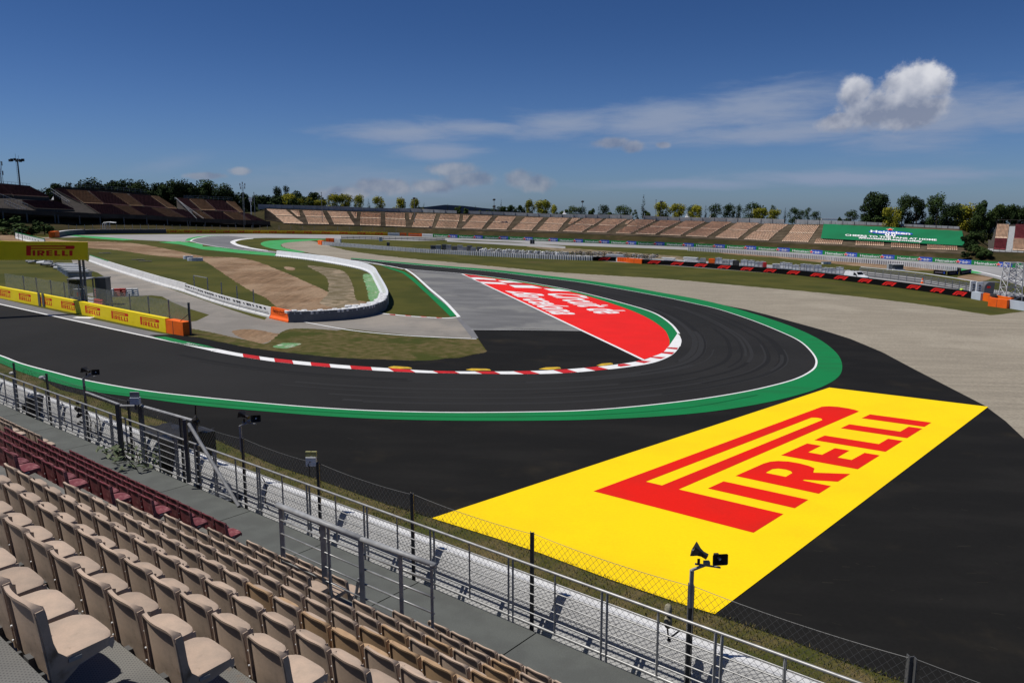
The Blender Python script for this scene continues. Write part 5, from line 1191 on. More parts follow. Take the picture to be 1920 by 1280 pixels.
for x, w in [(1133, 12)] + [(x, 13) for x in (1226.5, 1269.8, 1314, 1357.7, 1400.6, 1443.7, 1487.5)] + [(x, 14) for x in (1532.8, 1577, 1622, 1667.4, 1713.3, 1758, 1799.7)]:
    mb = MB(); fw.print2d(mb, F1L, fw.at_x(x - w), fw.at_x(x + w), .20, .86, .01); mb.build('red_emblem', M['f1_red'], t)
mb = MB()
for k in range(6): l = fw.at_x(1157) + (fw.at_x(1176) - fw.at_x(1157)) * (k + .5) / 6; mb.tube([fw.pt(l, z, -.3) for z in (0, .35, .7, 1.0)], .3, 8)
mb.build('orange_tyre_group', M['bright_orange'], label='group of orange tyre stacks in the black emblem wall', cat='tyres')
mb = MB(); fw.solid(mb, fw.at_x(1176), fw.at_x(1204.5), 0, 1.02, .35, 1.0); fw.solid(mb, fw.at_x(1190), fw.at_x(1190.5), 0, .98, .36, .02, 1); mb.build('padded_block', [M['bright_orange'], M['riser']], label='solid orange padded block in the black emblem wall', cat='barrier')
eb = Wall([(1820.8, 559.8), (1838, 563.2), (1860, 568), (1891, 573.5)], 1.1, 0, .6)
mb = MB(); eb.solid(mb, 0, eb.at_x(1838), 0, 1.12, .02, .6); eb.solid(mb, 0.2, eb.at_x(1838) - .2, 1.12, 1.16, 0, .5); mb.build('white_wall_block', M['pale_belt'], label='pale grey wall block at the right end of the black emblem wall', cat='barrier')
mb = MB(); eb.solid(mb, eb.at_x(1838.4), eb.L[-1], 0, 1.15, -.3, .4); eb.solid(mb, eb.at_x(1850), eb.at_x(1850) + .05, 0, 1.1, -.28, .02, 1); mb.build('orange_wall', [M['orange'], M['riser']], label='orange padded wall behind the front orange block at right', cat='barrier')
eb2 = Wall([(1852, 573.5), (1887, 578.3)], 1.15, 0, .8); mb = MB(); eb2.solid(mb, 0, eb2.L[-1], 0, 1.18, 0, .8); eb2.solid(mb, eb2.L[-1] * .46, eb2.L[-1] * .46 + .04, 0, 1.1, .01, .02, 1); mb.build('front_orange_block', [M['bright_orange'], M['riser']], label='front orange padded block beside the gravel at far right', cat='barrier')
eb3 = Wall([(1888, 577.5), (1925, 583.5), (1990, 594)], 1.1, 0, .6); mb = MB(); eb3.solid(mb, 0, eb3.L[-1], 0, 1.15, 0, .6); eb3.solid(mb, .1, eb3.L[-1], 1.15, 1.2, 0, .3); mb.build('pale_wall_block', M['pale_belt'], label='pale grey wall at the right edge below the lattice mast', cat='barrier')

# stored equipment behind the black wall
def cubes(xs, m_, lab, n_=None, h=(1.0, 1.3), off=-3.4, w=1.35, cat='crate', name='storage_cube', grp='white storage cubes behind the black emblem wall'):
    for i, (x, mm, hh) in enumerate(xs):
        c = fw.pt(fw.at_x(x), 0, off - (i % 3) * .3); mb = MB(); rz = -.35 + random.uniform(-.1, .1)
        mb.box((c.x, c.y, c.z + hh / 2), (w, 1.0, hh), rz)
        for z in (.08, .45, .82, 1.0): mb.box((c.x, c.y, c.z + hh * z - .02), (w + .07, 1.07, .05), rz, 1)
        for dx in (-.5, 0, .5): mb.box((c.x + dx * w * cos(rz), c.y + dx * w * sin(rz) - .0, c.z + hh / 2), (.06, 1.08, hh), rz, 1)
        mb.box((c.x, c.y, c.z + hh + .04), (w * .35, .3, .08), rz)
        mb.build(name, [M[mm], M['white_plastic'] if mm != 'white_plastic' else M['wall_conc']], label=lab % (ORD[i]), cat=cat, group=grp)
cubes([(x, random.choice(['white_plastic', 'wall_conc', 'white_plastic']), random.uniform(1.6, 2.15)) for x in (1333, 1345, 1357, 1381, 1393, 1404, 1415, 1440, 1452, 1463, 1474, 1486, 1498, 1510, 1522, 1535, 1548, 1561)], '', 'white framed storage cube behind the black wall, %s from the left')
for x, m_, lab in ((1322, 'bright_orange', 'square orange panel among the white cubes behind the black wall'), (1422, 'red_plastic', 'narrow red crate among the white cubes'), (1367, 'tyre', 'black bundle between the white storage cubes'), (1306, 'wall_conc', 'plain grey cube left of the orange panel')):
    c = fw.pt(fw.at_x(x), 0, -3.0); mb = MB(); s_ = .6 if 'narrow' in lab else 1.1
    mb.box((c.x, c.y, c.z + .9), (s_ * 1.2, .9, 1.8), -.35); mb.box((c.x, c.y, c.z + 1.84), (s_ * 1.0, .7, .08), -.35); mb.box((c.x, c.y, c.z + .9), (s_ * 1.24, .94, .1), -.35, 1); mb.build('crate', [M[m_], M['riser']], label=lab, cat='crate')
def pallet_stack(xa, xb, off, lab, m_='white_plastic', h=1.0, n=5):
    W0, W1 = fw.at_x(xa), fw.at_x(xb); t = thing('board_stack', lab, 'stack', fw.pt((W0 + W1) / 2, 0, off))
    for k in range(n):
        mb = MB(); z = h * k / n; fw.solid(mb, W0 + random.uniform(-.3, .3), W1 + random.uniform(-.3, .3), z + .06, z + h / n - .04, off + random.uniform(-.05, .05), 1.0, 0, 0, 2); mb.build('board', M[m_], t)
pallet_stack(1234, 1256, -3, 'low stack of white panels, first behind the black wall', h=1.5); pallet_stack(1270, 1296, -3, 'taller stack of white panels left of the grey cube', h=1.9, n=7)
# rows of spare crash rail, and black or grey tyre piles
M['rack'] = mat('rack_steel', (.13, .135, .14), .5, (.09, .09, .095), 3)
def rail_rack(path, h, lab, n=4, posts=None, m_='rack'):
    W = Wall(path, h, 2, .5); t = thing('crash_barrier', lab, 'crash barrier', W.pt(W.L[-1] / 2))
    for k in range(n):
        mb = MB(); z = h * (k + .3) / n; prof2 = [(0, 0), (.06, .04), (0, .09), (.06, .14), (0, .18)]
        N = max(1, int(W.L[-1] / 2)); R = [[W.pt(W.L[-1] * q_ / N, z + zz * h / n * 3.2, off) for off, zz in prof2] for q_ in range(N + 1)]
        for a, b in zip(R[:-1], R[1:]):
            for j in range(4): mb.add([a[j], b[j], b[j + 1], a[j + 1]], [(0, 1, 2, 3)])
        mb.build('rail', M[m_], t)
    l = 0
    while l < W.L[-1]:
        mb = MB(); p = W.pt(l, 0, -.08); mb.bar(p, p + Vector((0, 0, h)), .10); mb.build('post', M['grey_steel'], t); l += 2.0
    return t
rail_rack([(1611, 516.5), (1640, 520), (1680, 525), (1730, 531.5)], 1.6, 'galvanised crash barrier with four rails right of the van')
rail_rack([(1732, 532), (1780, 540), (1826, 548.5)], 1.5, 'galvanised crash barrier between the cone and the grey hood', 5)
mb = MB(); W = Wall([(1611, 514.5), (1660, 519.5), (1730, 528), (1826, 545)], 1.5, 2, .5); W.solid(mb, 0, W.L[-1], 1.50, 1.60, -.3, .2); mb.build('white_pipe', M['white_plastic'], label='long white pipe lying along the top of the crash barrier', cat='pipe')
rail_rack([(640, 447.5), (760, 450), (835, 452)], 1.0, 'grey crash barrier behind the far tyre row', 2)
lay('concrete_strip', [(838, 450.5), (1000, 457), (1060, 462), (1060, 466), (960, 460), (838, 453)], 'far_track', 4, kind='structure')
def jumble(xs, path, lab, mats_, n, hmax=1.1, kind_='ring'):
    W = Wall(path, 1, 2, .5); mb = MB()
    for k in range(n):
        l = W.L[-1] * (k + .5) / n; c = W.pt(l, 0, random.uniform(-1.0, 0)); mi = random.randrange(len(mats_))
        if kind_ == 'ring':
            for _ in range(2): z = random.uniform(.3, hmax - .25); N = 7; r = .34; d = random.uniform(-.5, .5); mb.tube([c + Vector((r * cos(a * 2 * pi / N), d * r * cos(a * 2 * pi / N), z + r * sin(a * 2 * pi / N) * .9)) for a in range(N + 1)], .085, 4, mi, False)
        else:
            hh = random.uniform(.65, 1) * hmax; mb.box((c.x, c.y, c.z + hh / 2), (W.L[-1] / n * .9, .8, hh), -.1, mi); mb.box((c.x, c.y - .02, c.z + hh * .9), (W.L[-1] / n * .8, .85, .05), -.1, (mi + 1) % len(mats_))
    return mb.build('stored_material', [M[m_] for m_ in mats_], label=lab, cat='stored parts', kind=None)
jumble(0, [(806, 468), (860, 470), (900, 472.5)], 'grey cages stored behind the far tyre row at centre', ['grey_steel', 'dark_steel', 'wall_conc'], 10, 1.6, 'box')
jumble(0, [(900, 473), (960, 476), (1010, 478.5), (1065, 480.5)], 'long tangle of white and grey rings behind the tyre row', ['white_plastic', 'grey_steel', 'wall_conc'], 70, 1.1)
jumble(0, [(1068, 480), (1130, 482), (1232, 487)], 'dark row of stored tyres and cages left of the white stacks', ['tyre', 'grey_steel', 'dark_steel'], 46, 1.3)
pallet_x = Wall([(1135, 483.5), (1170, 485)], 1, 0, .8); mb = MB(); pallet_x.solid(mb, 0, pallet_x.L[-1], 0, .8, 0, 1); pallet_x.solid(mb, .3, pallet_x.L[-1] - .3, .8, .95, -.1, .7, 1); mb.build('white_sheeted_pile', [M['wall_conc'], M['white_plastic']], label='low pale sheeted pile in front of the dark tyre row', cat='pile')
for i, (x, y, w, h, m_, lab) in enumerate([(714, 452.5, 6, 1.2, 'white_plastic', 'white and grey cube alone on the far grass'), (728, 461, 5, 1.0, 'tyre', 'small dark box on the grass behind the tyre row'), (998, 457.5, 8, 1.4, 'tyre', 'pair of black boxes beside the pale far strip'), (1549, 495, 14, .55, 'white_plastic', 'low white bench on the grass left of the van')]):
    c = G(x, y); W_m = w / FPX * c.length; mb = MB(); mb.box((c.x, c.y, c.z + h / 2), (W_m, 1.0, h), .1); mb.box((c.x, c.y, c.z + h + .03), (W_m * 1.1, 1.1, .08), .1, 1); mb.box((c.x, c.y, c.z + h * .5), (.15, 1.06, h * .9), .1, 1); mb.build('storage_box', [M[m_], M['wall_conc']], label=lab, cat='box')
t = thing('white_shelter', 'low white shelter with dark opening between van and far tyre row', 'shelter', G(1679, 506))
c = G(1670, 506.5); mb = MB(); mb.box((c.x, c.y, c.z + .7), (1.4, 1.2, 1.4), -.1); mb.build('side_box', M['wall_conc'], t)
c = G(1683, 507.2); mb = MB(); mb.box((c.x, c.y + .3, c.z + .75), (2.4, .8, 1.2), -.1, 1); mb.box((c.x, c.y, c.z + 1.4), (2.6, 1.3, .08), -.1); mb.box((c.x, c.y - .4, c.z + .18), (2.6, .5, .3), -.1); mb.build('canopy', [M['white_plastic'], M['grey_belt']], t)
for i, (xa, ya, xb, yb, lab) in enumerate([(1750, 514, 1773, 516, 'black board with faint writing, left of two near the far dirt'), (1777, 516.5, 1797, 515.5, 'second black board, middle one near the far dirt'), (1800, 516, 1821, 512.5, 'black board furthest right near the far dirt')]):
    W = Wall([(xa, ya), (xb, yb)], .95, 0, .15); mb = MB(); W.solid(mb, 0, W.L[-1]); W.print2d(mb, RECT, W.L[-1] * .12, W.L[-1] * .75, .36, .6, .01, 1); W.print2d(mb, RECT, W.L[-1] * .82, W.L[-1] * .93, .3, .68, .01, 2)
    mb.build('black_board', [M['board_black'], mat('dim_violet', (.12, .1, .13), .7), M['board_blue']], label=lab, cat='board')

# ---------------------------------------------------------------- white van
def van(c, rz, s_=1.0):
    t = thing('parked_van', 'small white panel van parked behind the black emblem wall', 'van', c)
    ca, sa = cos(rz), sin(rz)
    T = lambda x, y, z: Vector((c.x + (x * ca - y * sa) * s_, c.y + (x * sa + y * ca) * s_, c.z + z * s_))
    # side outline: x forward, z up
    side = [(-2.15, .32), (-2.2, .75), (-2.17, 1.2), (-2.05, 1.68), (-1.85, 1.80), (.15, 1.82), (.48, 1.74), (1.02, 1.22), (1.15, 1.10), (1.85, .98), (2.10, .82), (2.17, .55), (2.12, .30)]
    mb = MB(); W_ = .86; n = len(side)
    wd = lambda z: W_ * (1 - .10 * max(0, (z - .95) / .9))
    L = [T(x, -wd(z), z) for x, z in side]; Rr = [T(x, wd(z), z) for x, z in side]
    mb.add(L + Rr, [(k, n + k, n + (k + 1) % n, (k + 1) % n) for k in range(n)])
    tr = tessellate_polygon([[Vector((x, z, 0)) for x, z in side]])
    mb.add(L, [q_ for q_ in tr]); mb.add(Rr, [q_[::-1] for q_ in tr]); b_ = mb.build('body', M['van_white'], t)
    for sy in (-1, 1):
        yo = lambda z: sy * (wd(z) + .006)
        mb = MB(); q_ = [(.02, 1.10), (.02, 1.62), (.42, 1.60), (.92, 1.14), (.90, 1.08)]; v = [T(x, yo(z), z) for x, z in q_]; mb.add(v, [(0, 1, 2, 3, 4), (4, 3, 2, 1, 0)]); mb.build('side_window', M['glass'], t)
        mb = MB()
        for q_ in ([(-.02, .42), (-.02, 1.66), (0, 1.66), (0, .42)], [(1.0, .42), (1.0, 1.05), (1.02, 1.05), (1.02, .42)], [(-1.1, .42), (-1.1, 1.6), (-1.08, 1.6), (-1.08, .42)], [(-1.9, .62), (-1.9, .66), (1.6, .66), (1.6, .62)]):
            v = [T(x, yo(z), z) for x, z in q_]; mb.add(v, [(0, 1, 2, 3), (3, 2, 1, 0)])
        mb.build('door_seam', M['grey_steel'], t)
        for x in (-1.42, 1.35):
            mb = MB(); mb.tube([T(x, sy * (W_ - .16), .31), T(x, sy * (W_ + .02), .31)], .31, 14); wh = mb.build('wheel', M['tyre'], t)
            mb = MB(); mb.tube([T(x, sy * (W_ - .1), .31), T(x, sy * (W_ + .03), .31)], .19, 12); mb.build('rim', M['steel'], wh)
        mb = MB(); mb.box(tuple(T(.85, sy * (W_ + .1), 1.12)), (.12, .16, .18), rz); mb.build('wing_mirror', M['black'], t)
        mb = MB(); mb.box(tuple(T(2.07, sy * .66, .78)), (.14, .28, .16), rz); mb.build('headlight', M['pale_belt'], t)
    mb = MB(); q_ = [(.52, -.66, 1.715), (.52, .66, 1.715), (1.0, .72, 1.255), (1.0, -.72, 1.255)]; mb.add([T(x + .012, y, z + .012) for x, y, z in q_], [(0, 1, 2, 3), (3, 2, 1, 0)]); mb.build('windscreen', M['glass'], t)
    mb = MB(); mb.box(tuple(T(2.13, 0, .45)), (.12, 1.6, .24), rz); mb.build('bumper', M['grey_steel'], t)
    mb = MB()
    for x in (-1.5, -.6, .1): mb.bar(T(x, -.75, 1.86), T(x, .75, 1.86), .05)
    for y in (-.7, .7): mb.bar(T(-1.6, y, 1.9), T(.2, y, 1.9), .04)
    mb.build('roof_rack', M['dark_steel'], t)
vp = fw.pt(fw.at_x(1589), 0, -2.2); vd = fw.pt(fw.at_x(1600), 0, -2.2) - vp
van(Vector((vp.x, vp.y, vp.z)), atan2(vd.y, vd.x), 1.0)
# cone, lime ball
t = thing('traffic_cone', 'orange traffic cone on the road behind the black wall', 'cone', G(1729, 531)); c = G(1729, 531.5); mb = MB(); mb.box((c.x, c.y, c.z + .03), (.6, .6, .06)); mb.tube([c + Vector((0, 0, .05)), c + Vector((0, 0, .55)), c + Vector((0, 0, 1.0))], .24, 10, r2=.07); mb.build('cone_body', M['bright_orange'], t)
mb = MB(); mb.tube([c + Vector((0, 0, .42)), c + Vector((0, 0, .6))], .185, 10, r2=.15); mb.build('white_band', M['white_plastic'], t)
mb = MB(); c = fw.pt(fw.at_x(1796), 1.0, -.6) ; mb.ico(c, .30, sub=3); mb.ico(c + Vector((-.02, -.2, .02)), .14, sub=2, mi=1); mb.build('lime_ball', [mat('lime_plastic', (.45, .62, .05), .5), M['glass']], label='lime green round helmet-like ball on top of the black wall', cat='ball')
# grey hood, white and red boards, lattice mast
t = thing('grey_hooded_shelter', 'dark grey hooded shelter with red logo behind the pale wall block', 'shelter', G(1860, 563))
c = G(1861, 561.5) + Vector((0, 1.5, 0)); mb = MB(); N = 9; w, d, h = 2.0, 1.9, 2.4
prof_ = [(-w / 2, 0), (-w / 2, 1.4)] + [(-w / 2 + .7 - .7 * cos(a * pi / 2 / N), 1.4 + 1.0 * sin(a * pi / 2 / N)) for a in range(1, N + 1)] + [(w / 2 + .5, 2.4), (w / 2 + .8, 2.15)]
vs = [(c.x + x, c.y + y - .12 * x, c.z + z + .2) for y in (-d / 2, d / 2) for x, z in prof_]; n = len(prof_)
mb.add(vs, [(k, k + 1, n + k + 1, n + k) for k in range(n - 1)])
mb.add([(c.x + x, c.y - d / 2 - .12 * x, c.z + z + .2) for x, z in prof_[:-2]] + [(c.x + .45, c.y - d / 2 - .05, c.z + 2.55), (c.x + .35, c.y - d / 2 - .04, c.z + .2)], [tuple(range(n))]); mb.build('hood', mat('hood_grey', (.11, .113, .125), .6), t)
mb = MB(); mb.box((c.x - .45, c.y - d / 2 - .03, c.z + 1.85), (.5, .02, .3), -.12); mb.build('red_logo', M['f1_red'], t)
mb = MB()
for k in range(5): x = c.x + .5 + .28 * k; mb.bar((x, c.y - .7, c.z + .3), (x + .1, c.y - .7, c.z + 2.3 - .1 * k), .035); mb.bar((x, c.y - .2, c.z + .35), (x + .35, c.y - .6, c.z + 1.0), .05)
mb.build('folding_frame', M['grey_steel'], t)
mb = MB(); 
for x in (-.7, .2, 1.2): mb.box((c.x + x, c.y - .6, c.z + .12), (.3, .3, .24))
mb.build('foot', M['black'], t)
for i, (x, lab, m2_) in enumerate([(1831, 'tall white information board with black symbols and red edge, left one', 'red_plastic'), (1842.5, 'tall white board with orange edge beside the grey hood, right one', 'bright_orange')]):
    c = G(x, 558.5 + i * 2) + Vector((0, 1.2, 0)); t = thing('information_board', lab, 'board', c); mb = MB(); mb.box((c.x, c.y, c.z + 1.35), (.85, .35, 2.3), -.15); mb.box((c.x, c.y, c.z + 2.52), (.7, .3, .06), -.15); mb.build('panel', M['white_plastic'], t)
    mb = MB(); mb.box((c.x + .62, c.y - .05, c.z + 1.2), (.4, .3, 2.0), -.15); mb.build('side_panel', M[m2_], t)
    mb = MB()
    for k in range(4): mb.box((c.x - .02, c.y - .19, c.z + .6 + .45 * k), (.3 if k % 2 else .22, .02, .26), -.15); mb.box((c.x - .02, c.y - .20, c.z + .6 + .45 * k), (.1, .02, .08), -.15, 1)
    mb.build('symbols', [M['board_black'], M['white_plastic']], t)
M['mast'] = mat('mast_silver', (.52, .53, .54), .45, (.42, .43, .44), 2)
t = thing('lattice_mast', 'silver lattice mast on a braced base at the right edge', 'mast', G(1903, 570)); c = G(1905, 571)
mb = MB(); hw_ = 1.25; ht = 6.0
cor = lambda z, k: Vector((c.x + hw_ * (1 - .25 * z / ht) * (1 if k in (1, 2) else -1), c.y + 1.5 + .8 * (1 if k in (2, 3) else -1), c.z + z))
for k in range(4): mb.tube([cor(0, k), cor(ht, k)], .09, 6)
mb.build('mast_legs', M['mast'], t); mb = MB()
nz = 5
for j in range(nz):
    z0_, z1_ = ht * j / nz, ht * (j + 1) / nz
    for k in range(4): mb.tube([cor(z0_, k), cor(z1_, (k + 1) % 4)], .045, 5); mb.tube([cor(z1_, k), cor(z0_, (k + 1) % 4)], .045, 5); mb.tube([cor(z1_, k), cor(z1_, (k + 1) % 4)], .045, 5)
mb.build('lattice_bracing', M['mast'], t)
mb = MB(); mb.box((c.x + 1.6, c.y + 1.2, c.z + .5), (2.6, 1.2, 1.0), -.1); mb.box((c.x + 2.6, c.y + .9, c.z + 1.4), (1.6, 1, .3), -.1); mb.build('dark_base_box', M['black'], t)
mb = MB(); c2 = c + Vector((-2.6, 1.0, 0)); 
for k in range(7): mb.box((c2.x + random.uniform(-1, 1), c2.y + random.uniform(-.3, .5), c2.z + random.uniform(.6, 1.5)), (random.uniform(.3, .9), .4, random.uniform(.15, .4)), random.uniform(-.4, .4), k % 2)
mb.build('equipment_pile', [M['dark_steel'], M['wall_conc']], label='low pile of grey equipment between the hood and the lattice mast', cat='equipment')
# ---------------------------------------------------------------- raked ground and stands behind the far boards
def bank_pt(px, py, m, lift=0.0, back=0.0, y0=None):
    """point on the bank that rises with slope m behind the far boards"""
    l = hb.at_x(px) if px < 1985 else hb.L[-1]; b = BASE(px); r0 = hypot(b.x, b.y) + back; z0 = b.z + lift
    r = ray(px, py); hx = hypot(r.x, r.y); t_ = -r.z / hx
    rr = (m * r0 - (z0 - CAM_H)) / (m + t_)
    return Vector((r.x / hx * rr, r.y / hx * rr, CAM_H + r.z / hx * rr))
_bp = hb.P; _bx = [proj(p)[0] for p in _bp]
def BASE(px):
    if px <= _bx[0]:
        g = G(px, 440.5 - 0.015 * px); return g
    for i in range(len(_bx) - 1):
        if _bx[i] <= px <= _bx[i + 1]:
            t = (px - _bx[i]) / (_bx[i + 1] - _bx[i]); return _bp[i].lerp(_bp[i + 1], t)
    return G(px, 508 + (px - 1990) * .08)
MS = .36
# top of the raked bank: foot of the light grey wall
WT = [(484, 391), (560, 393), (640, 396), (700, 397), (780, 399), (850, 401), (900, 403), (960, 405), (1020, 408), (1080, 410), (1150, 411), (1200, 413), (1260, 416), (1320, 418), (1400, 420), (1460, 422), (1540, 422), (1620, 423), (1700, 426), (1760, 429), (1798, 431)]
WTOP = [(484, 383), (560, 385), (640, 387), (700, 390), (780, 391), (840, 394.5), (900, 396), (960, 398), (1020, 401), (1080, 402), (1150, 402.5), (1200, 404), (1260, 407), (1320, 408), (1400, 409), (1460, 411), (1540, 413), (1620, 416), (1700, 420.5), (1760, 423), (1798, 425)]
def lerp_path(path, x):
    if x <= path[0][0]: return path[0][1]
    for (x0, y0), (x1, y1) in zip(path[:-1], path[1:]):
        if x0 <= x <= x1: return y0 + (y1 - y0) * (x - x0) / (x1 - x0)
    return path[-1][1]
mb = MB(); xs = list(range(-160, 2120, 20)); NR = 12
def top_y(x):
    if x < 484: return 398 if x > 440 else 402
    if x > 1798: return 431 + min(1, max(0, x - 1812) / 45) * 44
    return lerp_path(WT, x)
vs = []
for x in xs:
    b = BASE(x); b2 = b + Vector((b.x, b.y, 0)).normalized() * .3; tp = bank_pt(x, top_y(x), MS if x > 484 else .25)
    for k in range(NR + 1):
        p = b2.lerp(tp, k / NR); p.z += .35 * sin(k * pi / NR) * (1 if x > 1800 or x < 484 else .0); vs.append(p)
    e = tp + Vector((tp.x, tp.y, 0)).normalized() * 80; e.z -= 1.0; vs.append(e)
W_ = NR + 2
mb.add(vs, [(i * W_ + k, (i + 1) * W_ + k, (i + 1) * W_ + k + 1, i * W_ + k + 1) for i in range(len(xs) - 1) for k in range(W_ - 1)])
mb.build('embankment', M['earth'], kind='structure', smooth_=True)
# concrete terraces (one raked slab above the bank) with the light grey wall behind
st = thing('far_grandstand', 'long open far grandstand of tan seat blocks on brown concrete terraces', 'grandstand', bank_pt(1100, 430, MS))
def bot_y(x): return lerp_path([(484, 410), (560, 422), (640, 423), (740, 426), (800, 429), (860, 431), (950, 435), (1060, 437.5), (1150, 441), (1200, 443), (1240, 444.5), (1300, 447.5), (1400, 451.5), (1460, 456), (1520, 458), (1600, 463), (1700, 470), (1760, 474), (1812, 477)], x)
mb = MB(); X = [496 + (1812 - 496) * k / 60 for k in range(61)]
R = []
for x in X:
    a = bank_pt(x, bot_y(x), MS) ; b = bank_pt(min(x, 1798), lerp_path(WT, x) + .3, MS); up = Vector((0, 0, .3)); col = []
    n_ = 12
    for k in range(n_ + 1):
        p = a.lerp(b, k / n_) + up; col.append(p - Vector((0, 0, .35))); col.append(p)
    R.append(col)
vs = [p for c in R for p in c]; W_ = len(R[0])
mb.add(vs, [(i * W_ + k, (i + 1) * W_ + k, (i + 1) * W_ + k + 1, i * W_ + k + 1) for i in range(len(R) - 1) for k in range(W_ - 1)]); mb.build('terraces', M['conc'], st)
def seat_patch(quad, name, m_, parent, cols, rows, slope_pt, size=(.35, .26), lift=.30, base=True, base_m=None):
    """block of small seats between four corners (top-left, top-right, bottom-right, bottom-left)"""
    c = [slope_pt(*p) for p in quad]; mb = MB(); up = Vector((0, 0, lift))
    for r in range(rows):
        v = (r + .5) / rows
        for k in range(cols):
            u = (k + .5) / cols; a = c[0].lerp(c[1], u); b = c[3].lerp(c[2], u); p = a.lerp(b, v) + up
            du = ((c[1] - c[0]).lerp(c[2] - c[3], v)) / cols; dv = ((c[3] - c[0]).lerp(c[2] - c[1], u)) / rows
            w = du * size[0]; f_ = dv * (.5 if m_ is FS else .36); h = Vector((0, 0, size[1]))
            b0 = p - f_; f0 = p + f_
            mb.add([b0 - w + h, b0 + w + h, b0 + w, b0 - w, f0 - w, f0 + w], [(0, 1, 2, 3), (3, 2, 5, 4), (0, 3, 4), (1, 5, 2), (1, 0, 3, 2)], 0)
    if base:
        d = Vector((0, 0, lift - .18)); q_ = [p + d for p in c]; q2 = [p - Vector((0, 0, .1 if base_m is None else .9)) for p in c]
        mb.add(q_ + q2, [(3, 2, 1, 0), (3, 7, 6, 2), (2, 6, 5, 1), (0, 4, 7, 3)], 1)
    return mb.build(name, [m_, base_m or M['riser']], parent)
FS = mat('far_tan_seat', (.74, .555, .415), .7, (.60, .45, .335), .8, 5, spec=.2); FR = mat('far_maroon_seat', (.088, .036, .040), .7, (.065, .028, .031), .8, 5, spec=.2)  # FR is darkened to carry the far-left stands' shade in its colour
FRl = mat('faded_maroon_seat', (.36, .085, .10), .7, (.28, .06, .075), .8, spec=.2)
FTd = mat('shaded_tan_seat', (.27, .165, .10), .7, (.21, .13, .078), .8, 5, spec=.2)  # tan darkened: shade on the far-left stands is put into the colour
bp = lambda x, y: bank_pt(x, y, MS)
B1 = lambda *p: Zm(5.0526, 480, 340, *p); B2 = lambda *p: Zm(5.0526, 820, 340, *p); B3 = lambda *p: Zm(5.0526, 1160, 340, *p); B4 = lambda *p: Zm(4.571, 1500, 340, *p)
blocks_far = [B1((100, 272), (285, 280), (350, 333), (180, 328)), B1((185, 337), (357, 342), (450, 408), (265, 402)), B1((440, 285), (630, 290), (655, 343), (470, 340)), B1((470, 347), (658, 353), (692, 412), (495, 408)),
 B1((675, 292), (860, 297), (890, 348), (712, 346)), B1((712, 354), (892, 359), (933, 418), (740, 412)), B1((992, 302), (1180, 307), (1180, 358), (988, 353)), B1((988, 360), (1180, 366), (1180, 427), (985, 420)),
 B1((1222, 305), (1410, 310), (1412, 366), (1225, 360)), B1((1225, 368), (1415, 373), (1418, 436), (1228, 428)), B1((1525, 317), (1705, 322), (1685, 378), (1500, 370)), B1((1500, 379), (1685, 386), (1665, 444), (1475, 437)),
 B2((30, 322), (213, 325), (205, 384), (10, 378)), B2((5, 388), (200, 393), (180, 450), (-20, 445)), B2((345, 332), (522, 338), (470, 396), (295, 389)), B2((290, 397), (465, 403), (420, 458), (232, 452)),
 B2((575, 340), (745, 345), (700, 400), (522, 394)), B2((520, 401), (698, 407), (655, 464), (465, 458)), B2((830, 350), (1005, 355), (950, 405), (780, 399)), B2((775, 407), (948, 413), (895, 472), (705, 464)),
 B2((1063, 352), (1245, 358), (1190, 412), (1010, 405)), B2((1008, 413), (1190, 419), (1140, 480), (945, 473)), B2((1390, 360), (1567, 367), (1480, 422), (1300, 415)), B2((1280, 422), (1460, 429), (1370, 487), (1187, 480)),
 B2((1600, 365), (1795, 370), (1690, 429), (1525, 420)), B2((1525, 428), (1690, 434), (1600, 493), (1412, 486)), B3((160, 370), (355, 378), (235, 437), (75, 430)), B3((70, 437), (228, 442), (110, 503), (-30, 497)),
 B3((400, 380), (590, 385), (465, 442), (295, 435)), B3((280, 442), (452, 448), (345, 512), (155, 503)), B3((630, 385), (822, 392), (700, 451), (525, 445)), B3((515, 451), (693, 457), (583, 522), (390, 513)),
 B3((880, 392), (1070, 398), (948, 462), (768, 455)), B3((762, 460), (945, 466), (835, 534), (632, 525)), B3((1120, 402), (1335, 408), (1220, 472), (1028, 465)), B3((1020, 471), (1222, 480), (1130, 550), (912, 540)),
 B3((1380, 412), (1605, 420), (1505, 487), (1300, 480)), B3((1280, 486), (1500, 494), (1418, 568), (1185, 556)), B3((1665, 422), (1900, 430), (1850, 500), (1612, 495)), B3((1608, 503), (1845, 508), (1795, 583), (1542, 575)),
 B4((140, 500), (375, 505), (360, 545), (120, 538)), B4((475, 512), (720, 520), (718, 560), (472, 552)), B4((778, 528), (1030, 540), (1028, 580), (778, 570)), B4((1087, 545), (1345, 555), (1350, 597), (1087, 588)),
 B1((325, 283), (408, 285), (420, 340), (390, 338)), B1((900, 298), (958, 302), (955, 352), (935, 352)), B1((1445, 312), (1485, 314), (1468, 368), (1452, 366)), B2((245, 330), (308, 332), (265, 388), (238, 386)), B2((1275, 357), (1355, 360), (1265, 415), (1240, 413)), B2((1800, 380), (1860, 370), (1800, 412), (1775, 410))]
for q_ in blocks_far:
    w = abs(q_[1][0] - q_[0][0]); h = abs(q_[3][1] - q_[0][1])
    seat_patch(q_, 'seat_block', FS, st, 15 if w > 30 else max(3, int(w / 3)), 7 if h > 9 else 5, bp)
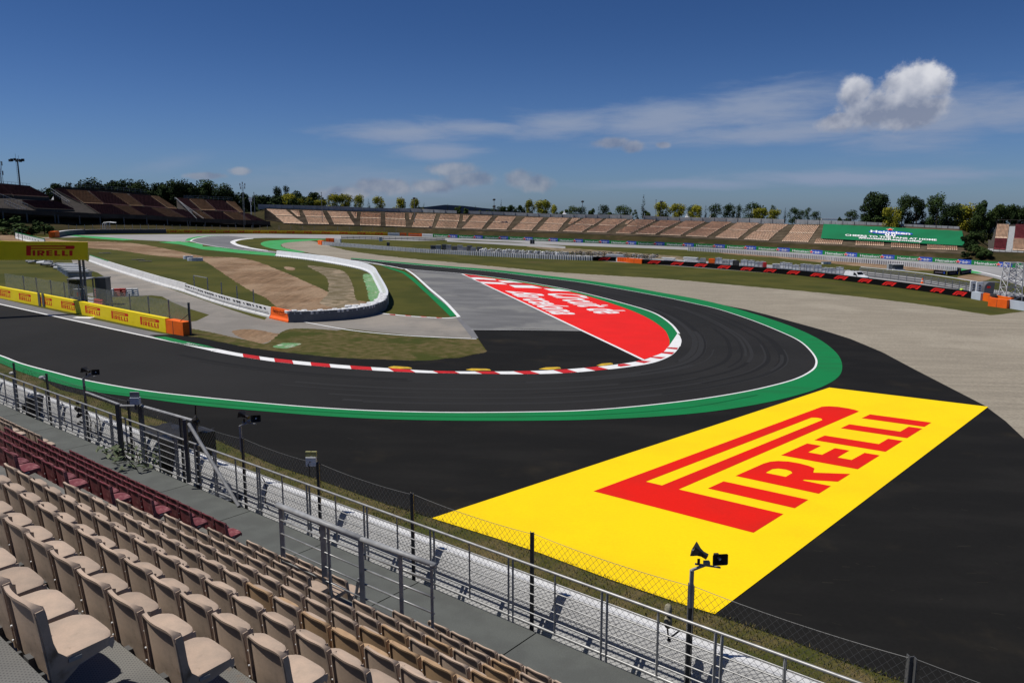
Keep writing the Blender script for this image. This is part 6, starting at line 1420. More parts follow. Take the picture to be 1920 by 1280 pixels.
# light grey wall behind the terraces
t = thing('boundary_wall', 'light grey concrete wall behind the top of the far grandstand', 'wall', bank_pt(1000, 405, MS))
mb = MB(); mbp = MB(); Xw = [484 + (1798 - 484) * k / 60 for k in range(61)]; gaps = [(871, 886), (1189, 1205), (1472, 1492)]
prev = None
for x in Xw:
    a = bank_pt(x, lerp_path(WT, x), MS) + Vector((0, 0, -.3)); a = a + Vector((a.x, a.y, 0)).normalized() * .6; zt_ = ztop(a, lerp_path(WTOP, x)); cur = (Vector(a), Vector((a.x, a.y, zt_)))
    if prev:
        xm = x - 11; dark = any(g0 < xm + 11 and g1 > xm for g0, g1 in gaps)
        bk2 = Vector((a.x, a.y, 0)).normalized() * .4
        if not dark:
            mb.add([prev[0], cur[0], cur[1], prev[1], cur[1] + bk2, prev[1] + bk2, cur[0] + bk2, prev[0] + bk2], [(0, 1, 2, 3), (3, 2, 4, 5), (5, 4, 6, 7)])
        mbp.bar(cur[0], cur[1] + Vector((0, 0, .03)), .12, .45)
    prev = cur
mb.build('wall_panels', M['wall_conc'], t); mbp.build('wall_joints', M['grey_steel'], t)
mb = MB()
for k in range(120):
    x = 484 + (1798 - 484) * k / 119; a = bank_pt(x, lerp_path(WT, x), MS); mb.bar(a - Vector((0, 0, .1)), a + Vector((0, 0, 1.0)), .06)
mb.build('walkway_railing', M['dark_steel'], t)
# green banner over the seats
banner = thing('banner', 'huge green beer banner spread over the seats at right', 'banner', bp(1700, 445))
bq = B4((203, 364), (1390, 425), (1412, 551), (178, 488)); bc = [bank_pt(x, y, MS) + Vector((0, 0, 1.05)) for x, y in bq]
hmb = homog([(0, 1), (1, 1), (1, 0), (0, 0)], bq)
def bpt(x, y, off=0.0): px, py = hmb(x, y); return bank_pt(px, py, MS, .75 + off)
mb = MB(); NX, NY = 36, 8; vs = [bpt(i / NX, j / NY) + Vector((0, 0, .05 * sin(i * 1.7) * sin(j * 2.1))) for i in range(NX + 1) for j in range(NY + 1)]
mb.add(vs, [(i * (NY + 1) + j, (i + 1) * (NY + 1) + j, (i + 1) * (NY + 1) + j + 1, i * (NY + 1) + j + 1) for i in range(NX) for j in range(NY)]); mb.build('cloth', M['banner_green'], banner, True)
def bwords(mb, s, px0, px1, y0, y1, dip=0.0, mi=0, off=.16, **k):
    """word between two picture positions; y in picture rows for the base line and cap line"""
    V, F = text2d(s, **k)
    fn = lambda x, y: bank_pt(px0[0] + (px1[0] - px0[0]) * x, (px0[1] + (px1[1] - px0[1]) * x + dip * 4 * x * (1 - x)) - y * y1, MS, .75 + off)
    mb.add([fn(*v) for v in V], F, mi)
mb = MB(); bwords(mb, 'CHEERS TO THE FANS AT HOME', B4((388, 466))[0], B4((1172, 509))[0], 0, 3.1, bold=.03)
bwords(mb, '#SocialiseResponsibly', B4((503, 488))[0], B4((1048, 520))[0], 0, 2.9, bold=.03)
bwords(mb, '0.0', B4((728, 468))[0], B4((820, 472))[0], 0, 5.2, bold=.04); 
mb.build('white_lettering', M['board_white'], banner)
mb = MB(); cx, cy = B4((778, 441))[0]; N = 28
mb.add([bank_pt(cx + 41.5 * cos(a * 2 * pi / N), cy + 1.0 * cos(a * 2 * pi / N) * 2.2 + 3.6 * sin(a * 2 * pi / N), MS, .88) for a in range(N)], [tuple(range(N))[::-1]]); mb.build('blue_oval', M['board_blue'], banner)
mb = MB(); bwords(mb, 'Heineken', B4((605, 436))[0], B4((945, 458))[0], 0, 4.2, off=.30, bold=.03); mb.build('oval_lettering', M['board_white'], banner)
mb = MB(); V, F = STAR; sx0, sy0 = B4((772, 412))[0]; mb.add([bank_pt(sx0 + (x - .5) * 17, sy0 - (y - .5) * 5.4, MS, .95) for x, y in V], F)
mb.build('white_star', M['board_white'], banner)
mb = MB(); mb.add([bank_pt(sx0 + (x - .5) * 13, sy0 - (y - .5) * 4.4, MS, 1.1) for x, y in V], F); mb.build('red_star', M['f1_red'], banner)
# ---- stand at the far right edge
rs = thing('right_grandstand', 'small raised stand of tan and maroon seats at the right edge', 'grandstand', bp(1900, 455))
MR = .55
def rpt(x, y): return bank_pt(x, y, MR, 1.6, 10)
B8 = lambda *p: Zm(8, 1680, 350, *p)
for q_, m_, c_, r_ in ((B8((1515, 585), (1695, 590), (1670, 790), (1485, 783)), FS, 9, 10), (B8((1480, 798), (1665, 803), (1640, 960), (1460, 950)), FRl, 9, 10), (B8((1760, 805), (2100, 812), (2085, 985), (1745, 965)), FS, 18, 9), (B8((1790, 590), (2130, 600), (2110, 805), (1768, 797)), FRl, 18, 12)):
    seat_patch(q_, 'seat_block', m_, rs, c_, r_, rpt, (.40, .28))
mb = MB()
for q_ in (B8((1697, 600), (1790, 600), (1745, 970), (1645, 965)), B8((1380, 930), (2100, 990), (2100, 1000), (1370, 975))): mb.add([rpt(*p) + Vector((0, 0, .1)) for p in q_], [(3, 2, 1, 0)])
mb.build('aisle', M['grey_steel'], rs)
mb = MB(); a, b = rpt(*B8((1370, 975))[0]), rpt(*B8((2100, 1005))[0]); mb.bar(a, b, .2, .35); bk_ = Vector((0, 3, 0))
mb.add([a + Vector((0, 1, 0)), b + Vector((0, 1, 0)), b + Vector((0, 1, -2.6)), a + Vector((0, 1, -2.6))], [(0, 1, 2, 3)])
for k in range(9): p = a.lerp(b, k / 8); mb.bar(p, p - Vector((0, 0, 3.0)), .15); mb.bar(p, p + Vector((0, 0, 1.0)), .06)
a2, b2 = rpt(*B8((1510, 575))[0]), rpt(*B8((2130, 590))[0]); mb.add([a, b, b2, a2], [(0, 1, 2, 3)]); mb.bar(a2 + Vector((0, 0, 1.5)), b2 + Vector((0, 0, 1.5)), .1)
mb.bar(a2, b2, .3, .5)
for k in range(7): p = a2.lerp(b2, k / 6); mb.bar(p, p + Vector((0, 0, 1.5)), .08)
mb.add([rpt(*p) - Vector((0, 0, .1)) for p in B8((1380, 790), (1480, 800), (1460, 960), (1385, 930))], [(3, 2, 1, 0)])
mb.build('frame', M['riser'], rs)

# ---- big stands on the left
C6 = lambda *p: Zm(4.571, 100, 330, *p); C5 = lambda *p: Zm(8, 0, 290, *p)
ML = .52
def lpt(x, y): return bank_pt(x, y, ML, 2.9, 6)
def shell(st, outline, front, m_top, mats_=None):
    mb = MB(); P = [lpt(*p) - Vector((0, 0, .7)) for p in outline]; mb.flat([P]); mb.build('deck', m_top, st)
    mb = MB(); F_ = [lpt(*p) for p in front]
    for a, b in zip(F_[:-1], F_[1:]):
        r_ = Vector((a.x, a.y, 0)).normalized()
        mb.add([a + Vector((0, 0, .9)) - r_ * .1, b + Vector((0, 0, .9)) - r_ * .1, b - Vector((0, 0, .5)) - r_ * .1, a - Vector((0, 0, .5)) - r_ * .1], [(0, 1, 2, 3)], 0)
        mb.add([a - Vector((0, 0, .4)), b - Vector((0, 0, .4)), b + r_ * 9 - Vector((0, 0, .3)), a + r_ * 9 - Vector((0, 0, .3))], [(0, 1, 2, 3)], 1)
        za, zb = zg(a.x, a.y), zg(b.x, b.y); a2, b2 = a + r_ * 7, b + r_ * 7
        mb.add([Vector((a2.x, a2.y, a.z)), Vector((b2.x, b2.y, b.z)), Vector((b2.x, b2.y, zb)), Vector((a2.x, a2.y, za))], [(0, 1, 2, 3)], 1)
    mb.build('front_edge', [M['stand_grey'], M['riser']], st)
    for a, b in zip(F_[:-1], F_[1:]):
        K = max(1, int((b - a).length / 6))
        for k in range(K): mb = MB(); p = a.lerp(b, k / K); mb.bar((p.x, p.y, zg(p.x, p.y)), (p.x, p.y, p.z), .3); mb.bar((p.x, p.y, p.z + .9), (p.x, p.y, p.z + 1.6), .05); mb.build('column', M['dark_steel'], st)
M['stand_grey'] = mat('stand_grey', (.055, .047, .042), .85, (.04, .034, .03), .4, 5, spec=.2)  # deck grey darkened as well, shade of the far-left stands included
stB = thing('left_grandstand', 'large far left stand striped with maroon and shade-darkened tan seats', 'grandstand', lpt(300, 380))
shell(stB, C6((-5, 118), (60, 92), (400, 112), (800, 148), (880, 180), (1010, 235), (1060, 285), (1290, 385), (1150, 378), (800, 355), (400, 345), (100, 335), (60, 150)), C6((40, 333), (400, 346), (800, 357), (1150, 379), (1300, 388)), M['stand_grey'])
def pa(qs, m_, parent, cols, rows, sl=lpt): 
    for q_ in qs: seat_patch(q_, 'seat_block', m_, parent, cols, rows, sl, (.42, .40), .25, True, M['riser'])
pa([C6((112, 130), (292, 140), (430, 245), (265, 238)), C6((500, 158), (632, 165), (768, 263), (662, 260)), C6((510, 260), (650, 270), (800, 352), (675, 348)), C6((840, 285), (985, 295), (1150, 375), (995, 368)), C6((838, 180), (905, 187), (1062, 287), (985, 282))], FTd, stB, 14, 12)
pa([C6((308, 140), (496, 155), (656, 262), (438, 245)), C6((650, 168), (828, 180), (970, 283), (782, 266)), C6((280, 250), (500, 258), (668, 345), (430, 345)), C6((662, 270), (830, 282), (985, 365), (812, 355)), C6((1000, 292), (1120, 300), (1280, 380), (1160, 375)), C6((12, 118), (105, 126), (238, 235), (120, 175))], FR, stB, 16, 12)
stC = thing('left_grandstand', 'smaller far left stand with fenced stair left of the mast', 'grandstand', lpt(420, 395))
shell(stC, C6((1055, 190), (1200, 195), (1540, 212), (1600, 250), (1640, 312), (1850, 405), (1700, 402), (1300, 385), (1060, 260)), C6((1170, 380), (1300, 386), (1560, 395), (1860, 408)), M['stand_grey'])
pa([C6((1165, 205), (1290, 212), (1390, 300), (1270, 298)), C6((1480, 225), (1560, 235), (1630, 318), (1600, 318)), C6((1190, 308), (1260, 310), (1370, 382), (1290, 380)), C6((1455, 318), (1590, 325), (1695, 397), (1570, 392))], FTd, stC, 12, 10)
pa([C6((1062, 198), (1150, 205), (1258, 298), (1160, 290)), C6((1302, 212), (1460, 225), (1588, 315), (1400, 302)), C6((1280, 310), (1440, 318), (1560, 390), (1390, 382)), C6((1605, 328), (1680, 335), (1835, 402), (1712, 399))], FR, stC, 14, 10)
stA = thing('left_grandstand', 'leftmost big maroon stand below the floodlight mast', 'grandstand', lpt(60, 380))
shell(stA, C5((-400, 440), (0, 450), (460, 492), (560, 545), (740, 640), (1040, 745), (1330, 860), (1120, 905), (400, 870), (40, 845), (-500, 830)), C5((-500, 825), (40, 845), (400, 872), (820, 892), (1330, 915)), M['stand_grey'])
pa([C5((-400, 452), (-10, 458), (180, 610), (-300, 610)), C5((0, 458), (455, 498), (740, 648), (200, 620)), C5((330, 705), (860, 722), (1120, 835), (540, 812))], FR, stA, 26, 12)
for st_, segs in ((stB, (C6((1040, 205), (1290, 385)), )), (stC, (C6((1050, 205), (1230, 385)), C6((1066, 222), (1190, 330)))), (stA, (C5((75, 720), (400, 860)), C5((75, 755), (300, 860)), C5((770, 545), (1050, 745)), C5((770, 590), (1010, 745)), C5((0, 630), (420, 790))))):
    mb = MB()
    for a, b in segs:
        A_, B_ = lpt(*a) + Vector((0, 0, .9)), lpt(*b) + Vector((0, 0, .9)); mb.bar(A_, B_, .10)
        for k in range(9): p = A_.lerp(B_, k / 8); mb.bar(p, p - Vector((0, 0, .9)), .06)
    mb.build('stair_railing', M['wall_conc'], st_)
def rear_rail(st_, pts, h=1.2):
    mb = MB()
    P = [lpt(*p) for p in pts]
    for a, b in zip(P[:-1], P[1:]):
        for z in (.5, h): mb.bar(a + Vector((0, 0, z)), b + Vector((0, 0, z)), .07)
        for k in range(8): p = a.lerp(b, k / 8); mb.bar(p, p + Vector((0, 0, h)), .06)
    mb.build('rear_railing', M['grey_steel'], st_)
rear_rail(stA, C5((-300, 440), (0, 450), (460, 492))); rear_rail(stB, C6((60, 92), (400, 112), (800, 148))); rear_rail(stC, C6((1120, 195), (1200, 197), (1540, 212)))
for st_, pts in ((stA, C5((-400, 440), (0, 450), (460, 492), (740, 640))), (stB, C6((-5, 118), (60, 92), (400, 112), (800, 148), (880, 180), (1060, 285))), (stC, C6((1055, 190), (1540, 212), (1640, 312)))):
    mb = MB(); P = [lpt(*p) for p in pts]
    for a, b in zip(P[:-1], P[1:]):
        mb.add([a, b, Vector((b.x, b.y, zg(b.x, b.y))), Vector((a.x, a.y, zg(a.x, a.y)))], [(3, 2, 1, 0), (0, 1, 2, 3)])
    mb.build('rear_wall', M['riser'], st_)
# catch fence posts below the left stands
t = thing('trackside_fence', 'row of thin pale fence posts along the track under the left stands', 'fence', hb.pt(hb.at_x(300), 0, -1)); mb = None
k = 0
for x in list(range(126, 500, 15)) + list(range(500, 760, 22)):
    p = BASE(x) + Vector((0, 1.2, 0)); mb = MB(); mb.bar(p, p + Vector((0, 0, 3.0)), .09); mb.build('post', M['grey_steel'], t); k += 1
t = thing('trackside_shelter', 'small white framed shelter with curved roof on the dark wall', 'shelter', BASE(196)); c = BASE(196) + Vector((0, 3.0, 0)); z0 = 1.5
mb = MB(); pts = [Vector((c.x - 1.9, c.y, c.z + z0 - 1.5)), Vector((c.x - 2.0, c.y, c.z + z0 + 1.4)), Vector((c.x - 1.6, c.y, c.z + z0 + 2.0)), Vector((c.x, c.y, c.z + z0 + 2.2)), Vector((c.x + 1.9, c.y, c.z + z0 + 2.0))]
for dy in (0, 1.4): mb.tube([p + Vector((0, dy, 0)) for p in pts], .13, 5)
mb.strip([p for p in pts[2:]], [p + Vector((0, 1.4, 0)) for p in pts[2:]])
for x in (-.6, .4): mb.bar((c.x + x, c.y, c.z), (c.x + x, c.y, c.z + z0 + 2.1), .1)
mb.build('frame', M['white_plastic'], t)

# ---------------------------------------------------------------- masts, lamps, tents
def horiz(px, Y, base_py=None): 
    p = toward(px, 400, Y); p.z = (ztop(p, base_py) if base_py else zg(p.x, p.y)); return p
p = horiz(43, 292, 352); T_ = ztop(p, 300)
t = thing('floodlight_mast', 'tall floodlight mast with a ring of lamps behind the leftmost stand', 'mast', p)
mb = MB(); mb.tube([p - Vector((0, 0, 4)), Vector((p.x, p.y, T_ + .5))], .32, 8, r2=.22); mb.build('pole', M['dark_steel'], t)
mb = MB()
for k in range(14): z = p.z + (T_ - p.z) * k / 14; mb.bar((p.x - .65, p.y, z), (p.x - .3, p.y, z), .06)
mb.bar((p.x - .65, p.y, p.z - 3), (p.x - .65, p.y, T_), .06); mb.build('ladder', M['grey_steel'], t)
for k in range(9):
    a = 2 * pi * k / 9; mb = MB(); x, y = p.x - .3 + 2.2 * cos(a), p.y + 1.6 * sin(a); mb.box((x, y, T_ - .1 + .2 * sin(k * 2)), (.95, .5, .85), a); mb.bar((x, y, T_ - .2), (p.x, p.y, T_ - .2), .12); mb.build('lamp', M['black'], t)
mb = MB(); mb.bar((p.x - .6, p.y, T_), (p.x - .6, p.y, T_ + 2.2), .07); mb.bar((p.x + .5, p.y, T_), (p.x + .5, p.y, T_ + 1.6), .07); mb.build('aerial', M['grey_steel'], t)
p = horiz(9, 292, 350); T_ = ztop(p, 302)
t = thing('aerial_mast', 'lattice aerial mast at the far left edge', 'mast', p); mb = MB(); w = .42
for sx_, sy_ in ((-1, -1), (1, -1), (1, 1), (-1, 1)): mb.bar((p.x + sx_ * w, p.y + sy_ * w, p.z - 4), (p.x + sx_ * w * .8, p.y + sy_ * w * .8, T_), .10)
for k in range(12):
    z0_, z1_ = p.z + (T_ - p.z) * k / 12, p.z + (T_ - p.z) * (k + 1) / 12; s_ = 1 if k % 2 else -1; mb.bar((p.x - s_ * w, p.y - w, z0_), (p.x + s_ * w, p.y - w, z1_), .08); mb.bar((p.x - w, p.y - w, z1_), (p.x + w, p.y - w, z1_), .08)
mb.build('lattice', M['grey_steel'], t); mb = MB()
for z in (T_ - .9, T_ - 4.3):
    for dx in (-1.0, .9): mb.box((p.x + dx, p.y, z), (.25, .25, 1.5)); mb.bar((p.x, p.y, z + .5), (p.x + dx, p.y, z + .5), .08)
mb.build('antennas', M['grey_steel'], t)
p = horiz(457.5, 288, 396); T_ = ztop(p, 344)
t = thing('aerial_mast', 'thin lattice mast with small antennas right of the left stands', 'mast', p); mb = MB()
for dx in (-.22, .22): mb.bar((p.x + dx, p.y, p.z - 5), (p.x + dx, p.y, T_ - .6), .09)
for k in range(16): z0_, z1_ = p.z + (T_ - p.z) * k / 17, p.z + (T_ - p.z) * (k + 1) / 17; s_ = 1 if k % 2 else -1; mb.bar((p.x - s_ * .22, p.y, z0_), (p.x + s_ * .22, p.y, z1_), .07)
mb.build('lattice', M['grey_steel'], t); mb = MB()
for dx, dz in ((-.9, -.4), (.9, -.4), (-.75, -1.6), (.8, -1.5), (0, .1)): mb.box((p.x + dx, p.y, T_ + dz), (.28, .2, .9)); mb.bar((p.x, p.y, T_ + dz - .2), (p.x + dx, p.y, T_ + dz - .2), .06)
mb.build('antennas', M['wall_conc'], t)
p = horiz(471, 292, 392); mb = MB(); mb.box((p.x, p.y, ztop(p, 374)), (.9, .6, 1.7)); mb.bar((p.x, p.y, p.z - 2), (p.x, p.y, ztop(p, 374)), .2); mb.build('white_cabinet', M['white_plastic'], label='white box on a post in front of the dark trees', cat='cabinet')
for i, (x, y, lab) in enumerate([(478, 361, 'short lamp post beside the thin lattice mast'), (604, 361, 'thin mast above the yellow-green trees at left'), (777, 372, 'lamp post above the round yellow tree'), (926.5, 374.5, 'double-headed lamp post left of the slim cypress'), (1092, 378, 'lamp post above the green bushes at centre'), (1239, 379, 'lamp post beside the two large yellow trees'), (1229.5, 375, 'thin aerial beside the two large yellow trees'), (1620, 380, 'lamp post at the edge of the tall dark tree'), (1853, 408, 'lamp post left of the right edge stand')]):
    Y = 300; p = horiz(x, Y, 402 if x < 1500 else 430); T_ = ztop(p, y); t = thing('lamp_post', lab, 'lamp post', p); mb = MB(); mb.bar(p - Vector((0, 0, 3)), (p.x, p.y, T_), .16); mb.build('pole', M['grey_steel'], t)
    mb = MB(); mb.ico((p.x, p.y, T_), .55 if 'thin' not in lab else .2, sub=1, sq=(1.2, 1.2, .8)); mb.build('lamp_head', M['black'], t)
    if 'double' in lab: mb = MB(); mb.ico((p.x, p.y, ztop(p, 387)), .6, sub=1, sq=(1.2, 1.2, .8)); mb.build('lamp_head', M['black'], t)
for i, (x, y, Y, by) in enumerate([(83, 361, 285, 370), (105, 362, 283, 372), (1058, 395, 262, 402), (1288, 400, 262, 408), (1333.5, 401.5, 262, 409)]):
    Y = 305 if i > 1 else Y; p = horiz(x, Y, by); T_ = ztop(p, y); mb = MB(); r = [1.1, 1.2, 1.7, 1.4, 1.6][i]; N = 4; h = T_ - p.z
    ring = lambda s_, z: [Vector((p.x + r * s_ * cos(a * pi / 2 + .785), p.y + r * s_ * sin(a * pi / 2 + .785), z)) for a in range(4)]
    if i < 2: r = 1.1
    L0, L1, L2_ = ring(1, p.z - .5), ring(.34, p.z + h * .35), ring(.04, T_); mb.add(L0 + L1 + L2_, [(a, (a + 1) % 4, 4 + (a + 1) % 4, 4 + a) for a in range(4)] + [(4 + a, 4 + (a + 1) % 4, 8 + (a + 1) % 4, 8 + a) for a in range(4)])
    mb.bar((p.x, p.y, T_ - .1), (p.x, p.y, T_ + .4), .06)
    mb.build('tent', M['white_plastic'], label=['small white pointed tent between the left stands, left one', 'small white pointed tent between the left stands, right one', 'white pointed tent top behind the wall left of the green bushes', 'white pointed tent top right of the two large yellow trees', 'white pointed tent top further right behind the wall'][i], cat='tent')
# low sheds behind the wall
for x0, x1, y0, y1, lab in ((1540, 1600, 411, 416, 'long low grey shed behind the wall left of the tall trees'), (1790, 1815, 427, 431, 'small pale roof between the banner wall and the yellow tree')):
    a = horiz(x0, 290, y1 + 3); b = horiz(x1, 290, y1 + 3); mb = MB(); mb.bar((a.x, a.y, a.z), (b.x, b.y, b.z), 4, 1.6); mb.bar((a.x - .5, a.y, ztop(a, y0)), (b.x + .5, b.y, ztop(b, y0 + .4)), 4.6, .4, 1); mb.build('shed', [M['wall_conc'], M['white_plastic']], label=lab, cat='shed')

# ---------------------------------------------------------------- hills
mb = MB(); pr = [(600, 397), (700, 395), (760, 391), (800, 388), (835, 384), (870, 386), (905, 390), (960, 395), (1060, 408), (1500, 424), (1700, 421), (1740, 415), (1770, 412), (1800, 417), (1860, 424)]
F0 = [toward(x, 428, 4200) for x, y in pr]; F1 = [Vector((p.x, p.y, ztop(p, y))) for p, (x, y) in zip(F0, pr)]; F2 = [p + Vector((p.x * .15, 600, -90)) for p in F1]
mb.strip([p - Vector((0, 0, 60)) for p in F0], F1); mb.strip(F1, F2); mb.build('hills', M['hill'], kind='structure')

# ---------------------------------------------------------------- trees
def crown_mesh(name, shape, n, leaf, m_, seed):
    rnd = random.Random(seed); mb = MB(); bl = []
    if shape == 'round':
        for _ in range(15):
            a = rnd.uniform(0, 2 * pi); z = rnd.uniform(.14, .88); rr = .34 * sqrt(max(0.08, 1 - ((z - .52) / .48) ** 2)); bl.append((rr * cos(a) * rnd.uniform(.4, 1), rr * sin(a) * rnd.uniform(.4, 1), z, rnd.uniform(.15, .24)))
    elif shape == 'pine':
        for _ in range(12):
            a = rnd.uniform(0, 2 * pi); z = rnd.uniform(.50, .92); rr = .40 * sqrt(max(.05, 1 - ((z - .66) / .36) ** 2)); bl.append((rr * cos(a), rr * sin(a), z, rnd.uniform(.10, .17)))
        for _ in range(4): bl.append((rnd.uniform(-.2, .2), rnd.uniform(-.2, .2), rnd.uniform(.35, .55), .12))
    elif shape == 'tall':
        for k in range(16):
            z = .22 + .70 * k / 15; rr = .22 * (1.05 - .55 * abs(z - .5) * 1.4); a = rnd.uniform(0, 2 * pi); bl.append((rr * cos(a), rr * sin(a), z, rnd.uniform(.09, .16)))
    elif shape == 'cypress':
        for k in range(14): z = .06 + .90 * k / 13; bl.append((rnd.uniform(-.01, .01), rnd.uniform(-.01, .01), z, .055 * (1.0 - .8 * max(0, (z - .35) / .65)) + .012))
    elif shape == 'bush':
        for _ in range(9): a = rnd.uniform(0, 2 * pi); z = rnd.uniform(.2, .75); bl.append((.42 * cos(a) * rnd.random(), .42 * sin(a) * rnd.random(), z, rnd.uniform(.16, .26)))
    elif shape == 'sparse':
        for _ in range(16): a = rnd.uniform(0, 2 * pi); z = rnd.uniform(.25, .95); rr = .33 * (1.1 - z * .7); bl.append((rr * cos(a), rr * sin(a), z, rnd.uniform(.05, .11)))
    tot = sum(b[3] ** 2 for b in bl)
    for bx_, by_, bz_, br_ in bl:
        for _ in range(int(n * br_ ** 2 / tot)):
            d = Vector((rnd.gauss(0, 1), rnd.gauss(0, 1), rnd.gauss(0, 1))).normalized() * br_ * (rnd.random() ** .33) * rnd.uniform(.85, 1.12)
            p = Vector((bx_, by_, bz_)) + d; nrm = (d.normalized() + Vector((rnd.gauss(0, .6), rnd.gauss(0, .6), rnd.gauss(0, .6)))).normalized()
            a = nrm.orthogonal().normalized(); b = nrm.cross(a); s_ = leaf * rnd.uniform(.6, 1.4); th = rnd.uniform(0, 6.3); a, b = a * cos(th) + b * sin(th), b * cos(th) - a * sin(th)
            mb.add([p - a * s_, p - b * s_ * .7, p + a * s_, p + b * s_ * .7], [(0, 1, 2, 3)])
    return mb.mesh(name, m_)
def trunk_mesh(shape, seed):
    rnd = random.Random(seed); mb = MB(); h = {'round': .5, 'pine': .6, 'tall': .7, 'cypress': .3, 'bush': .3, 'sparse': .7}[shape]
    mb.tube([(0, 0, 0), (.008, 0, h * .5), (0, .01, h)], .026, 6, r2=.010)
    for _ in range(6): z = rnd.uniform(.22, h); a = rnd.uniform(0, 6.3); L_ = .03 if shape == 'cypress' else .24; mb.tube([(0, 0, z), (L_ * .5 * cos(a), L_ * .5 * sin(a), z + .09), (L_ * cos(a), L_ * sin(a), z + .20)], .010, 4, r2=.003)
    return mb.mesh('trunk', M['trunk'])
_tm = {}
def tree(px, py, w, Y, base, shape, leafm, lab, grp, kind='tree', n=1500, leaf=None):
    """crown top at picture row py, crown width w picture columns, standing Y metres out"""
    if 484 <= px <= 1798 and Y > 250:
        wl = bank_pt(px, lerp_path(WT, px), MS); Y = wl.y * 1.02 + 3 + (Y - 260) * .35
    p = horiz(px, Y, base); H = ztop(p, py) - p.z; s_ = w / FPX * Y
    v = random.randrange(3); key = (shape, leafm, v, n)
    nat = {'round': .86, 'pine': .96, 'tall': .62, 'cypress': .14, 'bush': .95, 'sparse': .74}[shape]
    if key not in _tm:
        lf = leaf or {'round': .030, 'pine': .032, 'tall': .022, 'cypress': .012, 'bush': .055, 'sparse': .021}[shape]
        _tm[key] = (crown_mesh('crown', shape, n, lf, M[leafm], hash(shape) % 97 + v * 7 + 3), trunk_mesh(shape, v))
    cm, tm = _tm[key]; t = thing(kind, lab, 'tree', p, grp); sx_ = s_ / nat; t.scale = (sx_ * random.uniform(.9, 1.25), sx_ * random.uniform(.9, 1.2), H); t.rotation_euler.z = random.uniform(0, 6.3)
    for nm, me in (('crown', cm), ('trunk', tm)):
        o = bpy.data.objects.new(nm, me); scene.collection.objects.link(o); o.parent = t
    return t
def seedhash(s): return sum(ord(c) for c in s)
_hash = hash
hash = seedhash
# yellow-green trees behind the light wall, left to right
YT = [(541, 362, 29, 398, 'round'), (563, 372, 14, 398, 'round'), (581, 370, 17, 398, 'round'), (601, 374, 24, 400, 'round'), (624, 364, 28, 400, 'round'), (647, 363, 28, 400, 'round'), (674, 366, 25, 402, 'round'), (712, 369, 24, 402, 'round'), (749, 371, 24, 404, 'round'), (781, 372, 26, 404, 'round'),
      (994, 375, 22, 410, 'round'), (1018, 374, 26, 412, 'round'), (1040, 384, 18, 412, 'round'), (1243, 379, 33, 416, 'round'), (1271, 381, 31, 416, 'round'), (1304, 385, 31, 418, 'round'), (1425, 389, 30, 420, 'round'), (1452, 393, 24, 420, 'round'), (1674, 389, 35, 432, 'round'), (1821, 383, 50, 440, 'round')]
labsY = ['leftmost', 'second', 'third', 'fourth', 'fifth', 'sixth', 'seventh', 'eighth', 'ninth', 'tenth', 'eleventh', 'twelfth', 'thirteenth', 'fourteenth', 'fifteenth', 'sixteenth', 'seventeenth', 'eighteenth', 'second from right', 'rightmost']
for i, (x, y, w, b, sh) in enumerate(YT):
    q_ = labsY[i] if i in (0, 18, 19) else labsY[i] + ' from the left'
    tree(x, y, w, 276 if x < 1600 else 240, b, sh, 'leaf_yellow', 'yellow-green leafy tree behind the far wall, %s of its kind' % q_, 'yellow-green trees behind the far wall', 'broadleaf_tree', 2600)
DT = [(859, 385, 16, 402, 'bush', 'leaf_mid'), (872, 389, 14, 402, 'bush', 'leaf_mid'), (897, 391, 14, 404, 'bush', 'leaf_mid'), (910, 392, 12, 404, 'bush', 'leaf_mid'), (934, 387, 24, 406, 'pine', 'leaf_dark'), (950, 385, 26, 406, 'pine', 'leaf_dark'), (966, 384, 24, 406, 'pine', 'leaf_dark'), (981, 383, 20, 408, 'pine', 'leaf_dark'),
      (1056, 391, 20, 412, 'bush', 'leaf_mid'), (1075, 386, 26, 414, 'round', 'leaf_mid'), (1091, 387, 20, 414, 'round', 'leaf_dark'), (1112, 389, 20, 414, 'bush', 'leaf_dark'), (1130, 384, 24, 416, 'round', 'leaf_dark'), (1148, 393, 18, 414, 'bush', 'leaf_dark'), (1168, 384, 28, 418, 'round', 'leaf_mid'), (1187, 391, 18, 416, 'sparse', 'leaf_mid'),
      (1216, 393, 20, 414, 'bush', 'leaf_mid'), (1298, 384, 22, 418, 'round', 'leaf_dark'), (1341, 382, 24, 418, 'round', 'leaf_dark'), (1364, 381, 24, 418, 'round', 'leaf_dark'), (1381, 385, 18, 418, 'tall', 'leaf_dark'), (1408, 380, 30, 418, 'round', 'leaf_dark'), (1430, 384, 18, 418, 'sparse', 'leaf_mid'), (1449, 385, 14, 418, 'tall', 'leaf_dark'),
      (1487, 389, 20, 420, 'round', 'leaf_dark'), (1501, 393, 16, 420, 'round', 'leaf_dark'), (1514, 389, 14, 420, 'tall', 'leaf_dark'), (1532, 396, 18, 420, 'round', 'leaf_dark'), (1596, 394, 26, 424, 'round', 'leaf_dark'), (1577, 402, 10, 424, 'bush', 'leaf_dark')]
for i, (x, y, w, b, sh, lm) in enumerate(DT):
    tree(x, y, w, 300 if sh != 'bush' else 285, b, sh, lm, 'small dark green tree on the far skyline, %s from the left' % ORD[i], 'dark green trees on the far skyline', 'broadleaf_tree')
CT = [(839.5, 382, 5, 404), (891.5, 384.5, 5, 404), (939.5, 373, 6, 404), (1206, 364, 9, 410), (1323, 384, 6, 416), (1386, 380, 8, 416), (1472, 388, 7, 418), (692, 372, 7, 400), (795, 379, 5, 402)]
CT.sort()
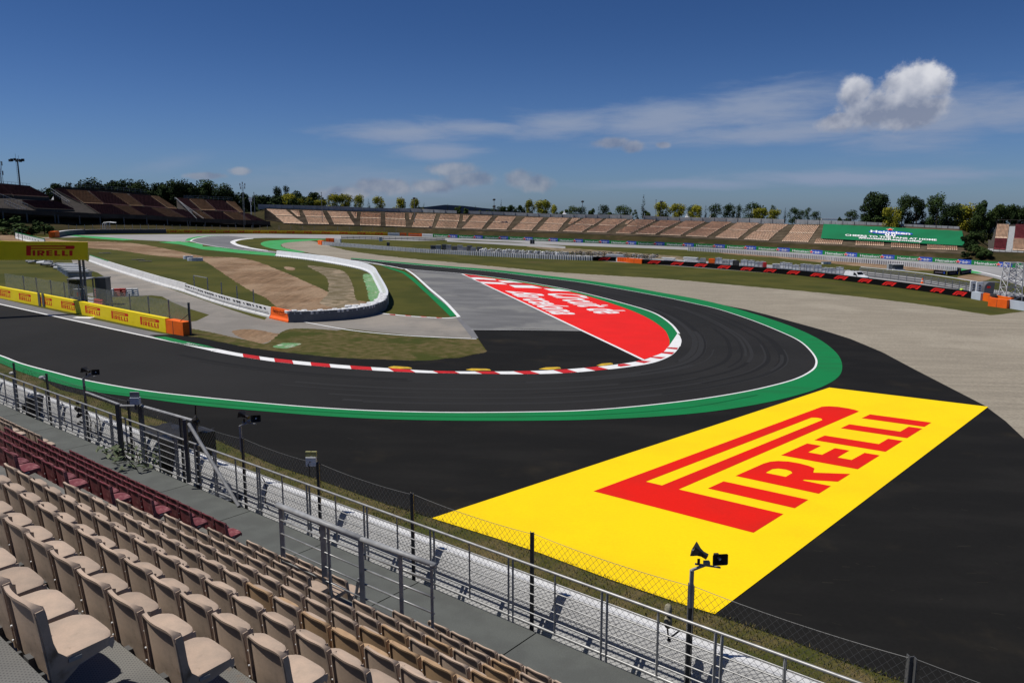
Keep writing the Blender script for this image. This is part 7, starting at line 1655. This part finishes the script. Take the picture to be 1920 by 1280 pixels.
for i, (x, y, w, b) in enumerate(CT):
    tree(x, y, w, 282, b, 'cypress', 'leaf_black', '%sslim dark cypress on the far skyline, %s from the left' % ('tallest ' if x == 1206 else '', ORD[i]), 'slim cypresses on the far skyline', 'cypress', 420)
RT_ = [(1646, 359, 62, 432, 'round'), (1630, 382, 34, 434, 'tall'), (1692, 367, 34, 434, 'tall'), (1719, 369, 38, 434, 'tall'), (1758, 366, 42, 436, 'tall'), (1780, 383, 44, 436, 'round'), (1801, 384, 34, 438, 'round'), (1858, 377, 42, 452, 'pine'), (1884, 384, 40, 450, 'pine'), (1905, 380, 40, 446, 'pine'), (1928, 386, 44, 446, 'pine'), (1840, 400, 36, 462, 'round'), (1872, 402, 50, 452, 'round'), (1660, 395, 50, 432, 'bush')]
for i, (x, y, w, b, sh) in enumerate(RT_):
    tree(x, y, w, 262 if b < 445 else 235, b, sh, 'leaf_dark' if i % 3 else 'leaf_black', 'tall dark green tree behind the banner at right, %s of the group' % ORD[i], 'tall dark trees at right', 'broadleaf_tree', 3800, {'round': .024, 'tall': .019, 'pine': .025, 'bush': .045}[sh])
for i, (x, y, w, b) in enumerate([(1842, 452, 30, 478), (1824, 444, 24, 466), (1852, 462, 24, 484), (1816, 470, 18, 484), (1838, 432, 34, 452), (1818, 436, 22, 452)]):
    tree(x, y, w, bank_pt(x, b, MS).y, b, 'bush', 'leaf_black' if i % 2 else 'leaf_dark', 'dark shrub on the bank between banner and right stand, %s of six' % ORD[i], 'shrubs on the right bank', 'shrub', 1500)

# left wood behind the stands
LT = [(88, 355, 30), (113, 344, 26), (130, 342, 30), (150, 344, 34), (170, 336, 36), (192, 340, 36), (214, 338, 40), (236, 338, 36), (258, 339, 36), (280, 339, 40), (302, 338, 38), (324, 340, 36), (346, 336, 34), (366, 340, 34), (384, 346, 28), (405, 338, 42), (428, 352, 30), (446, 360, 28), (500, 362, 30), (515, 360, 34), (489, 366, 26), (546, 361, 38), (578, 358, 36), (530, 348, 18), (560, 364, 30), (595, 366, 20)]
for i, (x, y, w) in enumerate(LT):
    tree(x, y + (2 if i % 2 else 0), w * 1.5, 318 + (i * 7) % 12, 412, 'tall' if x in (530, 405) else ('pine' if i % 4 else 'round'), 'leaf_black' if x != 405 else 'leaf_dark', 'dark pine in the wood behind the left stands, %s from the left' % ORD[i], 'dark pines behind the left stands', 'pine_tree', 3600, {'round': .024, 'pine': .024, 'tall': .019}.get('tall' if x in (530, 405) else ('pine' if i % 4 else 'round')))
wood = MB()
for _ in range(260):
    x = random.uniform(100, 600); Y = random.uniform(322, 345); p = horiz(x, Y, 415); top = 345 + 3 * sin(x * .05) + max(0, min(1, (x - 400) / 60)) * 20; T_ = ztop(p, random.uniform(top, 395)); wood.v; r = random.uniform(2.2, 4.0)
    for _k in range(60):
        d = Vector((random.gauss(0, 1), random.gauss(0, 1), random.gauss(0, 1))).normalized() * r * random.uniform(.6, 1.05); q_ = Vector((p.x, p.y, T_ - r)) + d; a = Vector((random.gauss(0, 1), random.gauss(0, 1), random.gauss(0, 1))).normalized() * .55; b = a.orthogonal().normalized() * .45
        wood.add([q_ - a, q_ - b, q_ + a, q_ + b], [(0, 1, 2, 3)])
wood.build('wood', M['leaf_black'], label='dark mass of woodland behind the pines at left', cat='wood', kind='stuff')
# bushes under the leftmost stand
for i, (x, y, w, b, Y) in enumerate([(35, 412, 60, 442, 236), (60, 410, 26, 440, 238), (80, 408, 30, 440, 238), (12, 402, 60, 440, 242), (500, 400, 30, 430, 262), (488, 392, 30, 425, 272), (510, 412, 24, 434, 262)]):
    tree(x, y, w, Y, b, 'bush', 'leaf_dark' if i < 4 else 'leaf_mid', ['dark bush under the leftmost stand, second from left', 'dark bush under the leftmost stand, third from left', 'dark bush under the leftmost stand, rightmost', 'dark bush under the leftmost stand, leftmost', 'green bush on the slope right of the left stands, middle', 'green bush on the slope right of the left stands, upper', 'green bush on the slope right of the left stands, lower'][i], 'bushes near the left stands', 'shrub', 900)
hash = _hash
# weeds and loose clutter on the verge below the far stand
